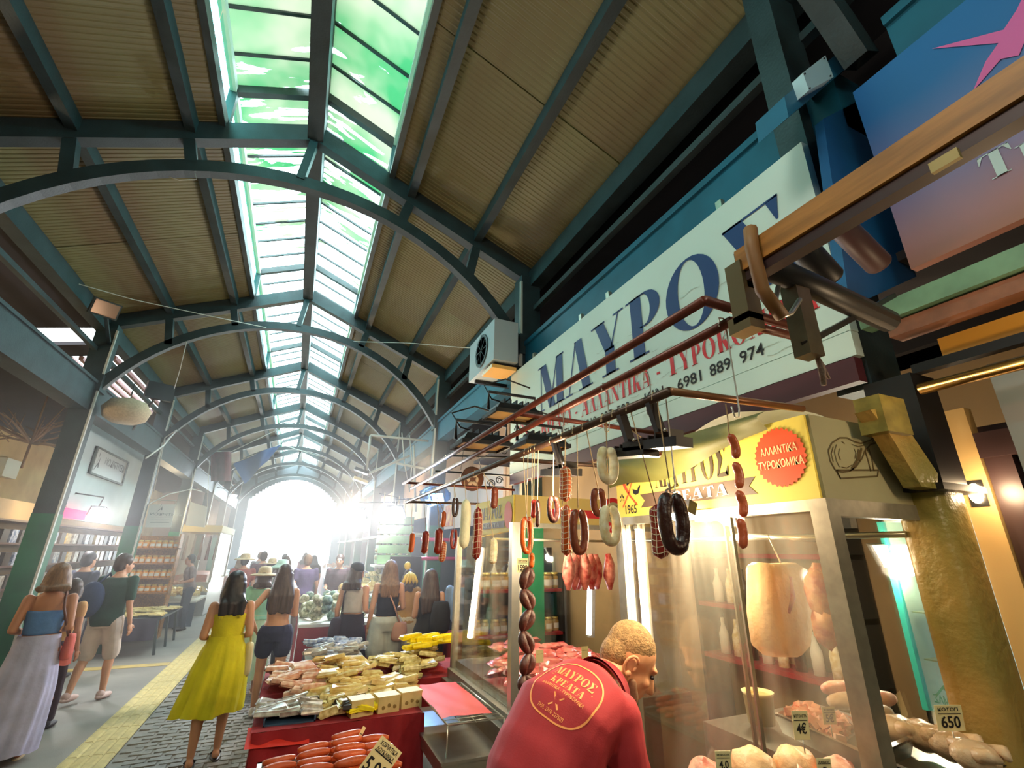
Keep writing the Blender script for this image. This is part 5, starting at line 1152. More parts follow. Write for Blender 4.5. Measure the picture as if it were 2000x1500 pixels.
def sausage(name, label, kind, px, ptop, pbot, wpx, m, X=XL_, net=False, top=None, yaw=None, hookpx=None, group=None, tie=None, plane=None):
    """kind: ring, stick. ptop/pbot: pixel rows of the meat, wpx: overall pixel width"""
    mid = PX(px, (ptop+pbot)/2, X); y = mid.y
    P0 = PY(px, ptop, y); P1 = PY(px, pbot, y); x = (P0.x+P1.x)/2
    zt_, zb_ = P0.z, P1.z; Wd = abs(PY(px+wpx/2, (ptop+pbot)/2, y).x-PY(px-wpx/2, (ptop+pbot)/2, y).x)
    t = thing(name, label, 'sausage', (x, y, zt_), group)
    dr = Vector((1, 0, 0)) if yaw is None else Vector((math.cos(yaw), math.sin(yaw), 0))
    b = B(); zc_ = (zt_+zb_)/2; hh = (zt_-zb_)/2
    if kind == 'ring':
        r = Wd*.19; pts = []; rr = []
        n = 40
        for i in range(n+1):
            a = math.pi/2+.12+(2*math.pi-.24)*i/n; f = i/n
            kx = abs(math.sin(math.pi*f))**.55
            pts.append(Vector((x, y, zc_))+dr*((Wd/2-r)*math.cos(a)*.55*(1.0)+(Wd/2-r)*.45*math.copysign(abs(math.cos(a))**.5, math.cos(a)))+Z3*((hh-r)*math.sin(a)))
            e = min(f, 1-f); rr.append(r*min(1, .45+e*9)*(1+.07*noise.noise(Vector((f*14, px*.1, 0)))))
        b.tube(pts, rr, 14); b.ob('meat', m, t)
    elif kind == 'stick':
        r = Wd/2; pts = []; rr = []
        for i in range(19):
            f = i/18; z = zt_+(zb_-zt_)*f; pts.append(Vector((x+.003*math.sin(f*4), y, z))); rr.append(max(.002, r*min(1, math.sqrt(max(0, 1-(1-min(1, f*5))**2)))*min(1, math.sqrt(max(0, 1-(1-min(1, (1-f)*6))**2)))*(1+.05*noise.noise(Vector((f*9, px*.2, 1))))))
        b.tube(pts, rr, 16); b.ob('meat', m, t)
        if net:
            b = B()
            for i in range(1, 9):
                f = i/9; j = int(f*18); b.tube([pts[j]+Vector((math.cos(a)*(rr[j]+.001), math.sin(a)*(rr[j]+.001), .003*math.sin(a*3))) for a in np.linspace(0, 2*math.pi, 15)[:-1]], .0011, 5, closed=True)
            for k in range(7):
                a = 2*math.pi*k/7; b.tube([pts[j]+Vector((math.cos(a)*(rr[j]+.001), math.sin(a)*(rr[j]+.001), 0)) for j in range(1, 18)], .0011, 5)
            b.ob('net', M_net, t)
    b = B(); tp_ = Vector((x, y, zt_-.004)); rp_ = top or Vector((XL_ if x < 1.1 else x, y, ZL if x < 1.1 else ZL+.03))
    if rp_.z > zt_: b.tube([rp_+Vector((-.014, 0, -.01)), rp_+Vector((-.009, 0, .014)), rp_+Vector((.007, 0, .014)), rp_+Vector((.006, 0, -.02)), tp_], .0018, 6); b.ob('hanger', M_string, t)
    return t
S_ = sausage
S_('ring_sausage', 'big glossy red brown ring sausage hanging left of the near kiosk', 'ring', 1131, 990, 1085, 36, M_brownm)
S_('ring_sausage', 'pale mould covered ring sausage, the upper of the two against the kiosk edge', 'ring', 1187, 868, 947, 40, M_pale)
S_('ring_sausage', 'pale mould covered ring sausage, the lower of the two against the kiosk edge', 'ring', 1192, 982, 1068, 40, M_pale)
S_('ring_sausage', 'brown smoked ring sausage between the two pale rings', 'ring', 1169, 950, 1010, 30, M_brownm, X=.92)
S_('ring_sausage', 'near black thin ring sausage before the tan header', 'ring', 1081, 966, 1022, 25, M_darkm)
S_('ring_sausage', 'orange gleaming loop of sausage on the long steel hook', 'ring', 1029, 1005, 1083, 26, M_orange)
S_('ring_sausage', 'large dark loop sausage with a red flank on a steel hook before the near kiosk', 'ring', 1316, 955, 1085, 56, M_darkm, X=XL_+.02)
S_('netted_salami', 'brightly lit orange netted salami hanging under the far end of the lower rail', 'stick', 1104, 910, 980, 19, M_orange, net=True)
S_('netted_salami', 'yellow netted salami tied below the brightly lit orange one', 'stick', 1106, 985, 1086, 18, M_orange, net=True, top=PX(1105, 980, XL_))
S_('netted_salami', 'red netted salami behind the large dark loop', 'stick', 1287, 985, 1092, 25, M_red, net=True, X=.95)
S_('netted_salami', 'short red netted salami end hung high before the tarpaulin', 'stick', 1275, 866, 892, 25, M_red, net=True, X=1.02)
S_('long_salami', 'long bright cream salami at the left of the hanging row', 'stick', 908, 974, 1072, 19, M_cream, X=.9)
S_('long_salami', 'long red salami with ribbed twine beside the cream one', 'stick', 932, 990, 1094, 17, M_red, X=.9, net=True)
S_('dried_sausage', 'thin dark dried sausage behind the orange loop', 'stick', 1050, 976, 1030, 8, M_darkm)
S_('dried_sausage', 'thin red dried sausage high behind the orange loop', 'stick', 1042, 975, 1012, 10, M_red)
S_('dried_sausage', 'thin orange red sausage hanging low beside the price card', 'stick', 1038, 1080, 1109, 9, M_orange)
S_('dried_sausage', 'grey mottled dried sausage over the small yellow header', 'stick', 965, 950, 994, 13, M_brownm, X=.95)
S_('netted_salami', 'small yellow netted salami in front of the far glass case', 'stick', 963, 1050, 1102, 14, M_pale, X=.95, net=True)
S_('ring_sausage', 'small dark ring sausage left of the cream salami', 'ring', 889, 970, 1010, 14, M_darkm, X=.9)
S_('ring_sausage', 'small bright red ring sausage below the small dark ring', 'ring', 886, 1031, 1073, 15, M_red, X=.9)
S_('dried_sausage', 'deep red fat sausage third from the left of the hanging row', 'stick', 856, 1031, 1083, 16, M_red, X=.92)
S_('dried_sausage', 'red fat sausage second from the left of the hanging row', 'stick', 830, 1036, 1082, 14, M_red, X=.92)
S_('dried_sausage', 'orange slim sausage leftmost of the hanging row', 'stick', 804, 1040, 1080, 11, M_orange, X=.92)
S_('netted_salami', 'orange knitted salami between the deep red sausage and the green column', 'stick', 864, 1056, 1098, 13, M_orange, X=.96, net=True)
S_('dried_sausage', 'thin orange sausage pair hanging above the orange knitted salami', 'stick', 866, 998, 1030, 9, M_orange, X=.96)
# chain of four pink frankfurters
t = thing('frankfurter_chain', 'chain of four pink frankfurters hanging before the orange seal', 'sausage', PY(1430, 845, .95))
segs = [((1424, 847), (1436, 896)), ((1434, 902), (1442, 954)), ((1440, 958), (1450, 1010)), ((1444, 1012), (1450, 1072))]
for a, c in segs:
    b = B(); A, C_ = PY(*a, .95), PY(*c, .95); d = C_-A; sd = Vector((.012, 0, 0)); pts = []; rr = []
    for i in range(15):
        f = i/14; pts.append(A+d*f+sd*math.sin(f*math.pi)*(1 if a[0] != 1444 else .6)); rr.append(.0125*max(.12, min(1, math.sqrt(max(0, 1-(1-min(1, f*5))**2)))*min(1, math.sqrt(max(0, 1-(1-min(1, (1-f)*5))**2)))))
    b.tube(pts, rr, 14); b.ob('frankfurter', M_pinkm, t)
b = B(); b.tube([PY(1418, 795, .93)+Vector((0, 0, .01)), PY(1421, 815, .945), PY(1424, 848, .95)], .0018, 6); b.ob('string', M_string, t)
# steel S hooks on the rails
for i, (px, py0, py1, X_, l) in enumerate(((1294, 775, 950, .9, 'long steel hook on the corner of the lower frame'), (1410, 630, 800, .945, 'long thin steel hook hanging from the upper frame before the last letters'), (1262, 735, 800, .945, 'curled steel hook on the upper frame under the fourth big letter'), (1180, 755, 835, .945, 'thin steel hook on the upper frame under the second big letter'), (1095, 792, 845, .945, 'thin steel hook at the far end of the upper frame'), (1034, 940, 1010, XL_, 'heavy steel hook carrying the orange loop'))):
    A, C_ = PX(px, py0, X_), PX(px, py1, X_); C_ = Vector((A.x, A.y, PY(px, py1, A.y).z)); dx = .012
    b = B(); b.tube([A+Vector((-dx, 0, -.015)), A+Vector((-dx*.7, 0, .012)), A+Vector((dx*.6, 0, .014)), A+Vector((dx, 0, -.01)), C_+Vector((dx, 0, .01)), C_+Vector((dx*.6, 0, -.012)), C_+Vector((-dx*.6, 0, -.014)), C_+Vector((-dx*1.2, 0, .012))], .0022, 6)
    tag(b.ob('meat_hook', M_wire), l, 'hook', 'steel meat hooks')
# price card 15.90
def card(label, p, wd, ht, lines, U_=X3, V_=Z3, stick=None, tilt=0.):
    t = thing('price_card', label, 'price card', p); p = Vector(p); U_ = Vector(U_); V_ = Vector(V_); n_ = U_.cross(V_)
    b = B(); c = [p-U_*wd/2, p+U_*wd/2, p+U_*wd/2+V_*ht, p-U_*wd/2+V_*ht]; b.poly(c, .0012, -n_); b.ob('card', M_tag, t)
    b = B()
    for txt, yy, hh, ww in lines: sans_text(b, txt, p+V_*(yy*ht)+n_*.0012, U_, V_, hh*ht, width=ww*wd, bold=.02, align='C')
    b.poly([p-U_*wd*.42+V_*ht*.66+n_*.001, p+U_*wd*.42+V_*ht*.66+n_*.001, p+U_*wd*.42+V_*ht*.69+n_*.001, p-U_*wd*.42+V_*ht*.69+n_*.001]); b.ob('handwriting', M_ink, t)
    if stick: b = B(); b.tube([p, p+Vector(stick)], .0015, 5); b.ob('stick', M_wire, t)
    return t
pc = PX(1021, 1118, XL_); card('yellow price card reading 1590 under the orange loop', pc, .05, .055, [('ΣΟΥΤΖΟΥΚΙ', .76, .12, .8), ('1590', .15, .4, .8)], (1, -.1, 0))
# dark rope of sausage links down the case corner
t = thing('sausage_rope', 'thick rope of dark brown sausage links hanging down the corner of the far case', 'sausage', PX(1030, 1110, .9))
yb_ = PX(1030, 1115, .9).y
pts0 = [PY(px, py, yb_) for px, py in ((1034, 1108), (1022, 1150), (1036, 1190), (1020, 1232), (1034, 1276), (1024, 1318), (1026, 1352))]
for i in range(6):
    for sd in (-1, 1):
        a, c = pts0[i], pts0[i+1]; o = Vector((sd*.023, -.008+.009*sd, 0)); b = B(); pts = []; rr = []
        for k in range(13):
            f = k/12; pts.append(a*(1-f)+c*f+o*math.sin(f*math.pi)*(.8+.3*random.random()*0)); rr.append(.0185*max(.2, math.sin(math.pi*min(1, max(0, f*.92+.04)))**.5))
        b.tube(pts, rr, 12); b.ob('link', meat('chestnut_link', 86, 44, 34, .35, 20, .45), t)
b = B(); b.tube([Vector((XL_, yb_, ZL)), pts0[0]], .002, 5); b.ob('string', M_string, t)
# ------------------------------------------------------------------ meat in the near kiosk
M_pork = meat('pork_rind', 244, 196, 146, .12, 6, .45); M_porkin = meat('pink_pork_flesh', 226, 128, 108, .35, 16, .4, rgb(240, 190, 160)); M_beef = meat('raw_red_meat', 176, 46, 52, .4, 18, .35, rgb(226, 150, 140)); M_chick = meat('pale_chicken', 246, 208, 170, .2, 8, .35)
zr2 = H+.14
rl = thing('meat_rail', 'steel meat rail along the inside of the near kiosk', 'rail', (1.9, 1.4, zr2)); b = B(); b.tube([PX(1440, 1046, 1.9), PX(1640, 1054, 1.9)], .012, 8); b.tube([(1.9, .98, PX(1500, 1050, 1.9).z), (1.9, 2.6, PX(1500, 1050, 1.9).z)], .011, 8); b.ob('bar', M_inox, rl)
t = thing('pork_belly', 'slab of pale pork side hanging behind the kiosk glass', 'meat', PX(1530, 1200, 1.8))
yy = PX(1530, 1200, 1.8).y; b = B()
q = [PY(px, py, yy) for px, py in ((1468, 1105), (1478, 1098), (1500, 1101), (1545, 1099), (1560, 1108), (1566, 1150), (1572, 1210), (1566, 1262), (1548, 1282), (1500, 1281), (1478, 1262), (1470, 1200))]
cen = sum(q, Vector())/len(q); nq = len(q); vs = []; fs = []
for k, (sc_, dy) in enumerate(((.6, -.05), (.94, -.042), (1, -.02), (1, .02), (.9, .04), (.5, .045))): vs += [cen+(p_-cen)*sc_+Vector((0, dy, 0)) for p_ in q]
for k in range(5):
    for i in range(nq): fs.append((k*nq+i, k*nq+(i+1) % nq, (k+1)*nq+(i+1) % nq, (k+1)*nq+i))
fs.append(tuple(range(nq))[::-1]); fs.append(tuple(5*nq+i for i in range(nq))); b.add(vs, fs, True); b.ob('rind', M_pork, t)
b = B(); b.tube([PY(1548, 1108, yy-.02), PY(1536, 1130, yy-.03), PY(1540, 1165, yy-.03), PY(1532, 1195, yy-.03), PY(1545, 1225, yy-.02)], [.012, .022, .026, .022, .008], 10); lab(b.ob('lean_edge', M_beef, t), 'red lean edge')
b = B(); b.tube([Vector((cen.x, yy, PX(1500, 1046, 1.9).z)), PY(1525, 1100, yy)], .003, 6); b.ob('hook', M_wire, t)
t = thing('lamb_carcass', 'hanging lamb carcass at the right of the pork side', 'meat', PX(1600, 1180, 1.75)); yy = PX(1600, 1190, 1.72).y
b = B(); b.ell(PY(1604, 1160, yy), (.05, .05, .085), 14, None, .3, 3); b.ell(PY(1615, 1225, yy), (.042, .045, .07), 12, None, .3, 3); b.tube([PY(1596, 1100, yy), PY(1600, 1130, yy), PY(1606, 1170, yy)], [.016, .03, .045], 10); b.ob('flesh', meat('lamb_flesh', 160, 54, 40, .5, 16, .4, rgb(226, 164, 116)), t)
# trays
def tray(label, corners, depth=.05, zoff=0):
    c = [Vector(p) for p in corners]; cen = sum(c, Vector())/4; t = thing('steel_tray', label, 'tray', cen)
    b = B(); vs = []
    for f, dz in ((1.0, 0), (.93, 0.002), (.86, -depth), (.9, -depth-.004), (1.0, -.006)): vs += [cen+(p-cen)*f+Vector((0, 0, dz)) for p in c]
    fs = [(k*4+i, k*4+(i+1) % 4, (k+1)*4+(i+1) % 4, (k+1)*4+i) for k in range(4) for i in range(4)]+[(8, 9, 10, 11)]
    b.add(vs, fs); b.ob('pan', M_inox, t); return cen
ZT = H-.5
c1 = tray('steel tray of diced pink meat behind the near kiosk glass', [PZ(1512, 1392, ZT), PZ(1560, 1370, ZT), PZ(1785, 1440, ZT), PZ(1700, 1478, ZT)])
tr_c = [PZ(px, py, ZT-.008) for px, py in ((1530, 1393), (1565, 1380), (1660, 1415), (1640, 1445))]
mt = []
for k in range(4):
    b = B(); b.obox((0, 0, 0), (random.uniform(.022, .034),)*2+(random.uniform(.018, .028),), Matrix.Rotation(.4, 3, 'X')); me = b.mesh('meat_cube', M_porkin); mt.append(me)
for i in range(90):
    u, v = random.random(), random.random(); p_ = tr_c[0]*(1-u)*(1-v)+tr_c[1]*(1-u)*v+tr_c[2]*u*v+tr_c[3]*u*(1-v)
    o = put('diced_meat', random.choice(mt), None, p_+Vector((0, 0, random.uniform(-.012, .014)))); o.rotation_euler = (random.uniform(-.6, .6), random.uniform(-.6, .6), random.uniform(0, 6)); tag(o, 'cube of pink diced meat in the steel tray', 'meat', 'diced meat cubes')
for i, (px, py, rx, l) in enumerate(((1715, 1372, 30, 'pink rolled roast lying at the back of the kiosk'), (1705, 1400, 34, 'pale rolled roast in front of the pink one'), (1640, 1350, 30, 'half hidden pink roast behind the steel corner post'), (1655, 1375, 30, 'half hidden roast touching the steel corner post'))):
    p_ = PZ(px, py, ZT+.0); b = B(); pts = [p_+Vector((.07*(f-.5)*2, -.03*(f-.5), .01)) for f in np.linspace(0, 1, 11)]; b.tube(pts, [.028*max(.2, math.sin(math.pi*(.06+.88*f))**.4)*(1+.1*noise.noise(Vector((f*6, i, 0)))) for f in np.linspace(0, 1, 11)], 12); tag(b.ob('roast', M_porkin if i % 2 == 0 else M_chick), l, 'meat')
c3 = tray('low steel tray of whole pale chickens at the right of the kiosk', [PZ(1640, 1450, ZT-.02), PZ(1720, 1395, ZT-.02), PZ(1965, 1490, ZT-.02), PZ(1880, 1550, ZT-.02)], .03)
for i, (px, py, l) in enumerate(((1757, 1425, 'whole plucked chicken, first of the row from the left'), (1805, 1437, 'whole plucked chicken, second of the row from the left'), (1858, 1455, 'whole plucked chicken, third of the row from the left'), (1905, 1478, 'whole plucked chicken, last of the row by the pillar'))):
    p_ = PZ(px, py, ZT+.005); b = B(); b.ell(p_, (.048, .052, .038), 16, Matrix.Rotation(.5, 3, 'Z'), .18, 2); 
    t = thing('plucked_chicken', l, 'chicken', p_); b.ob('carcass', M_chick, t)
    b = B()
    for sd in (-1, 1): b.tube([p_+Vector((sd*.03, -.02, .012)), p_+Vector((sd*.036, -.05, .02)), p_+Vector((sd*.018, -.062, .012))], [.018, .016, .008], 8)
    b.ob('drumstick', M_chick, t)
for i, (px, py, rx, ry, m, l) in enumerate(((1475, 1482, .07, .06, M_pork, 'left pork joint with golden rind at the front of the kiosk'), (1555, 1478, .062, .055, M_pork, 'right pork joint with golden rind at the front of the kiosk'), (1640, 1500, .05, .05, M_porkin, 'pink pork cut beside the steel post at the front of the kiosk'), (1380, 1505, .05, .05, M_porkin, 'pork cut at the lower left of the kiosk glass'))):
    p_ = PZ(px, py+22, H-.56); t = thing('pork_joint', l, 'meat', p_); b = B(); b.ell(p_, (rx, ry, .05), 18, Matrix.Rotation(.4, 3, 'Z'), .2, 2); b.ob('rind', m, t); b = B(); b.ell(p_+Vector((-.02, -.028, -.012)), (rx*.8, ry*.62, .036), 14, Matrix.Rotation(.4, 3, 'Z'), .35, 4); lab(b.ob('flesh', M_porkin, t), 'cut pink flesh')
def kcard(label, px, py, wpx, hpx, lines, Z_):
    p_ = PZ(px, py, Z_); sc_ = (PY(px+wpx/2, py, p_.y).x-PY(px-wpx/2, py, p_.y).x)*.6; card(label, p_, sc_, sc_*hpx/wpx, lines, (.94, -.34, 0), (-.05, -.1, 1), (0, 0, -.03))
kcard('price card reading 4€ on the pork joints', 1568, 1445, 38, 58, [('ΚΟΤΟΛΕΤΑ', .78, .1, .8), ('4€', .22, .36, .6)], H-.47)
kcard('price card reading 5€ in the diced meat', 1622, 1415, 30, 34, [('ΧΟΙΡΙΝΟ', .78, .12, .8), ('5€', .15, .45, .6)], H-.47)
kcard('pink price card reading 650 among the chickens', 1860, 1428, 56, 44, [('ΚΟΤΟΠ.', .78, .13, .8), ('650', .14, .45, .7)], H-.45)
kcard('price card at the lower left of the kiosk glass', 1415, 1508, 40, 45, [('ΜΠΡΙΖΟΛΑ', .78, .1, .8), ('4.0', .2, .36, .6)], H-.5)
kcard('price card at the foot of the steel corner post', 1612, 1512, 34, 30, [('ΛΑΙΜΟΣ', .7, .16, .8), ('5', .1, .4, .3)], H-.53)
# plastic tub on the deck
b = B(); p_ = PZ(1488, 1412, H-.58); b.lathe(p_, [(.001, 0), (.045, 0), (.052, .1), (.056, .1), (.052, .09), (.001, .012)], 20); tag(b.ob('plastic_tub', mat('cream_plastic', rgb(226, 206, 150), .4)), 'cream plastic tub standing behind the pork joints', 'tub')
# glass fronted fridge behind, its door facing the hall
fr_ = thing('drinks_fridge', 'glass fronted fridge glowing pale cyan behind the near kiosk', 'fridge', (2.95, 1.2, 0)); XR_ = 2.72
M_cy = emis('cyan_fridge_light', (.55, .88, .92, 1), .55)
ye = PX(1757, 1200, XR_).y; z0f, z1f = H-.66, H+.16
b = B(); b.box((XR_+.02, ye-.02, 0), (3.15, ye, 2.2)); b.box((XR_+.02, .8, 0), (3.15, .83, 2.2)); b.box((XR_+.02, .8, z1f), (3.15, ye, z1f+.06)); b.box((XR_+.02, .8, 0), (3.15, ye, z0f)); b.ob('carcase', M_white, fr_)
b = B(); b.box((2.96, .83, z0f), (2.98, ye-.02, z1f)); lab(b.ob('lit_back', M_cy, fr_), 'glowing pale cyan interior')
b = B(); b.box((XR_, ye-.022, z0f), (XR_+.03, ye+.002, z1f)); lab(b.ob('glass_edge', mat('teal_glass_edge', rgb(60, 190, 180), .2), fr_), 'teal glass edge')
for k in range(3): b = B(); b.box((XR_+.05, .84, z0f+.2+.2*k), (2.95, ye-.03, z0f+.206+.2*k)); b.ob('shelf', M_alu, fr_)
b = B(); b.box((XR_+.012, .83, z0f), (XR_+.016, ye-.02, z1f)); dr_ = b.ob('glass_door', glass_mat('fridge_glass', (.85, .97, .95, 1), .08, .25, 2.), fr_)
b = B(); fp = lambda px, py: PX(px, py, XR_+.008)
b.poly([fp(1826, 1358), fp(1842, 1338), fp(1872, 1362), fp(1860, 1362), fp(1842, 1346), fp(1832, 1359)]); p_, q_ = fp(1826, 1371), fp(1876, 1377); sans_text(b, 'ΔΛΜΑΣ', Vector((p_.x, p_.y, p_.z)), Vector((0, -1, 0)), Z3, .03, width=abs(q_.y-p_.y), bold=.03, mirror=True); b.ob('door_print', mat('teal_print', rgb(50, 140, 130), .5), fr_)
# lamp seen through the side glass
lq = PY(1745, 1085, 1.5); t = thing('lit_panel_lamp', 'lit square lamp glowing inside the kiosk behind the side glass', 'lamp', lq)
b = B(); b.poly([PY(1708, 1066, 1.5), PY(1770, 1064, 1.5), PY(1790, 1100, 1.5), PY(1730, 1104, 1.5)], .01, (0, 1, .2)); b.ob('glass', emis('lit_panel', (1, .9, .72, 1), 9), t)
b = B(); q = [PY(1704, 1064, 1.51), PY(1772, 1062, 1.51), PY(1796, 1104, 1.51), PY(1728, 1108, 1.51)]; b.poly(q, .03, (0, 1, .2)); b.tube([q[1]+Vector((0, .03, 0)), PY(1795, 1040, 1.56)], .005, 6); b.ob('housing', M_alu, t)
# ------------------------------------------------------------------ meat in the far case
zd = H-.92
for i in range(46):
    u, v = random.random(), random.random(); p_ = Vector((XK+.1+u*.95, YC+.16+v*1.0, zd+.05+.10*math.sin(math.pi*u)*(.6+.4*v)+random.uniform(-.02, .02)))
    b = B(); b.pillow(p_, (.2, .15, .06), Matrix.Rotation(random.uniform(-.5, .5), 3, 'Z')@Matrix.Rotation(random.uniform(-.3, .3), 3, 'X'), 5, .4, .004)
    tag(b.ob('meat_cut', mat('wrapped_red_meat', rgb(190, 58, 70), .15, 0, .45, 14, c2=rgb(226, 140, 136), bump=.3, bscale=30)), 'glossy wrapped cut of red meat heaped in the far glass case', 'meat', 'wrapped red meat in the far case')
for i, (x, y, l) in enumerate(((1.78, 3.75, 'white price card on the meat at the left of the far case'), (1.72, 3.4, 'small white price card low in the far case'), (2.1, 3.4, 'white price card behind the dark sausage rope'), (2.45, 3.36, 'white price card at the right of the far case'))):
    card(l, (x, y, zd+.17), .06, .08, [], X3, Z3, (0, 0, -.05))
for i in range(7):
    px = (1110, 1122, 1130, 1142, 1155, 1165, 1190)[i]; y = 4.0+.1*(i % 3); p_ = PY(px, 1125, y); b = B(); b.tube([p_+Vector((0, 0, .2)), p_+Vector((.01, 0, .1)), p_, p_+Vector((0, 0, -.12))], [.025, .055, .06, .02], 10); t = tag(b.ob('hanging_joint', M_beef), 'raw red joint hanging inside the far glass case', 'meat', 'raw joints hung in the far case')
b = B(); b.tube([(1.6, 4.05, H+.1), (2.8, 4.05, H+.1)], .012, 8); tag(b.ob('meat_rail', M_inox), 'steel rail holding the raw joints in the far case', 'rail')
t3 = thing('tube_light', 'upright glowing tube built in for a lamp reflection deep inside the far case', 'light', PY(1150, 1170, 4.3)); b = B(); b.tube([PY(1152, 1130, 4.3), PY(1150, 1240, 4.3)], .025, 10); b.ob('tube', emis('cool_tube', (.9, .92, 1, 1), 7), t3); b = B(); b.bar(PY(1156, 1125, 4.36), PY(1154, 1245, 4.36), .07, .03); b.ob('batten', M_alu, t3)  # glowing tube stands in for a reflection

# lit bulb behind the orange netted salami
t = thing('rail_bulb', 'small lit bulb glowing behind the orange netted salami', 'lamp', (.93, 1.5, H+.2)); pb = PX(1104, 955, .915)
b = B(); b.ell(pb, (.012, .012, .022), 12); b.ob('bulb', emis('lit_rail_bulb', (1, .8, .5, 1), 25), t); b = B(); b.tube([pb+Vector((0, 0, .02)), pb+Vector((0, 0, .05))], .008, 8); b.tube([pb+Vector((0, 0, .05)), (XL_, pb.y, ZL)], .003, 5); b.ob('socket', M_black, t)
# inner shop shelf seen through the near kiosk
isf = thing('shop_shelf', 'red edged inner shop shelf of bottles seen through the near kiosk glass', 'shelf', (3.05, 2.6, 0))
for z in (1.15, 1.5, 1.85):
    b = B(); b.box((2.95, 1.9, z-.03), (3.19, 3.1, z)); b.ob('shelf_board', M_redcloth, isf)
for y in (1.9, 3.07): b = B(); b.box((2.95, y, 0), (3.19, y+.03, 2.2)); b.ob('upright', M_dark, isf)
for z in (1.15, 1.5):
    for i in range(9):
        b = B(); b.lathe((3.06, 2.0+i*.12, z), [(.001, 0), (.035, 0), (.035, .13), (.014, .19), (.014, .24), (.001, .24)], 10); tag(b.ob('bottle', (M_darkm, M_pale, M_white)[i % 3]), '%s bottle on the %s red edged inner shelf of the near kiosk' % (('dark', 'yellow', 'white')[i % 3], 'lower' if z < 1.3 else 'upper'), 'bottle', 'bottles on the inner shop shelf')
# ------------------------------------------------------------------ red clothed table with packets
TZ = H-1.07; ta0, ta1, tb0, tb1 = -.06, .98, 3.74, 5.35
tb = thing('goods_table', 'market table with crimson cloth and heaped packets before the far display case', 'table', (.5, 4.5, 0))
b = B(); b.box((ta0, tb0, TZ-.03), (ta1, tb1, TZ)); b.box((.98, 4.65, TZ-.03), (1.7, tb1, TZ)); b.ob('top', M_wood, tb)
for x in (ta0+.06, ta1-.06):
    for y in (tb0+.06, tb1-.06): b = B(); b.box((x-.025, y-.025, 0), (x+.025, y+.025, TZ-.03)); b.ob('leg', M_wood, tb)
b = B()
def drape(u, v): # front cloth with pleats
    x = ta0-.02+u*(ta1-ta0+.02); a = .02+.09*v
    return (x+.01*math.sin(u*31)*v, tb0-.012-a*(.5+.5*math.sin(u*26+1.5*math.sin(u*7)))-.02*v, TZ+.012-v*.72)
b.grid(drape, 90, 14)
b.grid(lambda u, v: (ta0-.02-.02*u-.03*v*(.5+.5*math.sin(u*18)), tb0+u*(tb1-tb0), TZ+.012-v*.72), 40, 8)
b.box((.98, 4.62, TZ+.0), (1.68, tb1, TZ+.012)); b.box((.98, 4.60, TZ-.3), (1.68, 4.62, TZ+.012)); b.grid(lambda u, v: (ta0-.03+u*(ta1-ta0+.02), tb0-.02+v*(tb1-tb0), TZ+.012+.002*math.sin(u*20)*math.sin(v*18)), 20, 20)
tag(b.ob('tablecloth', M_redcloth), 'crimson cloth draped over the packet table down to the floor', 'tablecloth')
rpb = B(); rpb.grid(lambda u, v: (-.11+u*.36, tb0-.06-.0*v+v*.14, TZ-.055+.07*v-.012*u), 8, 4); tag(rpb.ob('red_paper', M_redpaper), 'red paper edge sticking out from the front left corner of the packet table', 'paper')
M_pk = [mat('clear_wrap_cheese', rgb(226, 206, 140), .18, 0, .3, 18, c2=rgb(196, 160, 96)), mat('clear_wrap_ham', rgb(206, 140, 116), .18, 0, .4, 16, c2=rgb(236, 206, 180)), mat('silver_wrap', rgb(206, 200, 190), .2, .2, .35, 14, c2=rgb(128, 120, 116)), mat('olive_print_wrap', rgb(176, 152, 84), .25, 0, .45, 22, c2=rgb(236, 222, 160)), mat('bright_yellow_wrap', rgb(248, 222, 36), .25, 0, .15, 20), mat('dark_label_wrap', rgb(64, 48, 40), .3, 0, .4, 20), mat('pale_box_card', rgb(226, 204, 140), .6, 0, .2, 12), mat('blue_white_wrap', rgb(206, 212, 224), .2, 0, .4, 18, c2=rgb(110, 130, 170))]
def packs(n, x0, x1, y0, y1, z0, hump, dims, mi, label, group, name=None, flat=.25, yaw=0., lay=None):
    protos = []; name = name or ('cheese_packet', 'ham_packet', 'silver_packet', 'printed_packet', 'yellow_packet', 'stick_packet', 'box', 'white_packet')[mi]
    for k in range(3):
        b = B(); X_, Y_, Z_ = dims; J = lambda q: random.uniform(-q, q); vs = []
        for (f, z) in ((.9, -.5), (1, -.3), (1, .25), (.86, .5)):
            for sx_, sy_ in ((-1, -1), (1, -1), (1, 1), (-1, 1)): vs.append((sx_*X_*.5*f+J(.006), sy_*Y_*.5*f+J(.006), z*Z_+J(.006)))
        b.add(vs, [(3, 2, 1, 0), (12, 13, 14, 15)]+[(i*4+j, i*4+(j+1) % 4, i*4+4+(j+1) % 4, i*4+4+j) for i in range(3) for j in range(4)])
        for sg in (-1, 1): b.add([(sg*X_*.48, -Y_*.45, 0), (sg*X_*.48, Y_*.45, 0), (sg*(X_*.5+.014), Y_*.46, J(.008)), (sg*(X_*.5+.014), -Y_*.46, J(.008))], [(0, 1, 2, 3)])
        protos.append(b.mesh(name, M_pk[mi]))
    for i in range(n):
        u, v = random.random(), random.random()
        if lay: u, v = ((i % lay)+.5)/lay, ((i//lay)+.5)/math.ceil(n/lay)
        o = put(name, random.choice(protos), None, (x0+u*(x1-x0), y0+v*(y1-y0), z0+hump*(.35+.65*math.sin(math.pi*min(1, max(0, v*.9+.08))))*(.5+.5*random.random())+dims[2]*.5))
        o.rotation_euler = (random.uniform(-flat, flat)-.12, random.uniform(-flat, flat), yaw+random.uniform(-.25, .25)); tag(o, label+', '+('front', 'middle', 'back')[min(2, int(v*3))]+' '+('left', 'centre', 'right')[min(2, int(u*3))], 'packet', group)
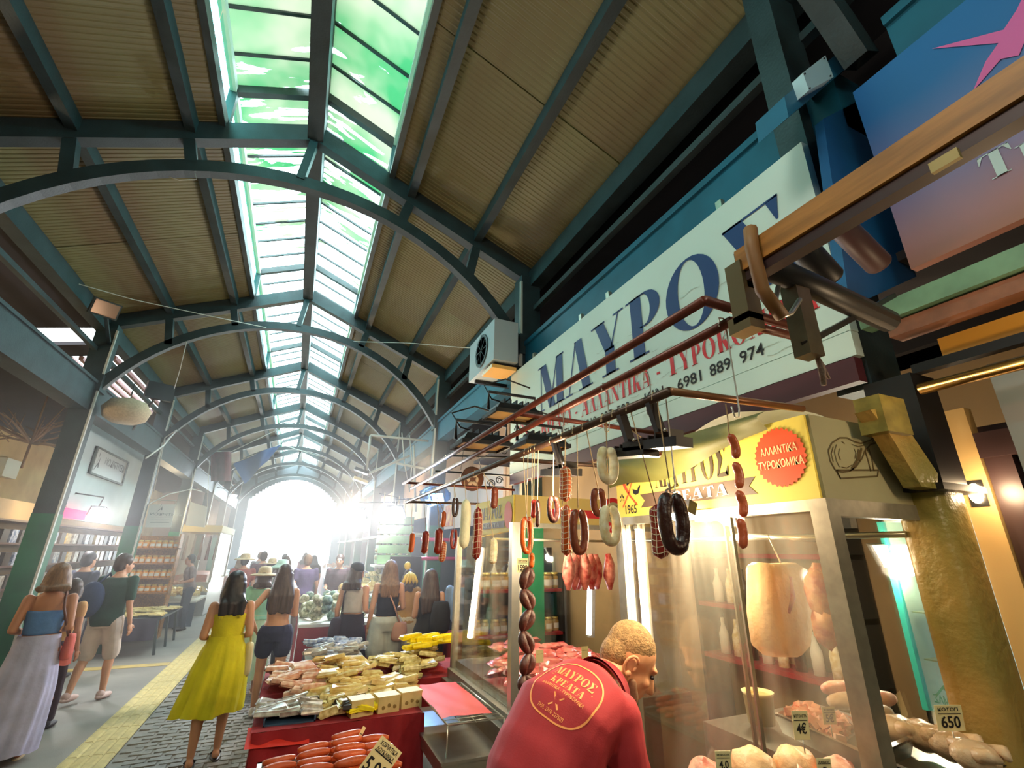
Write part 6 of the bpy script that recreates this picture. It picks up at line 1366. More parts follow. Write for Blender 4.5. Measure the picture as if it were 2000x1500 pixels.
packs(44, .0, .34, 4.3, 5.2, TZ, .15, (.17, .12, .035), 1, 'clear wrapped ham packet at the back left of crimson table', 'ham packets on the crimson table')
packs(42, .34, .74, 4.3, 5.2, TZ, .18, (.16, .12, .035), 0, 'clear wrapped cheese packet in the middle crimson table heap', 'cheese packets on the crimson table')
packs(42, .72, 1.4, 4.5, 5.25, TZ, .18, (.15, .12, .04), 3, 'olive printed packet in the right heap of the crimson table', 'olive packets on the crimson table')
packs(15, 1.12, 1.6, 4.75, 5.15, TZ+.16, .12, (.2, .08, .04), 4, 'bright yellow packet sloping near the far case', 'yellow packets on the crimson table', 'yellow_packet', .1, .5)
packs(18, -.02, .28, 3.84, 4.25, TZ+.02, .05, (.15, .12, .03), 2, 'silver wrapped packet in the flat blue crate', 'silver packets on the crimson table')
packs(20, .28, .56, 3.8, 4.25, TZ, .06, (.12, .09, .04), 3, 'olive packet at the front edge of the crimson table', 'front olive packets on the crimson table')
packs(9, .36, .62, 3.8, 4.05, TZ+.01, .05, (.05, .13, .04), 5, 'dark labelled stick packet on the crimson table', 'dark packets on the crimson table')
packs(5, .5, .66, 3.79, 3.9, TZ+.01, .06, (.1, .08, .03), 4, 'small yellow packet at the crimson table front', 'front yellow packets on the crimson table')
packs(30, .3, .95, 4.0, 4.5, TZ+.03, .06, (.2, .07, .04), 0, 'long clear wrapped packet laid in rows on the crimson table', 'long packets on the crimson table')
for i, (px, py, l) in enumerate(((865, 1375, 'pale gift box of sweets, left of the two on the table edge'), (945, 1362, 'pale gift box of sweets, right of the two on the table edge'), (758, 1400, 'pale gift box at the front edge beside the yellow packets'))):
    p_ = Vector((.74+.17*i if i < 2 else .56, 3.86+(.05*i if i < 2 else -.02), TZ+.055)); t = thing('gift_box', l, 'box', p_); b = B(); b.obox(p_, (.15, .12, .10), Matrix.Rotation(.15, 3, 'Z')); b.ob('carton', M_pk[6], t); b = B(); b.obox(p_+Vector((.0, 0, .051)), (.156, .126, .012), Matrix.Rotation(.15, 3, 'Z')); b.ob('lid', M_pk[6], t)
    b = B()
    for k in range(3): b.ell(p_+Matrix.Rotation(.15, 3, 'Z')@Vector((-.04+.04*k, -.061, -.01+.01*(k % 2))), (.014, .001, .012), 8)
    b.ob('printed_fruit', mat('olive_flower_print', rgb(140, 116, 60), .6), t)
b = B(); b.box((-.03, 3.8, TZ), (.28, 4.28, TZ+.02)); b.box((-.03, 3.8, TZ), (-.02, 4.28, TZ+.05)); b.box((.27, 3.8, TZ), (.28, 4.28, TZ+.05)); tag(b.ob('flat_crate', mat('blue_plastic', rgb(54, 78, 104), .5)), 'flat blue crate under the silver packets', 'crate')
# frankfurters on the near counter, bottom of the picture
ZF = H-.97
sc_ = thing('sausage_counter', 'low counter tray at the bottom of the frame full of orange frankfurters', 'tray', (.2, 2.7, ZF))
b = B(); b.box((-.02, 2.35, ZF-.05), (.62, 2.98, ZF-.03)); b.box((-.02, 2.96, ZF-.05), (.62, 2.98, ZF)); b.box((-.02, 2.35, ZF-.05), (0, 2.98, ZF)); b.ob('pan', M_inox, sc_)
b = B(); b.box((0, 2.4, 0), (.6, 2.95, ZF-.05)); b.ob('stand', M_redcloth, sc_)
M_fr = meat('frankfurter_orange', 214, 96, 48, .15, 10, .35)
protos = []
for k in range(3):
    b = B(); pts = [Vector(((f-.5)*.14, .012*math.sin(f*math.pi)*(k-1), 0)) for f in np.linspace(0, 1, 11)]; b.tube(pts, [.0185*max(.15, math.sin(math.pi*(.04+.92*f))**.35) for f in np.linspace(0, 1, 11)], 12); protos.append(b.mesh('frankfurter', M_fr))
for c in range(4):
    for r in range(5):
        for l in range(2+(c > 0)*1+(1 if c == 2 else 0)):
            o = put('frankfurter', random.choice(protos), None, (.075+c*.145+random.uniform(-.006, .006), 2.9-r*.085-l*.0+random.uniform(-.006, .006), ZF-.012+l*.034)); o.rotation_euler = (0, random.uniform(-.08, .08), random.uniform(-.15, .15)); tag(o, 'orange frankfurter in the %s pile from the left, %s row from the back' % (('first', 'second', 'third', 'fourth')[c], ('first', 'second', 'third', 'fourth', 'fifth')[r]), 'sausage', 'frankfurters on the low counter')
card('big price card reading 5.90 stuck among the orange frankfurters', PY(712, 1530, 2.5), .13, .17, [('ΧΩΡΙΑΤΙΚΑ', .84, .1, .8), ('ΛΟΥΚΑΝΙΚΑ', .7, .09, .8), ('5.90', .2, .34, .85)], (.75, .1, -.62), (.62, 0, .75))
card('thin tilted price card seen edge on behind the frankfurters', PY(690, 1462, 2.85), .018, .1, [('5', .3, .3, .5)], (.85, 0, -.5), (.45, 0, .85))
# ------------------------------------------------------------------ middle stalls between the table and the column
def stall(name, label, x0, x1, y0, y1, z, mtop, mskirt):
    t = thing(name, label, 'table', ((x0+x1)/2, (y0+y1)/2, 0)); b = B(); b.box((x0, y0, z-.04), (x1, y1, z)); b.ob('top', mtop, t)
    b = B(); n = int((x1-x0)*14)
    b.grid(lambda u, v: (x0+u*(x1-x0), y0-.01-.02*v*(.5+.5*math.sin(u*n)), z-.04-v*(z-.06)), 40, 4); b.grid(lambda u, v: (x0-.01-.02*v*(.5+.5*math.sin(u*n)), y0+u*(y1-y0), z-.04-v*(z-.06)), 40, 4); b.ob('skirt', mskirt, t); return t
M_blu = mat('dark_blue_cloth_skirt', rgb(54, 66, 88), .8, 0, .2, 4)
stall('market_stall', 'stall with a dark blue skirt and white packets behind the crimson table', .28, .9, 6.1, 7.0, .68, M_white, M_blu)
packs(40, .3, .88, 6.12, 6.95, .68, .14, (.15, .11, .04), 7, 'blue and white packet stacked on the dark blue skirted stall', 'white packets on the blue skirted stall')
packs(24, .3, .88, 6.1, 6.4, .70, .10, (.15, .1, .05), 2, 'silver packet at the front of the dark blue skirted stall', 'silver packets on the blue skirted stall')
stall('market_stall', 'stall of netted garlic and greens beyond the blue skirted one', .2, 1.4, 8.2, 9.9, .8, M_white, M_redcloth)
gm = mat('netted_garlic', rgb(206, 196, 160), .6, 0, .5, 24, c2=rgb(110, 112, 74)); gn = mat('green_net', rgb(60, 92, 76), .6, 0, .4, 20, c2=rgb(140, 160, 140))
pro = []
for k in range(3):
    b = B(); b.ell((0, 0, 0), (.09, .08, .07), 12, None, .25, 5); pro.append(b.mesh('net_bag', gm if k < 2 else gn))
for i in range(64):
    o = put('net_bag', pro[i % 3], None, (random.uniform(.25, 1.3), random.uniform(8.2, 9.6), .85+random.uniform(0, .28))); o.rotation_euler = (random.random(), random.random(), random.random()*6); tag(o, ('%s net bag heaped on the stall beyond the blue skirted one, %s %s' % ('green' if i % 3 == 2 else 'pale garlic', ('front', 'middle', 'back')[min(2, int((o.location.y-8.2)/.47))], ('left', 'centre', 'right')[min(2, int((o.location.x-.25)/.36))])), 'net bag', 'net bags on the garlic stall')
stall('market_stall', 'stall with red cloth shelves of jars beside the green column', 1.95, 2.7, 6.1, 7.0, .8, M_redcloth, M_redcloth)
# jar shelves behind the far case (seen through glass)
sh = thing('jar_shelf', 'red lined shelf of jars and bottles seen through the far glass case', 'shelf', (2.5, 5.6, 0))
for z in (.95, 1.42):
    b = B(); b.box((1.92, 5.45, z-.03), (3.1, 5.75, z)); b.ob('shelf_board', M_redcloth, sh)
b = B(); b.box((1.92, 5.75, 0), (3.1, 5.78, 1.9)); b.ob('back_board', M_darkwall, sh)
for x in (1.92, 3.07): b = B(); b.box((x, 5.45, 0), (x+.03, 5.75, 1.6)); b.ob('side_board', M_dark, sh)
jm = mat('jar_glass', rgb(216, 196, 140), .1, 0, .3, 9, c2=rgb(150, 110, 50)); jl = mat('jar_lid', rgb(222, 200, 120), .35, .6)
def jar(loc, s=1., m=jm, label='', group=None, proto={}):
    key = m.name
    if key not in proto:
        r = thing('jar', 'x', 'jar', (0, 0, 0)); b = B(); b.lathe((0, 0, 0), [(.001, 0), (.042, 0), (.045, .02), (.045, .085), (.034, .1), (.034, .105)], 12); b.ob('glass', m, r); b = B(); b.lathe((0, 0, .1), [(.001, 0), (.038, 0), (.038, .022), (.001, .024)], 12); b.ob('lid', jl, r)
        b = B(); b.grid(lambda u, v: (.0462*math.cos(-2.4+u*1.6), .0462*math.sin(-2.4+u*1.6), .025+v*.045), 6, 1); b.ob('paper_label', M_white, r)
        proto[key] = r; r.location = loc; r['label'] = label; r['group'] = group; r.scale = (s,)*3; return r
    return dup(proto[key], loc, random.uniform(-.4, .4), label, s, group)
for z in (.95, 1.42):
    for i in range(10): jar((2.0+i*.115, 5.55+.04*(i % 2), z), 1.25 if z < 1 else 1.5, jm, 'pale jar on the red lined shelf seen through the far glass case', 'jars behind the far case')
for i in range(5):
    b = B(); x = 2.05+i*.2; b.lathe((x, 5.66, 1.42), [(.001, 0), (.04, 0), (.04, .18), (.014, .25), (.014, .31), (.001, .31)], 12); tag(b.ob('bottle', mat('clear_bottle', rgb(206, 206, 196), .1)), 'clear bottle at the back of the red lined shelf', 'bottle', 'bottles behind the far case')
# garlic braids and hanging bunches by the lamps
for i, px in enumerate((742, 757, 772, 785, 800)):
    p_ = PY(px, 1060, 9.2+.25*i); t = thing('garlic_braid', 'pale braid of garlic hanging below the bright stall lamps', 'garlic', p_, 'garlic braids by the lamps')
    for k in range(9): b = B(); b.ell(p_+Vector((random.uniform(-.04, .04), random.uniform(-.03, .03), .35-k*.12)), (.055, .05, .05), 9); b.ob('bulb', gm, t)
    b = B(); b.tube([p_+Vector((0, 0, .9)), p_+Vector((0, 0, -.7))], .01, 5); b.ob('string', M_string, t)
for i, (px, py, l) in enumerate(((796, 1105, 'upper yellow lemon hanging by the dark board'), (800, 1128, 'lower bunch of bananas hanging by the dark board'))):
    p_ = PY(px, py, 7.6); b = B()
    if i == 0: b.ell(p_, (.05, .05, .06), 12)
    else:
        for k in range(5): b.tube([p_+Vector((0, 0, .08)), p_+Vector((.03*(k-2), -.05, .03)), p_+Vector((.05*(k-2), -.06, -.05)), p_+Vector((.055*(k-2), -.03, -.1))], [.01, .024, .022, .008], 8)
    tag(b.ob('lemon' if i == 0 else 'banana_bunch', mat('banana_yellow', rgb(232, 196, 60), .5, 0, .15, 10)), l, 'fruit')
b = B(); b.box((1.4, 8.0, .1), (1.9, 8.04, 1.75)); tag(b.ob('dark_board', mat('charcoal_board', rgb(52, 48, 44), .8)), 'dark board standing by the green column', 'board')
gb = thing('green_crates', 'stack of pale green crates on a shelf behind the orange sausage', 'crate', (1.85, 9.2, 2.0))
for k in range(5):
    b = B(); b.box((1.35, 9.0, 1.62+k*.17), (1.95, 9.4, 1.76+k*.17)); b.ob('crate', mat('pale_green_plastic', rgb(120, 160, 110), .5, 0, .2, 6), gb)
b = B(); b.box((1.3, 8.9, 1.56), (2.0, 9.5, 1.6)); b.ob('shelf_board', M_white, gb)
b = B(); q0, q1 = PY(742, 1060, 9.2), PY(800, 1060, 10.2); b.tube([Vector((q0.x-.1, q0.y, q0.z+.88)), Vector((q1.x, q1.y, q0.z+.88)), Vector((2.05, 8.3, q0.z+.95))], .012, 6); tag(b.ob('garlic_bar', M_black), 'thin black bar carrying the garlic braids by the lamps', 'bar')
# pink bars on the green column
for z, l in ((1.72, 'lower magenta bar fixed across the green column'), (2.02, 'upper magenta bar fixed across the green column')):
    b = B(); b.tube([(1.9, 8.105, z), (2.7, 8.105, z)], .03, 8); tag(b.ob('magenta_bar', mat('magenta_tube', rgb(190, 40, 90), .5)), l, 'bar')
# right hand stalls further down: counters, awning boards, goods
for k, (y0, y1, c) in enumerate(((10.2, 12.6, rgb(150, 130, 100)), (13.2, 16.4, rgb(170, 120, 96)), (17.2, 21, rgb(150, 140, 150)), (22, 26.5, rgb(190, 150, 150)))):
    t = stall('market_stall', ('stall behind the bright lamps on the right', 'second stall beyond the bright lamps', 'third stall beyond the bright lamps', 'last stall on the right by the gateway')[k], .95+.1*k, 2.4, y0, y1, .85, M_white, mat('stall_skirt_%s' % 'abcd'[k], c, .8, 0, .2, 3))
    b = B(); b.box((1.9, y0, 2.15), (2.75, y1, 2.2)); b.ob('canopy_board', M_white, t)
    packs(26, 1.0+.1*k, 2.3, y0+.1, y1-.1, .85, .3, (.26, .2, .12), (0, 3, 7, 1)[k], ('pale packet on the stall behind the bright lamps', 'olive packet on the second stall beyond the lamps', 'white packet on the third stall beyond the lamps', 'pink packet on the last stall by the gateway')[k], 'goods of right stall %s' % ('one', 'two', 'three', 'four')[k])
# ------------------------------------------------------------------ left side shops
XF = -3.55
b = B(); b.box((XF-.05, 9.85, H+.12*3.55), (XF, 13.6, H+.62*3.55)); stru(b.ob('shop_fascia_left', M_bluewhite))  # pale blue fascia board above the left shops
fs_ = thing('framed_sign', 'framed white sign with mirrored grey lettering and a swoosh on the pale blue fascia', 'sign', PX(215, 905, XF)); XP = XF+.03
y0s, y1s = PX(188, 870, XP).y, PX(250, 905, XP).y; z0s, z1s = PX(215, 935, XP).z-.03, PX(215, 885, XP).z
z1s = H+.482*3.52; z0s = H+.344*3.52; y0s, y1s = .336**-1*3.52, .287**-1*3.52
b = B(); b.box((XP-.02, y0s, z0s), (XP, y1s, z1s)); b.ob('panel', mat('white_panel', rgb(206, 212, 210), .4), fs_)
b = B()
for a, c in (((XP-.02, y0s, z1s-.03), (XP+.02, y1s, z1s)), ((XP-.02, y0s, z0s), (XP+.02, y1s, z0s+.03)), ((XP-.02, y0s, z0s), (XP+.02, y0s+.05, z1s)), ((XP-.02, y1s-.05, z0s), (XP+.02, y1s, z1s))): b.box(a, c)
b.ob('frame', mat('grey_frame', rgb(96, 106, 100), .5), fs_)
b = B(); sans_text(b, 'ΚΕΝΤΡΙΚΟΝ', Vector((XP+.004, y0s+.55, z0s+.24)), Y3, Z3, .13, width=1.1, bold=.01, mirror=True); b.ob('lettering', mat('grey_letter', rgb(120, 124, 124), .5), fs_)
def swoosh(b, O, U_, V_, s):
    P = lambda x, y: Vector(O)+Vector(U_)*(x*s)+Vector(V_)*(y*s)
    pts = [P(.32, 1), P(.36, .8), P(.3, .5), P(.15, .25), P(0, .18), P(.12, .2), P(.24, .36), P(.3, .6), P(.28, .82)]; b.poly(pts)
    b.poly([P(.5, .7), P(.55, .4), P(.62, .1), P(.5, .05), P(.42, .2), P(.3, .1), P(.1, -.1), P(-.05, -.3), P(.1, .0), P(.3, .25), P(.44, .35)])
b = B(); swoosh(b, (XP+.004, y0s+.12, z0s+.12), Y3, Z3, .32); b.ob('swoosh', mat('dark_grey_print', rgb(60, 66, 66), .5), fs_)
# hanging white banner with swoosh
bn = thing('hanging_banner', 'white hanging banner with small swoosh and grey lines beside the second left column', 'banner', PY(312, 1005, 12.2)); yb2 = 12.2
c = [PY(292, 985, yb2), PY(343, 985, yb2), PY(334, 1030, yb2), PY(283, 1030, yb2)]
b = B(); b.poly(c, .01, (0, 1, 0)); b.ob('panel', M_white, bn)
b = B(); swoosh(b, PY(307, 997, yb2-.01), X3, Z3, .14); sans_text(b, 'ΚΕΝΤΡΙΚΟΝ', PY(293, 1006, yb2-.01), X3, Z3, .05, width=.56, mirror=True)
for py in (1010, 1014, 1021): a, d = PY(293, py, yb2-.01), PY(330 if py != 1010 else 334, py, yb2-.01); b.poly([a, d, d+Vector((0, 0, .008)), a+Vector((0, 0, .008))])
b.ob('print', MATS['grey_letter'], bn)
b = B(); b.tube([PY(290, 976, yb2), PY(345, 978, yb2)], .008, 6); b.tube([PY(292, 985, yb2), PY(292, 976, yb2)], .005, 5); b.tube([PY(342, 985, yb2), PY(342, 978, yb2)], .005, 5); b.ob('hanger', M_cable, bn)
b2_ = B(); b2_.poly([PY(372, 980, 15.5), PY(405, 990, 15.5), PY(400, 1030, 15.5), PY(362, 1026, 15.5)], .02, (0, 1, 0)); b2_.tube([PY(372, 980, 15.5), PY(378, 900, 15.5)], .006, 5); b2_.tube([PY(405, 990, 15.5), PY(409, 900, 15.5)], .006, 5); tag(b2_.ob('hanging_banner', M_white), 'plain pale banner beyond the hanging white banner with the swoosh', 'banner')
# yellow jar rack
jr = thing('jar_rack', 'wooden rack of amber jars with white labels near the second left column', 'rack', (-2.9, 13.5, 0)); xa, xb = -3.3, -2.45
zs = [.92, 1.22, 1.52, 1.84]
for z in zs: b = B(); b.box((xa, 13.3, z-.025), (xb, 13.6, z)); b.ob('shelf_board', M_wood, jr)
for x in (xa, xb-.03): b = B(); b.box((x, 13.3, 0), (x+.03, 13.6, 2.15)); b.ob('side_board', M_wood, jr)
b = B(); b.box((xa, 13.6, .4), (xb, 13.62, 2.1)); b.ob('back_board', M_wood, jr)
am = mat('amber_honey', rgb(236, 160, 50), .15, 0, .2, 8)
for z in zs:
    for i in range(7): jar((xa+.09+i*.115, 13.42, z), 1.3, am, 'amber jar with a white label on the wooden rack at the left', 'amber jars on the left rack')
# shelves of the left shop behind people
ls = thing('shop_shelving', 'dark shop shelving with packets behind the nearest left column', 'shelf', (-4.3, 10.5, 0))
for z in (.5, .85, 1.2, 1.55, 1.9, 2.25): b = B(); b.box((-4.6, 8.2, z-.03), (-4.2, 17, z)); b.ob('shelf_board', mat('dark_red_shelf', rgb(92, 60, 52), .6), ls)
b = B(); b.box((-4.65, 8.2, 0), (-4.6, 17.2, 2.6)); b.ob('back_board', MATS['brown_shop_wall'], ls)
for z in (.5, .85, 1.2, 1.55, 1.9):
    for i in range(28):
        mi = (2, 5, 7, 5, 0)[(i+int(z*3)) % 5]; key = 'box%d' % mi
        b = B(); b.obox((-4.28, 8.4+i*.3+random.uniform(-.04, .04), z+.1), (.14, .2, .2), Matrix.Identity(3)); tag(b.ob('shelf_packet', M_pk[mi]), '%s packet on the %s shelf of the dark left shop shelving' % (('silver', '', 'olive', '', '', 'dark', '', 'blue and white')[mi] or 'pale', {.5: 'lowest', .85: 'second', 1.2: 'third', 1.55: 'fourth', 1.9: 'top'}[z]), 'packet', 'packets on the left shelving')
rn = thing('red_sign', 'small glowing red sign in the left shop', 'sign', PX(142, 1003, -3.46)); b = B(); b.box((-3.48, PX(126, 1003, -3.46).y, PX(142, 1013, -3.46).z), (-3.44, PX(166, 1003, -3.46).y, PX(142, 994, -3.46).z)); b.ob('face', emis('red_led', (1, .05, .12, 1), 1.6), rn); b = B(); b.tube([(-3.47, PX(130, 1003, -3.46).y, PX(142, 996, -3.46).z), (-3.54, PX(130, 1003, -3.46).y, PX(142, 980, -3.46).z)], .01, 5); b.ob('hanger', M_cable, rn)
# dark table with flat goods
dt = thing('goods_table', 'long dark trestle table covered with flat white packets at the left', 'table', (-2.75, 12.6, 0)); zt2 = .62
b = B(); b.box((-3.3, 11.35, zt2-.03), (-2.1, 13.15, zt2)); b.ob('top', M_steel2, dt)
b = B(); b.grid(lambda u, v: (-3.3+u*1.15, 11.33-.015*math.sin(u*30)*v, zt2-v*.36), 30, 3); lab(b.ob('cloth', mat('dark_violet_cloth', rgb(64, 54, 72), .8), dt), 'dark violet front cloth')
for x in (-3.2, -2.15):
    for y in (11.45, 12.3, 13.05): b = B(); b.bar((x-.03, y, zt2-.03), (x+.05, y, 0), .04); b.ob('leg', M_steel2, dt)
packs(90, -3.25, -2.15, 11.45, 13.05, zt2, .05, (.2, .14, .03), 6, 'flat white packet on the long dark table', 'flat packets on the dark table', 'flat_packet', .06)
packs(40, -3.4, -2.2, 15.0, 16.4, .62, .2, (.24, .2, .08), 0, 'pale cheese pack behind the long dark table', 'cheese packs behind the dark table')
stall('market_stall', 'pale stall behind the long dark table at the left', -3.5, -2.1, 14.9, 16.6, .6, M_white, M_blu)
# rack of packs next to jars, glass meat case further on
gc = thing('display_case', 'distant glass meat case at the left with orange meat inside', 'display case', (-2.6, 18, 0)); b = B(); b.box((-3.2, 17.2, 0), (-2.2, 20.5, .9)); b.ob('base_cabinet', M_inox, gc)
b = B(); b.box((-3.1, 17.3, .9), (-2.3, 20.3, 1.1)); lab(b.ob('meat_bed', M_orange, gc), 'orange meat bed')
for p_ in ((-3.2, 17.2), (-2.2, 17.2), (-2.2, 20.5)): b = B(); b.box((p_[0]-.03, p_[1]-.03, .9), (p_[0]+.03, p_[1]+.03, 2.3)); b.ob('post', M_alu, gc)
b = B(); b.box((-3.25, 17.15, 2.3), (-2.15, 20.5, 2.5)); b.ob('header', mat('cream_header', rgb(214, 190, 130), .6), gc)
b = B(); b.box((-3.2, 17.19, .9), (-2.2, 17.2, 2.3)); b.ob('front_pane', M_glass, gc)
b = B(); b.box((-2.205, 17.2, .9), (-2.2, 20.5, 2.3)); b.ob('side_pane', M_glass, gc)
for i in range(5): b = B(); x = -3.05+i*.2; b.tube([(x, 17.5, 2.2), (x, 17.5, 1.5)], [.02, .05], 8); b.ob('hung_meat', M_brownm, gc)
for k, y in enumerate((21.5, 24.5)):
    stall('market_stall', ('far left stall with pale cover before the gateway', 'farthest left stall close to the gateway')[k], -3.2, -2.0, y, y+2.4, .9, M_white, MATS['stall_skirt_b'])
# wooden crate and plaster branch chandelier at the far left wall
ch = thing('branch_chandelier', 'chandelier of bare twigs hanging before the yellow wall at the left edge', 'chandelier', PX(60, 860, -4.6)); c_ = PX(60, 865, -4.6)
b = B(); random.seed(3)
for i in range(22):
    a = random.uniform(0, 6.28); r = random.uniform(.5, 1.1); z = random.uniform(-.1, .55); mid = c_+Vector((math.cos(a)*r*.5, math.sin(a)*r*.6, z*.5)); e = c_+Vector((math.cos(a)*r, math.sin(a)*r*1.2, z))
    b.tube([c_, mid+Vector((0, 0, .1*random.uniform(-1, 1))), e], [.022, .014, .004], 5); b.tube([mid, mid+Vector((math.cos(a+.7)*.35, math.sin(a+.7)*.35, .15))], [.01, .003], 5)
stuff(b.ob('twigs', mat('dry_twig', rgb(110, 80, 48), .8), ch)); b = B(); b.tube([c_+Vector((0, 0, 1.2)), c_], .015, 5); b.tube([c_, c_+Vector((0, 0, -.45))], .02, 6); b.ob('stem', mat('dry_twig', rgb(110, 80, 48), .8), ch)
sw_ = B(); p_ = PX(18, 915, -6.2); sw_.box((p_.x-.1, p_.y-.3, p_.z-.2), (p_.x+.05, p_.y+.3, p_.z+.2)); tag(sw_.ob('wall_heater', M_white), 'white box heater on the yellow wall at the left edge', 'heater')
b = B(); p_ = PX(15, 995, -6.25); b.box((p_.x-.05, p_.y-1.2, p_.z-.12), (p_.x+.1, p_.y+1.2, p_.z+.02)); tag(b.ob('wall_shelf', M_wood), 'wooden shelf on the yellow wall at the left edge', 'shelf')
# low wooden rack by left edge
wr_ = thing('slatted_rack', 'slatted wooden rack at the left edge behind the lilac skirt', 'rack', (-3.6, 7.4, 0))
for k in range(6): b = B(); b.box((-4.6, 7.0, .3+k*.28), (-3.7, 7.9, .34+k*.28)); b.ob('slat', M_wood, wr_)
for x in (-4.6, -3.74): b = B(); b.box((x, 7.0, 0), (x+.05, 7.05, 1.9)); b.ob('post', M_wood, wr_)
# ------------------------------------------------------------------ lamps, AC, wires overhead
ac = thing('air_conditioner', 'air conditioner outdoor unit mounted by the right roof column', 'air conditioner', PX(945, 690, 1.75))
a0 = PX(940, 690, 1.62); y = a0.y; z1, z0 = PX(935, 625, 1.7).z, PX(930, 738, 1.7).z
b = B(); b.box((1.62, y-.4, a0.z-.22), (1.90, y+.42, a0.z+.26)); b.ob('casing', mat('grey_white_casing', rgb(160, 170, 176), .5), ac)
b = B()
for k in range(5): b.lathe((1.615, y-.02, a0.z+.02), [(.05+.035*k, 0), (.056+.035*k, 0), (.056+.035*k, .006), (.05+.035*k, .006)], 24, Matrix.Rotation(-math.pi/2, 3, 'Y'))
for k in range(8): b.bar((1.61, y-.02, a0.z+.02), (1.61, y-.02+.2*math.cos(k*math.pi/4), a0.z+.02+.2*math.sin(k*math.pi/4)), .006)
b.ob('fan_grille', M_steel2, ac)
b = B(); b.bar((1.66, y-.3, a0.z-.24), (2.1, y-.3, a0.z-.24), .04); b.bar((1.66, y+.3, a0.z-.24), (2.1, y+.3, a0.z-.24), .04); b.ob('bracket', M_black, ac)
b = B(); b.box((1.62, y-.36, a0.z-.3), (1.9, y-.05, a0.z-.26)); lab(b.ob('lamp_glass', MATS['amber_glass'], ac), 'amber floodlight glass below')
# bright stall floodlights
M_flare = emis('white_led', (.92, .96, 1, 1), 60)
for i, (px, py, y, l, pw) in enumerate(((700, 1004, 11.0, 'glaring white stall floodlight, left of the two over the right stalls', 120), (772, 1002, 9.0, 'glaring white stall floodlight, right of the two over the right stalls', 120), (190, 1000, 10.2, 'glaring white lamp under the pale blue fascia at the left', 70), (855, 972, 7.9, 'small white lamp with blue film on the green column', 40), (456, 970, 20., 'distant white lamp on a left column', 60), (436, 1043, 21., 'distant lower white lamp over the left stalls', 40))):
    p_ = PY(px, py, y); t = thing('floodlight', l, 'lamp', p_); s = 1.6 if i < 2 else 1.; dirn = Vector((-.55 if px > 500 else .5, -.6, -.5)).normalized(); Rm = dirn.to_track_quat('-Z', 'Y').to_matrix()
    b = B(); b.obox(p_+Rm@Vector((0, 0, .03)), (.22*s, .16*s, .05), Rm); b.ob('housing', M_black, t); b = B(); b.obox(p_+Rm@Vector((0, 0, -.0)), (.2*s, .14*s, .012), Rm); b.ob('glass', M_flare if i != 3 else emis('blue_led', (.5, .75, 1, 1), 40), t); b = B(); b.tube([p_+Rm@Vector((0, 0, .05)), p_+Vector((.0, .1, .25)), Vector((2.05 if px > 500 else (-3.56 if i == 2 else -2.95), p_.y+.1, p_.z+.3))], .012, 6); b.ob('bracket', M_black, t)
    light('stall_lamp', 'SPOT', p_+dirn*.05, pw, (.95, .97, 1), .08, p_+dirn, 150)
b = B(); p_ = PY(850, 970, 7.88); b.ell(p_+Vector((0, .02, .02)), (.28, .12, .17), 16, None, .25, 4); tag(b.ob('blue_film', glass_mat('blue_plastic_film', (.25, .5, .9, 1), .15, .3, 6)), 'crumpled blue plastic film around the small lamp on the green column', 'plastic film')
# unlit floodlights on left frames, lampshade, monitor
for (px, py, X_, sc, l) in ((205, 603, -2.75, 1.5, 'square floodlight fixed at the head of the nearest left column'), (980, 812, 1.2, 1, '')):
    if not l: continue
    p_ = PX(px, py, X_); t = thing('floodlight', l, 'lamp', p_); b = B(); Rm = Vector((.5, -.75, -.35)).normalized().to_track_quat('-Z', 'Y').to_matrix()
    b.obox(p_, (.3, .22, .08), Rm); b.ob('housing', M_steel, t); b = B(); b.obox(p_+Rm@Vector((0, 0, -.045)), (.26, .18, .012), Rm); b.ob('glass', mat('dull_reflector', rgb(150, 120, 104), .15, .5), t); b = B(); b.bar(p_, (-2.98, 8.16, p_.z-.1), .04); b.ob('bracket', M_steel, t)
p_ = PX(248, 800, -2.6); t = thing('lampshade', 'round woven lampshade hanging below the left tie beam', 'lampshade', p_); b = B(); b.lathe(p_, [(.02, .18), (.22, .12), (.3, 0), (.26, -.14), (.16, -.2), (.001, -.2)], 20); b.ob('shade', mat('woven_beige', rgb(186, 164, 132), .8, 0, .2, 40), t); b = B(); b.tube([p_+Vector((0, 0, .18)), p_+Vector((0, 0, .42))], .01, 5); b.ob('cord', M_black, t)
p_ = PX(312, 765, -2.7); b = B(); b.obox(p_, (.42, .1, .3), Matrix.Rotation(.5, 3, 'Z')); t = thing('monitor', 'small dark hanging screen beside the second left column head', 'screen', p_); b.ob('casing', M_black, t); b = B(); b.bar(p_, (-2.97, p_.y+.1, 3.8), .03); b.ob('mount', M_black, t)
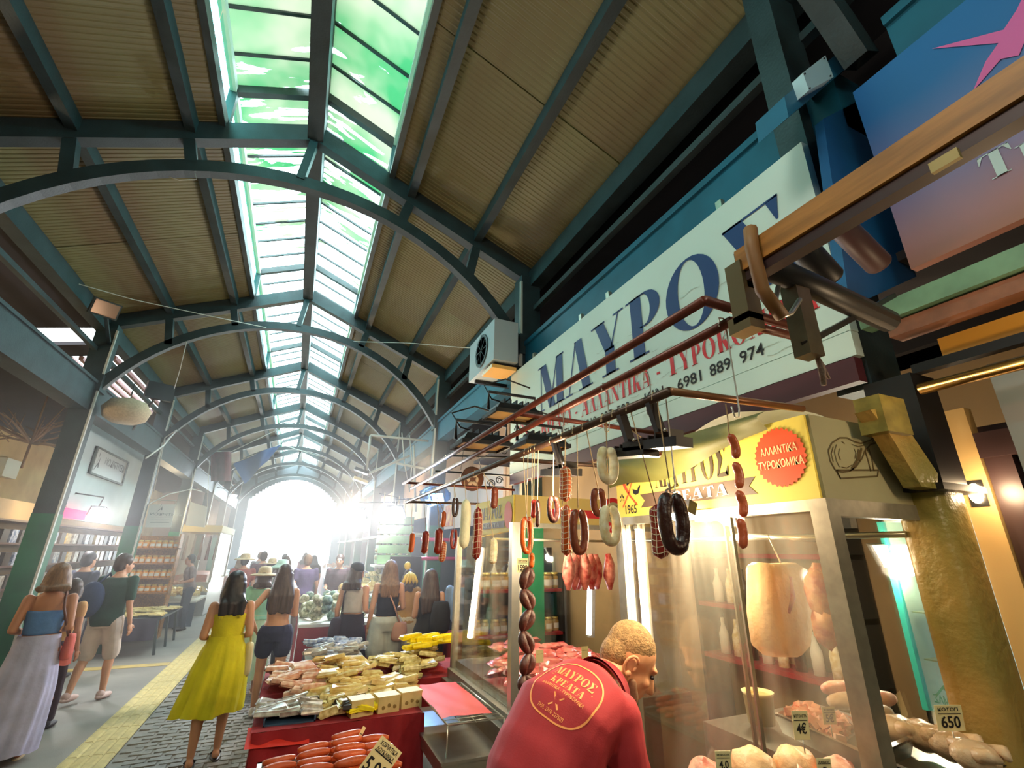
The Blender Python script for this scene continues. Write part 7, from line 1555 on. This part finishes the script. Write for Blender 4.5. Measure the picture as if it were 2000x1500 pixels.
# cables and twine
for i, (pts, l, r) in enumerate((
    ([PY(-10, 505, 6.5), PY(120, 545, 6.9), PY(260, 585, 7.3), PY(400, 615, 7.8), PY(520, 640, 8.1)], 'thin twine slung across the left roof slope', .006),
    ([PY(690, 667, 8.2), PY(800, 670, 7), PY(905, 679, 5.6), PY(1005, 681, 4.7)], 'thin twine slung from the second arch to the right column', .005),
    ([PY(285, 895, 8.3), PY(320, 870, 9.3), PY(345, 840, 10.5), PY(322, 855, 11.6), PY(300, 960, 11.8)], 'pale cable looping between the two nearest left columns', .012),
    ([PY(290, 985, 11.9), PY(330, 965, 13), PY(375, 955, 14.5), PY(395, 960, 15.4)], 'pale cable sagging toward the third left column', .012),
    ([PY(380, 335, 4.42), PY(384, 350, 4.42), PY(350, 352, 4.42), PY(330, 345, 4.42)], 'scrap of string caught on the nearest arch', .003),
    ([PY(365, 665, 8.2), PY(352, 720, 8.5), PY(340, 760, 8.9)], 'string dangling from the second arch at the left', .006),
    ([PY(785, 845, 9), PY(790, 905, 9), PY(800, 960, 9), PY(805, 900, 9.1), PY(800, 850, 9.2)], 'tangle of pale cable beside the right column', .012))):
    b = B(); b.tube(pts, r, 6); tag(b.ob('cable', M_cable), l, 'cable')
# metal bracket frames of next stall along the right
nf = thing('pipe_frame', 'pale steel pipe frame of the stall behind the green column', 'frame', (1.3, 8.8, 3)); b = B()
for a, c in (((724, 850), (845, 862)), ((724, 850), (715, 925)), ((808, 870), (812, 1000)), ((775, 905), (855, 920)), ((720, 925), (800, 890))): b.tube([PY(*a, 8.8), PY(*c, 8.8)], .022, 8)
b.ob('tube', M_cable, nf)
for i, (px, py, l) in enumerate(((706, 920, 'small grey flood lamp on the pale pipe frame, upper of the two'), (704, 938, 'small cream flood lamp on the pale pipe frame, lower of the two'))):
    p_ = PY(px, py, 8.8); b = B(); b.obox(p_, (.26, .18, .05), Matrix.Rotation(.3, 3, 'Y')); tag(b.ob('flood_lamp', M_steel2 if i == 0 else mat('cream_lens', rgb(232, 216, 180), .3)), l, 'lamp')
# iron scroll bracket sign under the upper frame: round brown hanging sign
hs_ = thing('round_sign', 'round brown carved sign hanging from iron scrollwork behind the rails', 'sign', PY(920, 935, 4.9)); c_ = PY(922, 935, 4.9)
b = B(); b.lathe(c_, [(.001, -.02), (.13, -.02), (.135, 0), (.13, .02), (.001, .02)], 28, Matrix.Rotation(math.pi/2, 3, 'X')); b.ob('disc', mat('carved_brown_wood', rgb(112, 66, 46), .6, 0, .4, 14), hs_)
b = B()
for k in range(6): a = k*1.05; b.ell(c_+Vector((.05*math.cos(a), -.024, .05*math.sin(a)-.01)), (.02, .004, .03), 8, Matrix.Rotation(a, 3, 'Y'))
b.ob('carving', mat('pale_carving', rgb(206, 170, 140), .6), hs_)
def scroll(b, c, r, s=1, n=26): b.tube([Vector(c)+Vector((s*(r*(1-i/n*.75))*math.cos(i*.42), 0, r*(1-i/n*.75)*math.sin(i*.42))) for i in range(n)], .006, 6)
b = B()
for a, c in (((870, 890), (1000, 893)), ((850, 920), (1010, 930)), ((875, 948), (985, 952))): b.tube([PY(*a, 4.95), PY(*c, 4.95)], .011, 6)
for px, py, r, s in ((985, 880, .06, 1), (960, 945, .05, -1), (975, 938, .045, 1)): scroll(b, PY(px, py, 4.92), r, s)
b.tube([PY(900, 918, 4.93), PY(905, 880, 4.93)], .003, 5); b.tube([PY(940, 920, 4.93), PY(935, 893, 4.93)], .003, 5)
b.ob('scrollwork', M_black, hs_)
# big pale shop board on the right wall beyond the sign
b = B(); b.box((2.7, 6.5, 2.25), (2.74, 9.6, 3.15)); tag(b.ob('wall_board', mat('pale_pink_board', rgb(222, 206, 204), .7, 0, .05, 2)), 'pale pinkish board behind the scrollwork and round sign', 'board')
b = B(); b.box((2.68, 9.0, 2.3), (2.70, 9.5, 2.7)); tag(b.ob('poster', mat('orange_poster', rgb(236, 176, 80), .6, 0, .4, 6, c2=rgb(200, 90, 60))), 'small orange poster on the wall left of the green column', 'poster')
fl_ = B(); fl_.grid(lambda u, v: tuple(Vector(PY(455, 905, 19))*(1-u)*(1-v)+Vector(PY(548, 868, 19))*u*(1-v)+Vector(PY(522, 900, 19))*u*v+Vector(PY(478, 945, 19))*(1-u)*v+Vector((0, .15*math.sin(u*7), 0))), 14, 6); fg = thing('blue_flag', 'blue cloth flag hung across the far left arches', 'flag', PY(500, 905, 19)); fl_.ob('cloth', mat('deep_blue_cloth', rgb(20, 70, 130), .7), fg); b = B(); b.tube([(-2.95, 19.4, PY(455, 905, 19).z+.2), PY(455, 905, 19), PY(548, 868, 19), (.8, 19.4, arch_z(.8))], .012, 5); b.ob('cord', M_cable, fg)
rc = B(); rc.grid(lambda u, v: tuple(Vector(PY(412+u*40, 882+v*58, 16+.3*math.sin(u*6))) ), 12, 8); dr2 = thing('dark_red_drape', 'dark red drape hung high at the left before the blue flag', 'drape', PY(430, 910, 16)); rc.ob('cloth', mat('dark_red_cloth', rgb(110, 46, 46), .8, 0, .4, 6), dr2); b = B(); b.tube([(-2.95, 15.85, PY(412, 882, 16).z+.2), PY(412, 882, 16), PY(452, 882, 16), (-1.0, 15.8, arch_z(-1.0))], .012, 5); b.ob('cord', M_cable, dr2)
# ------------------------------------------------------------------ lamps and added fill lights
WARM = (1, .80, .52); AMB = (1, .72, .42)
light('kiosk_flood', 'POINT', lp+Vector((-.10, 0, -.02)), 7.5, WARM, .04)
light('kiosk_panel_lamp', 'POINT', lq+Vector((-.05, -.03, -.06)), 12, (1, .84, .62), .05)
light('kiosk_inner_fill', 'POINT', (1.85, 1.7, H+.05), 14, WARM, .08)  # added fill to brighten the kiosk interior, no fitting of its own
light('far_case_fill', 'POINT', (1.9, 3.9, H+.1), 18, WARM, .08)  # added warm fill inside the far case, no lamp modelled
light('jar_shelf_fill', 'POINT', (2.3, 5.2, H+.5), 18, WARM, .1)  # added warm fill for the jar shelf, no lamp modelled
light('stall_fill', 'POINT', (1.3, 5.6, H+1.0), 26, WARM, .12)  # this and the next two: warm fills added over the stalls, no pendants there
light('stall_fill', 'POINT', (1.2, 12.5, 3.0), 40, AMB, .15)
light('stall_fill', 'POINT', (1.4, 17.5, 3.0), 40, AMB, .15)
light('shop_fill', 'POINT', (-3.9, 11.5, 2.5), 22, WARM, .1)  # this and the next three: unseen warm fills added to the left shops
light('shop_fill', 'POINT', (-3.4, 15.5, 2.7), 35, WARM, .15)
light('shop_fill', 'POINT', (-3.0, 20.5, 2.8), 35, WARM, .15)
light('shop_fill', 'POINT', (-5.2, 6.6, 3.0), 45, WARM, .15)
light('near_shop_lamp', 'POINT', (1.55, .35, H+.36), 2.5, AMB, .05)
for y in (-3.5, .2): light('hall_fill', 'POINT', (-.6, y, 4.0), 34, (1, .9, .76), .3)  # unseen fill points added to brighten the hall, without fixtures

t = thing('wall_lamp', 'small glowing wall lamp on the beige jamb at the right edge', 'lamp', (2.19, .88, H+.21))
b = B(); b.ell((2.19, .88, H+.21), (.012, .022, .035), 12); b.ob('glass', emis('amber_wall_lamp', (1, .75, .4, 1), 12), t)
b = B(); b.box((2.196, .855, H+.165), (2.202, .905, H+.255)); b.ob('back_plate', M_black, t)
light('wall_lamp_light', 'POINT', (2.12, .82, H+.21), 1.6, AMB, .03)
# haze volume added mostly to stand in for lens glare around the gateway
hz = B(); hz.box((-6.2, 5.0, .02), (4.3, 27.7, 3.6)); ho = hz.ob('haze', bpy.data.materials.new('glare_haze')); tag(ho, 'thin haze added for lens glare, filling the far half of the hall', 'haze'); ho['kind'] = 'stuff'
m = ho.data.materials[0]; m.use_nodes = True; nt = m.node_tree; nt.nodes.clear(); o_ = nt.nodes.new('ShaderNodeOutputMaterial'); v_ = nt.nodes.new('ShaderNodeVolumeScatter'); v_.inputs['Density'].default_value = .022; v_.inputs['Anisotropy'].default_value = .6; v_.inputs['Color'].default_value = (1, .96, .95, 1); nt.links.new(v_.outputs[0], o_.inputs['Volume'])
light('rail_bulb_light', 'POINT', pb+Vector((-.03, -.03, 0)), 6, WARM, .02)
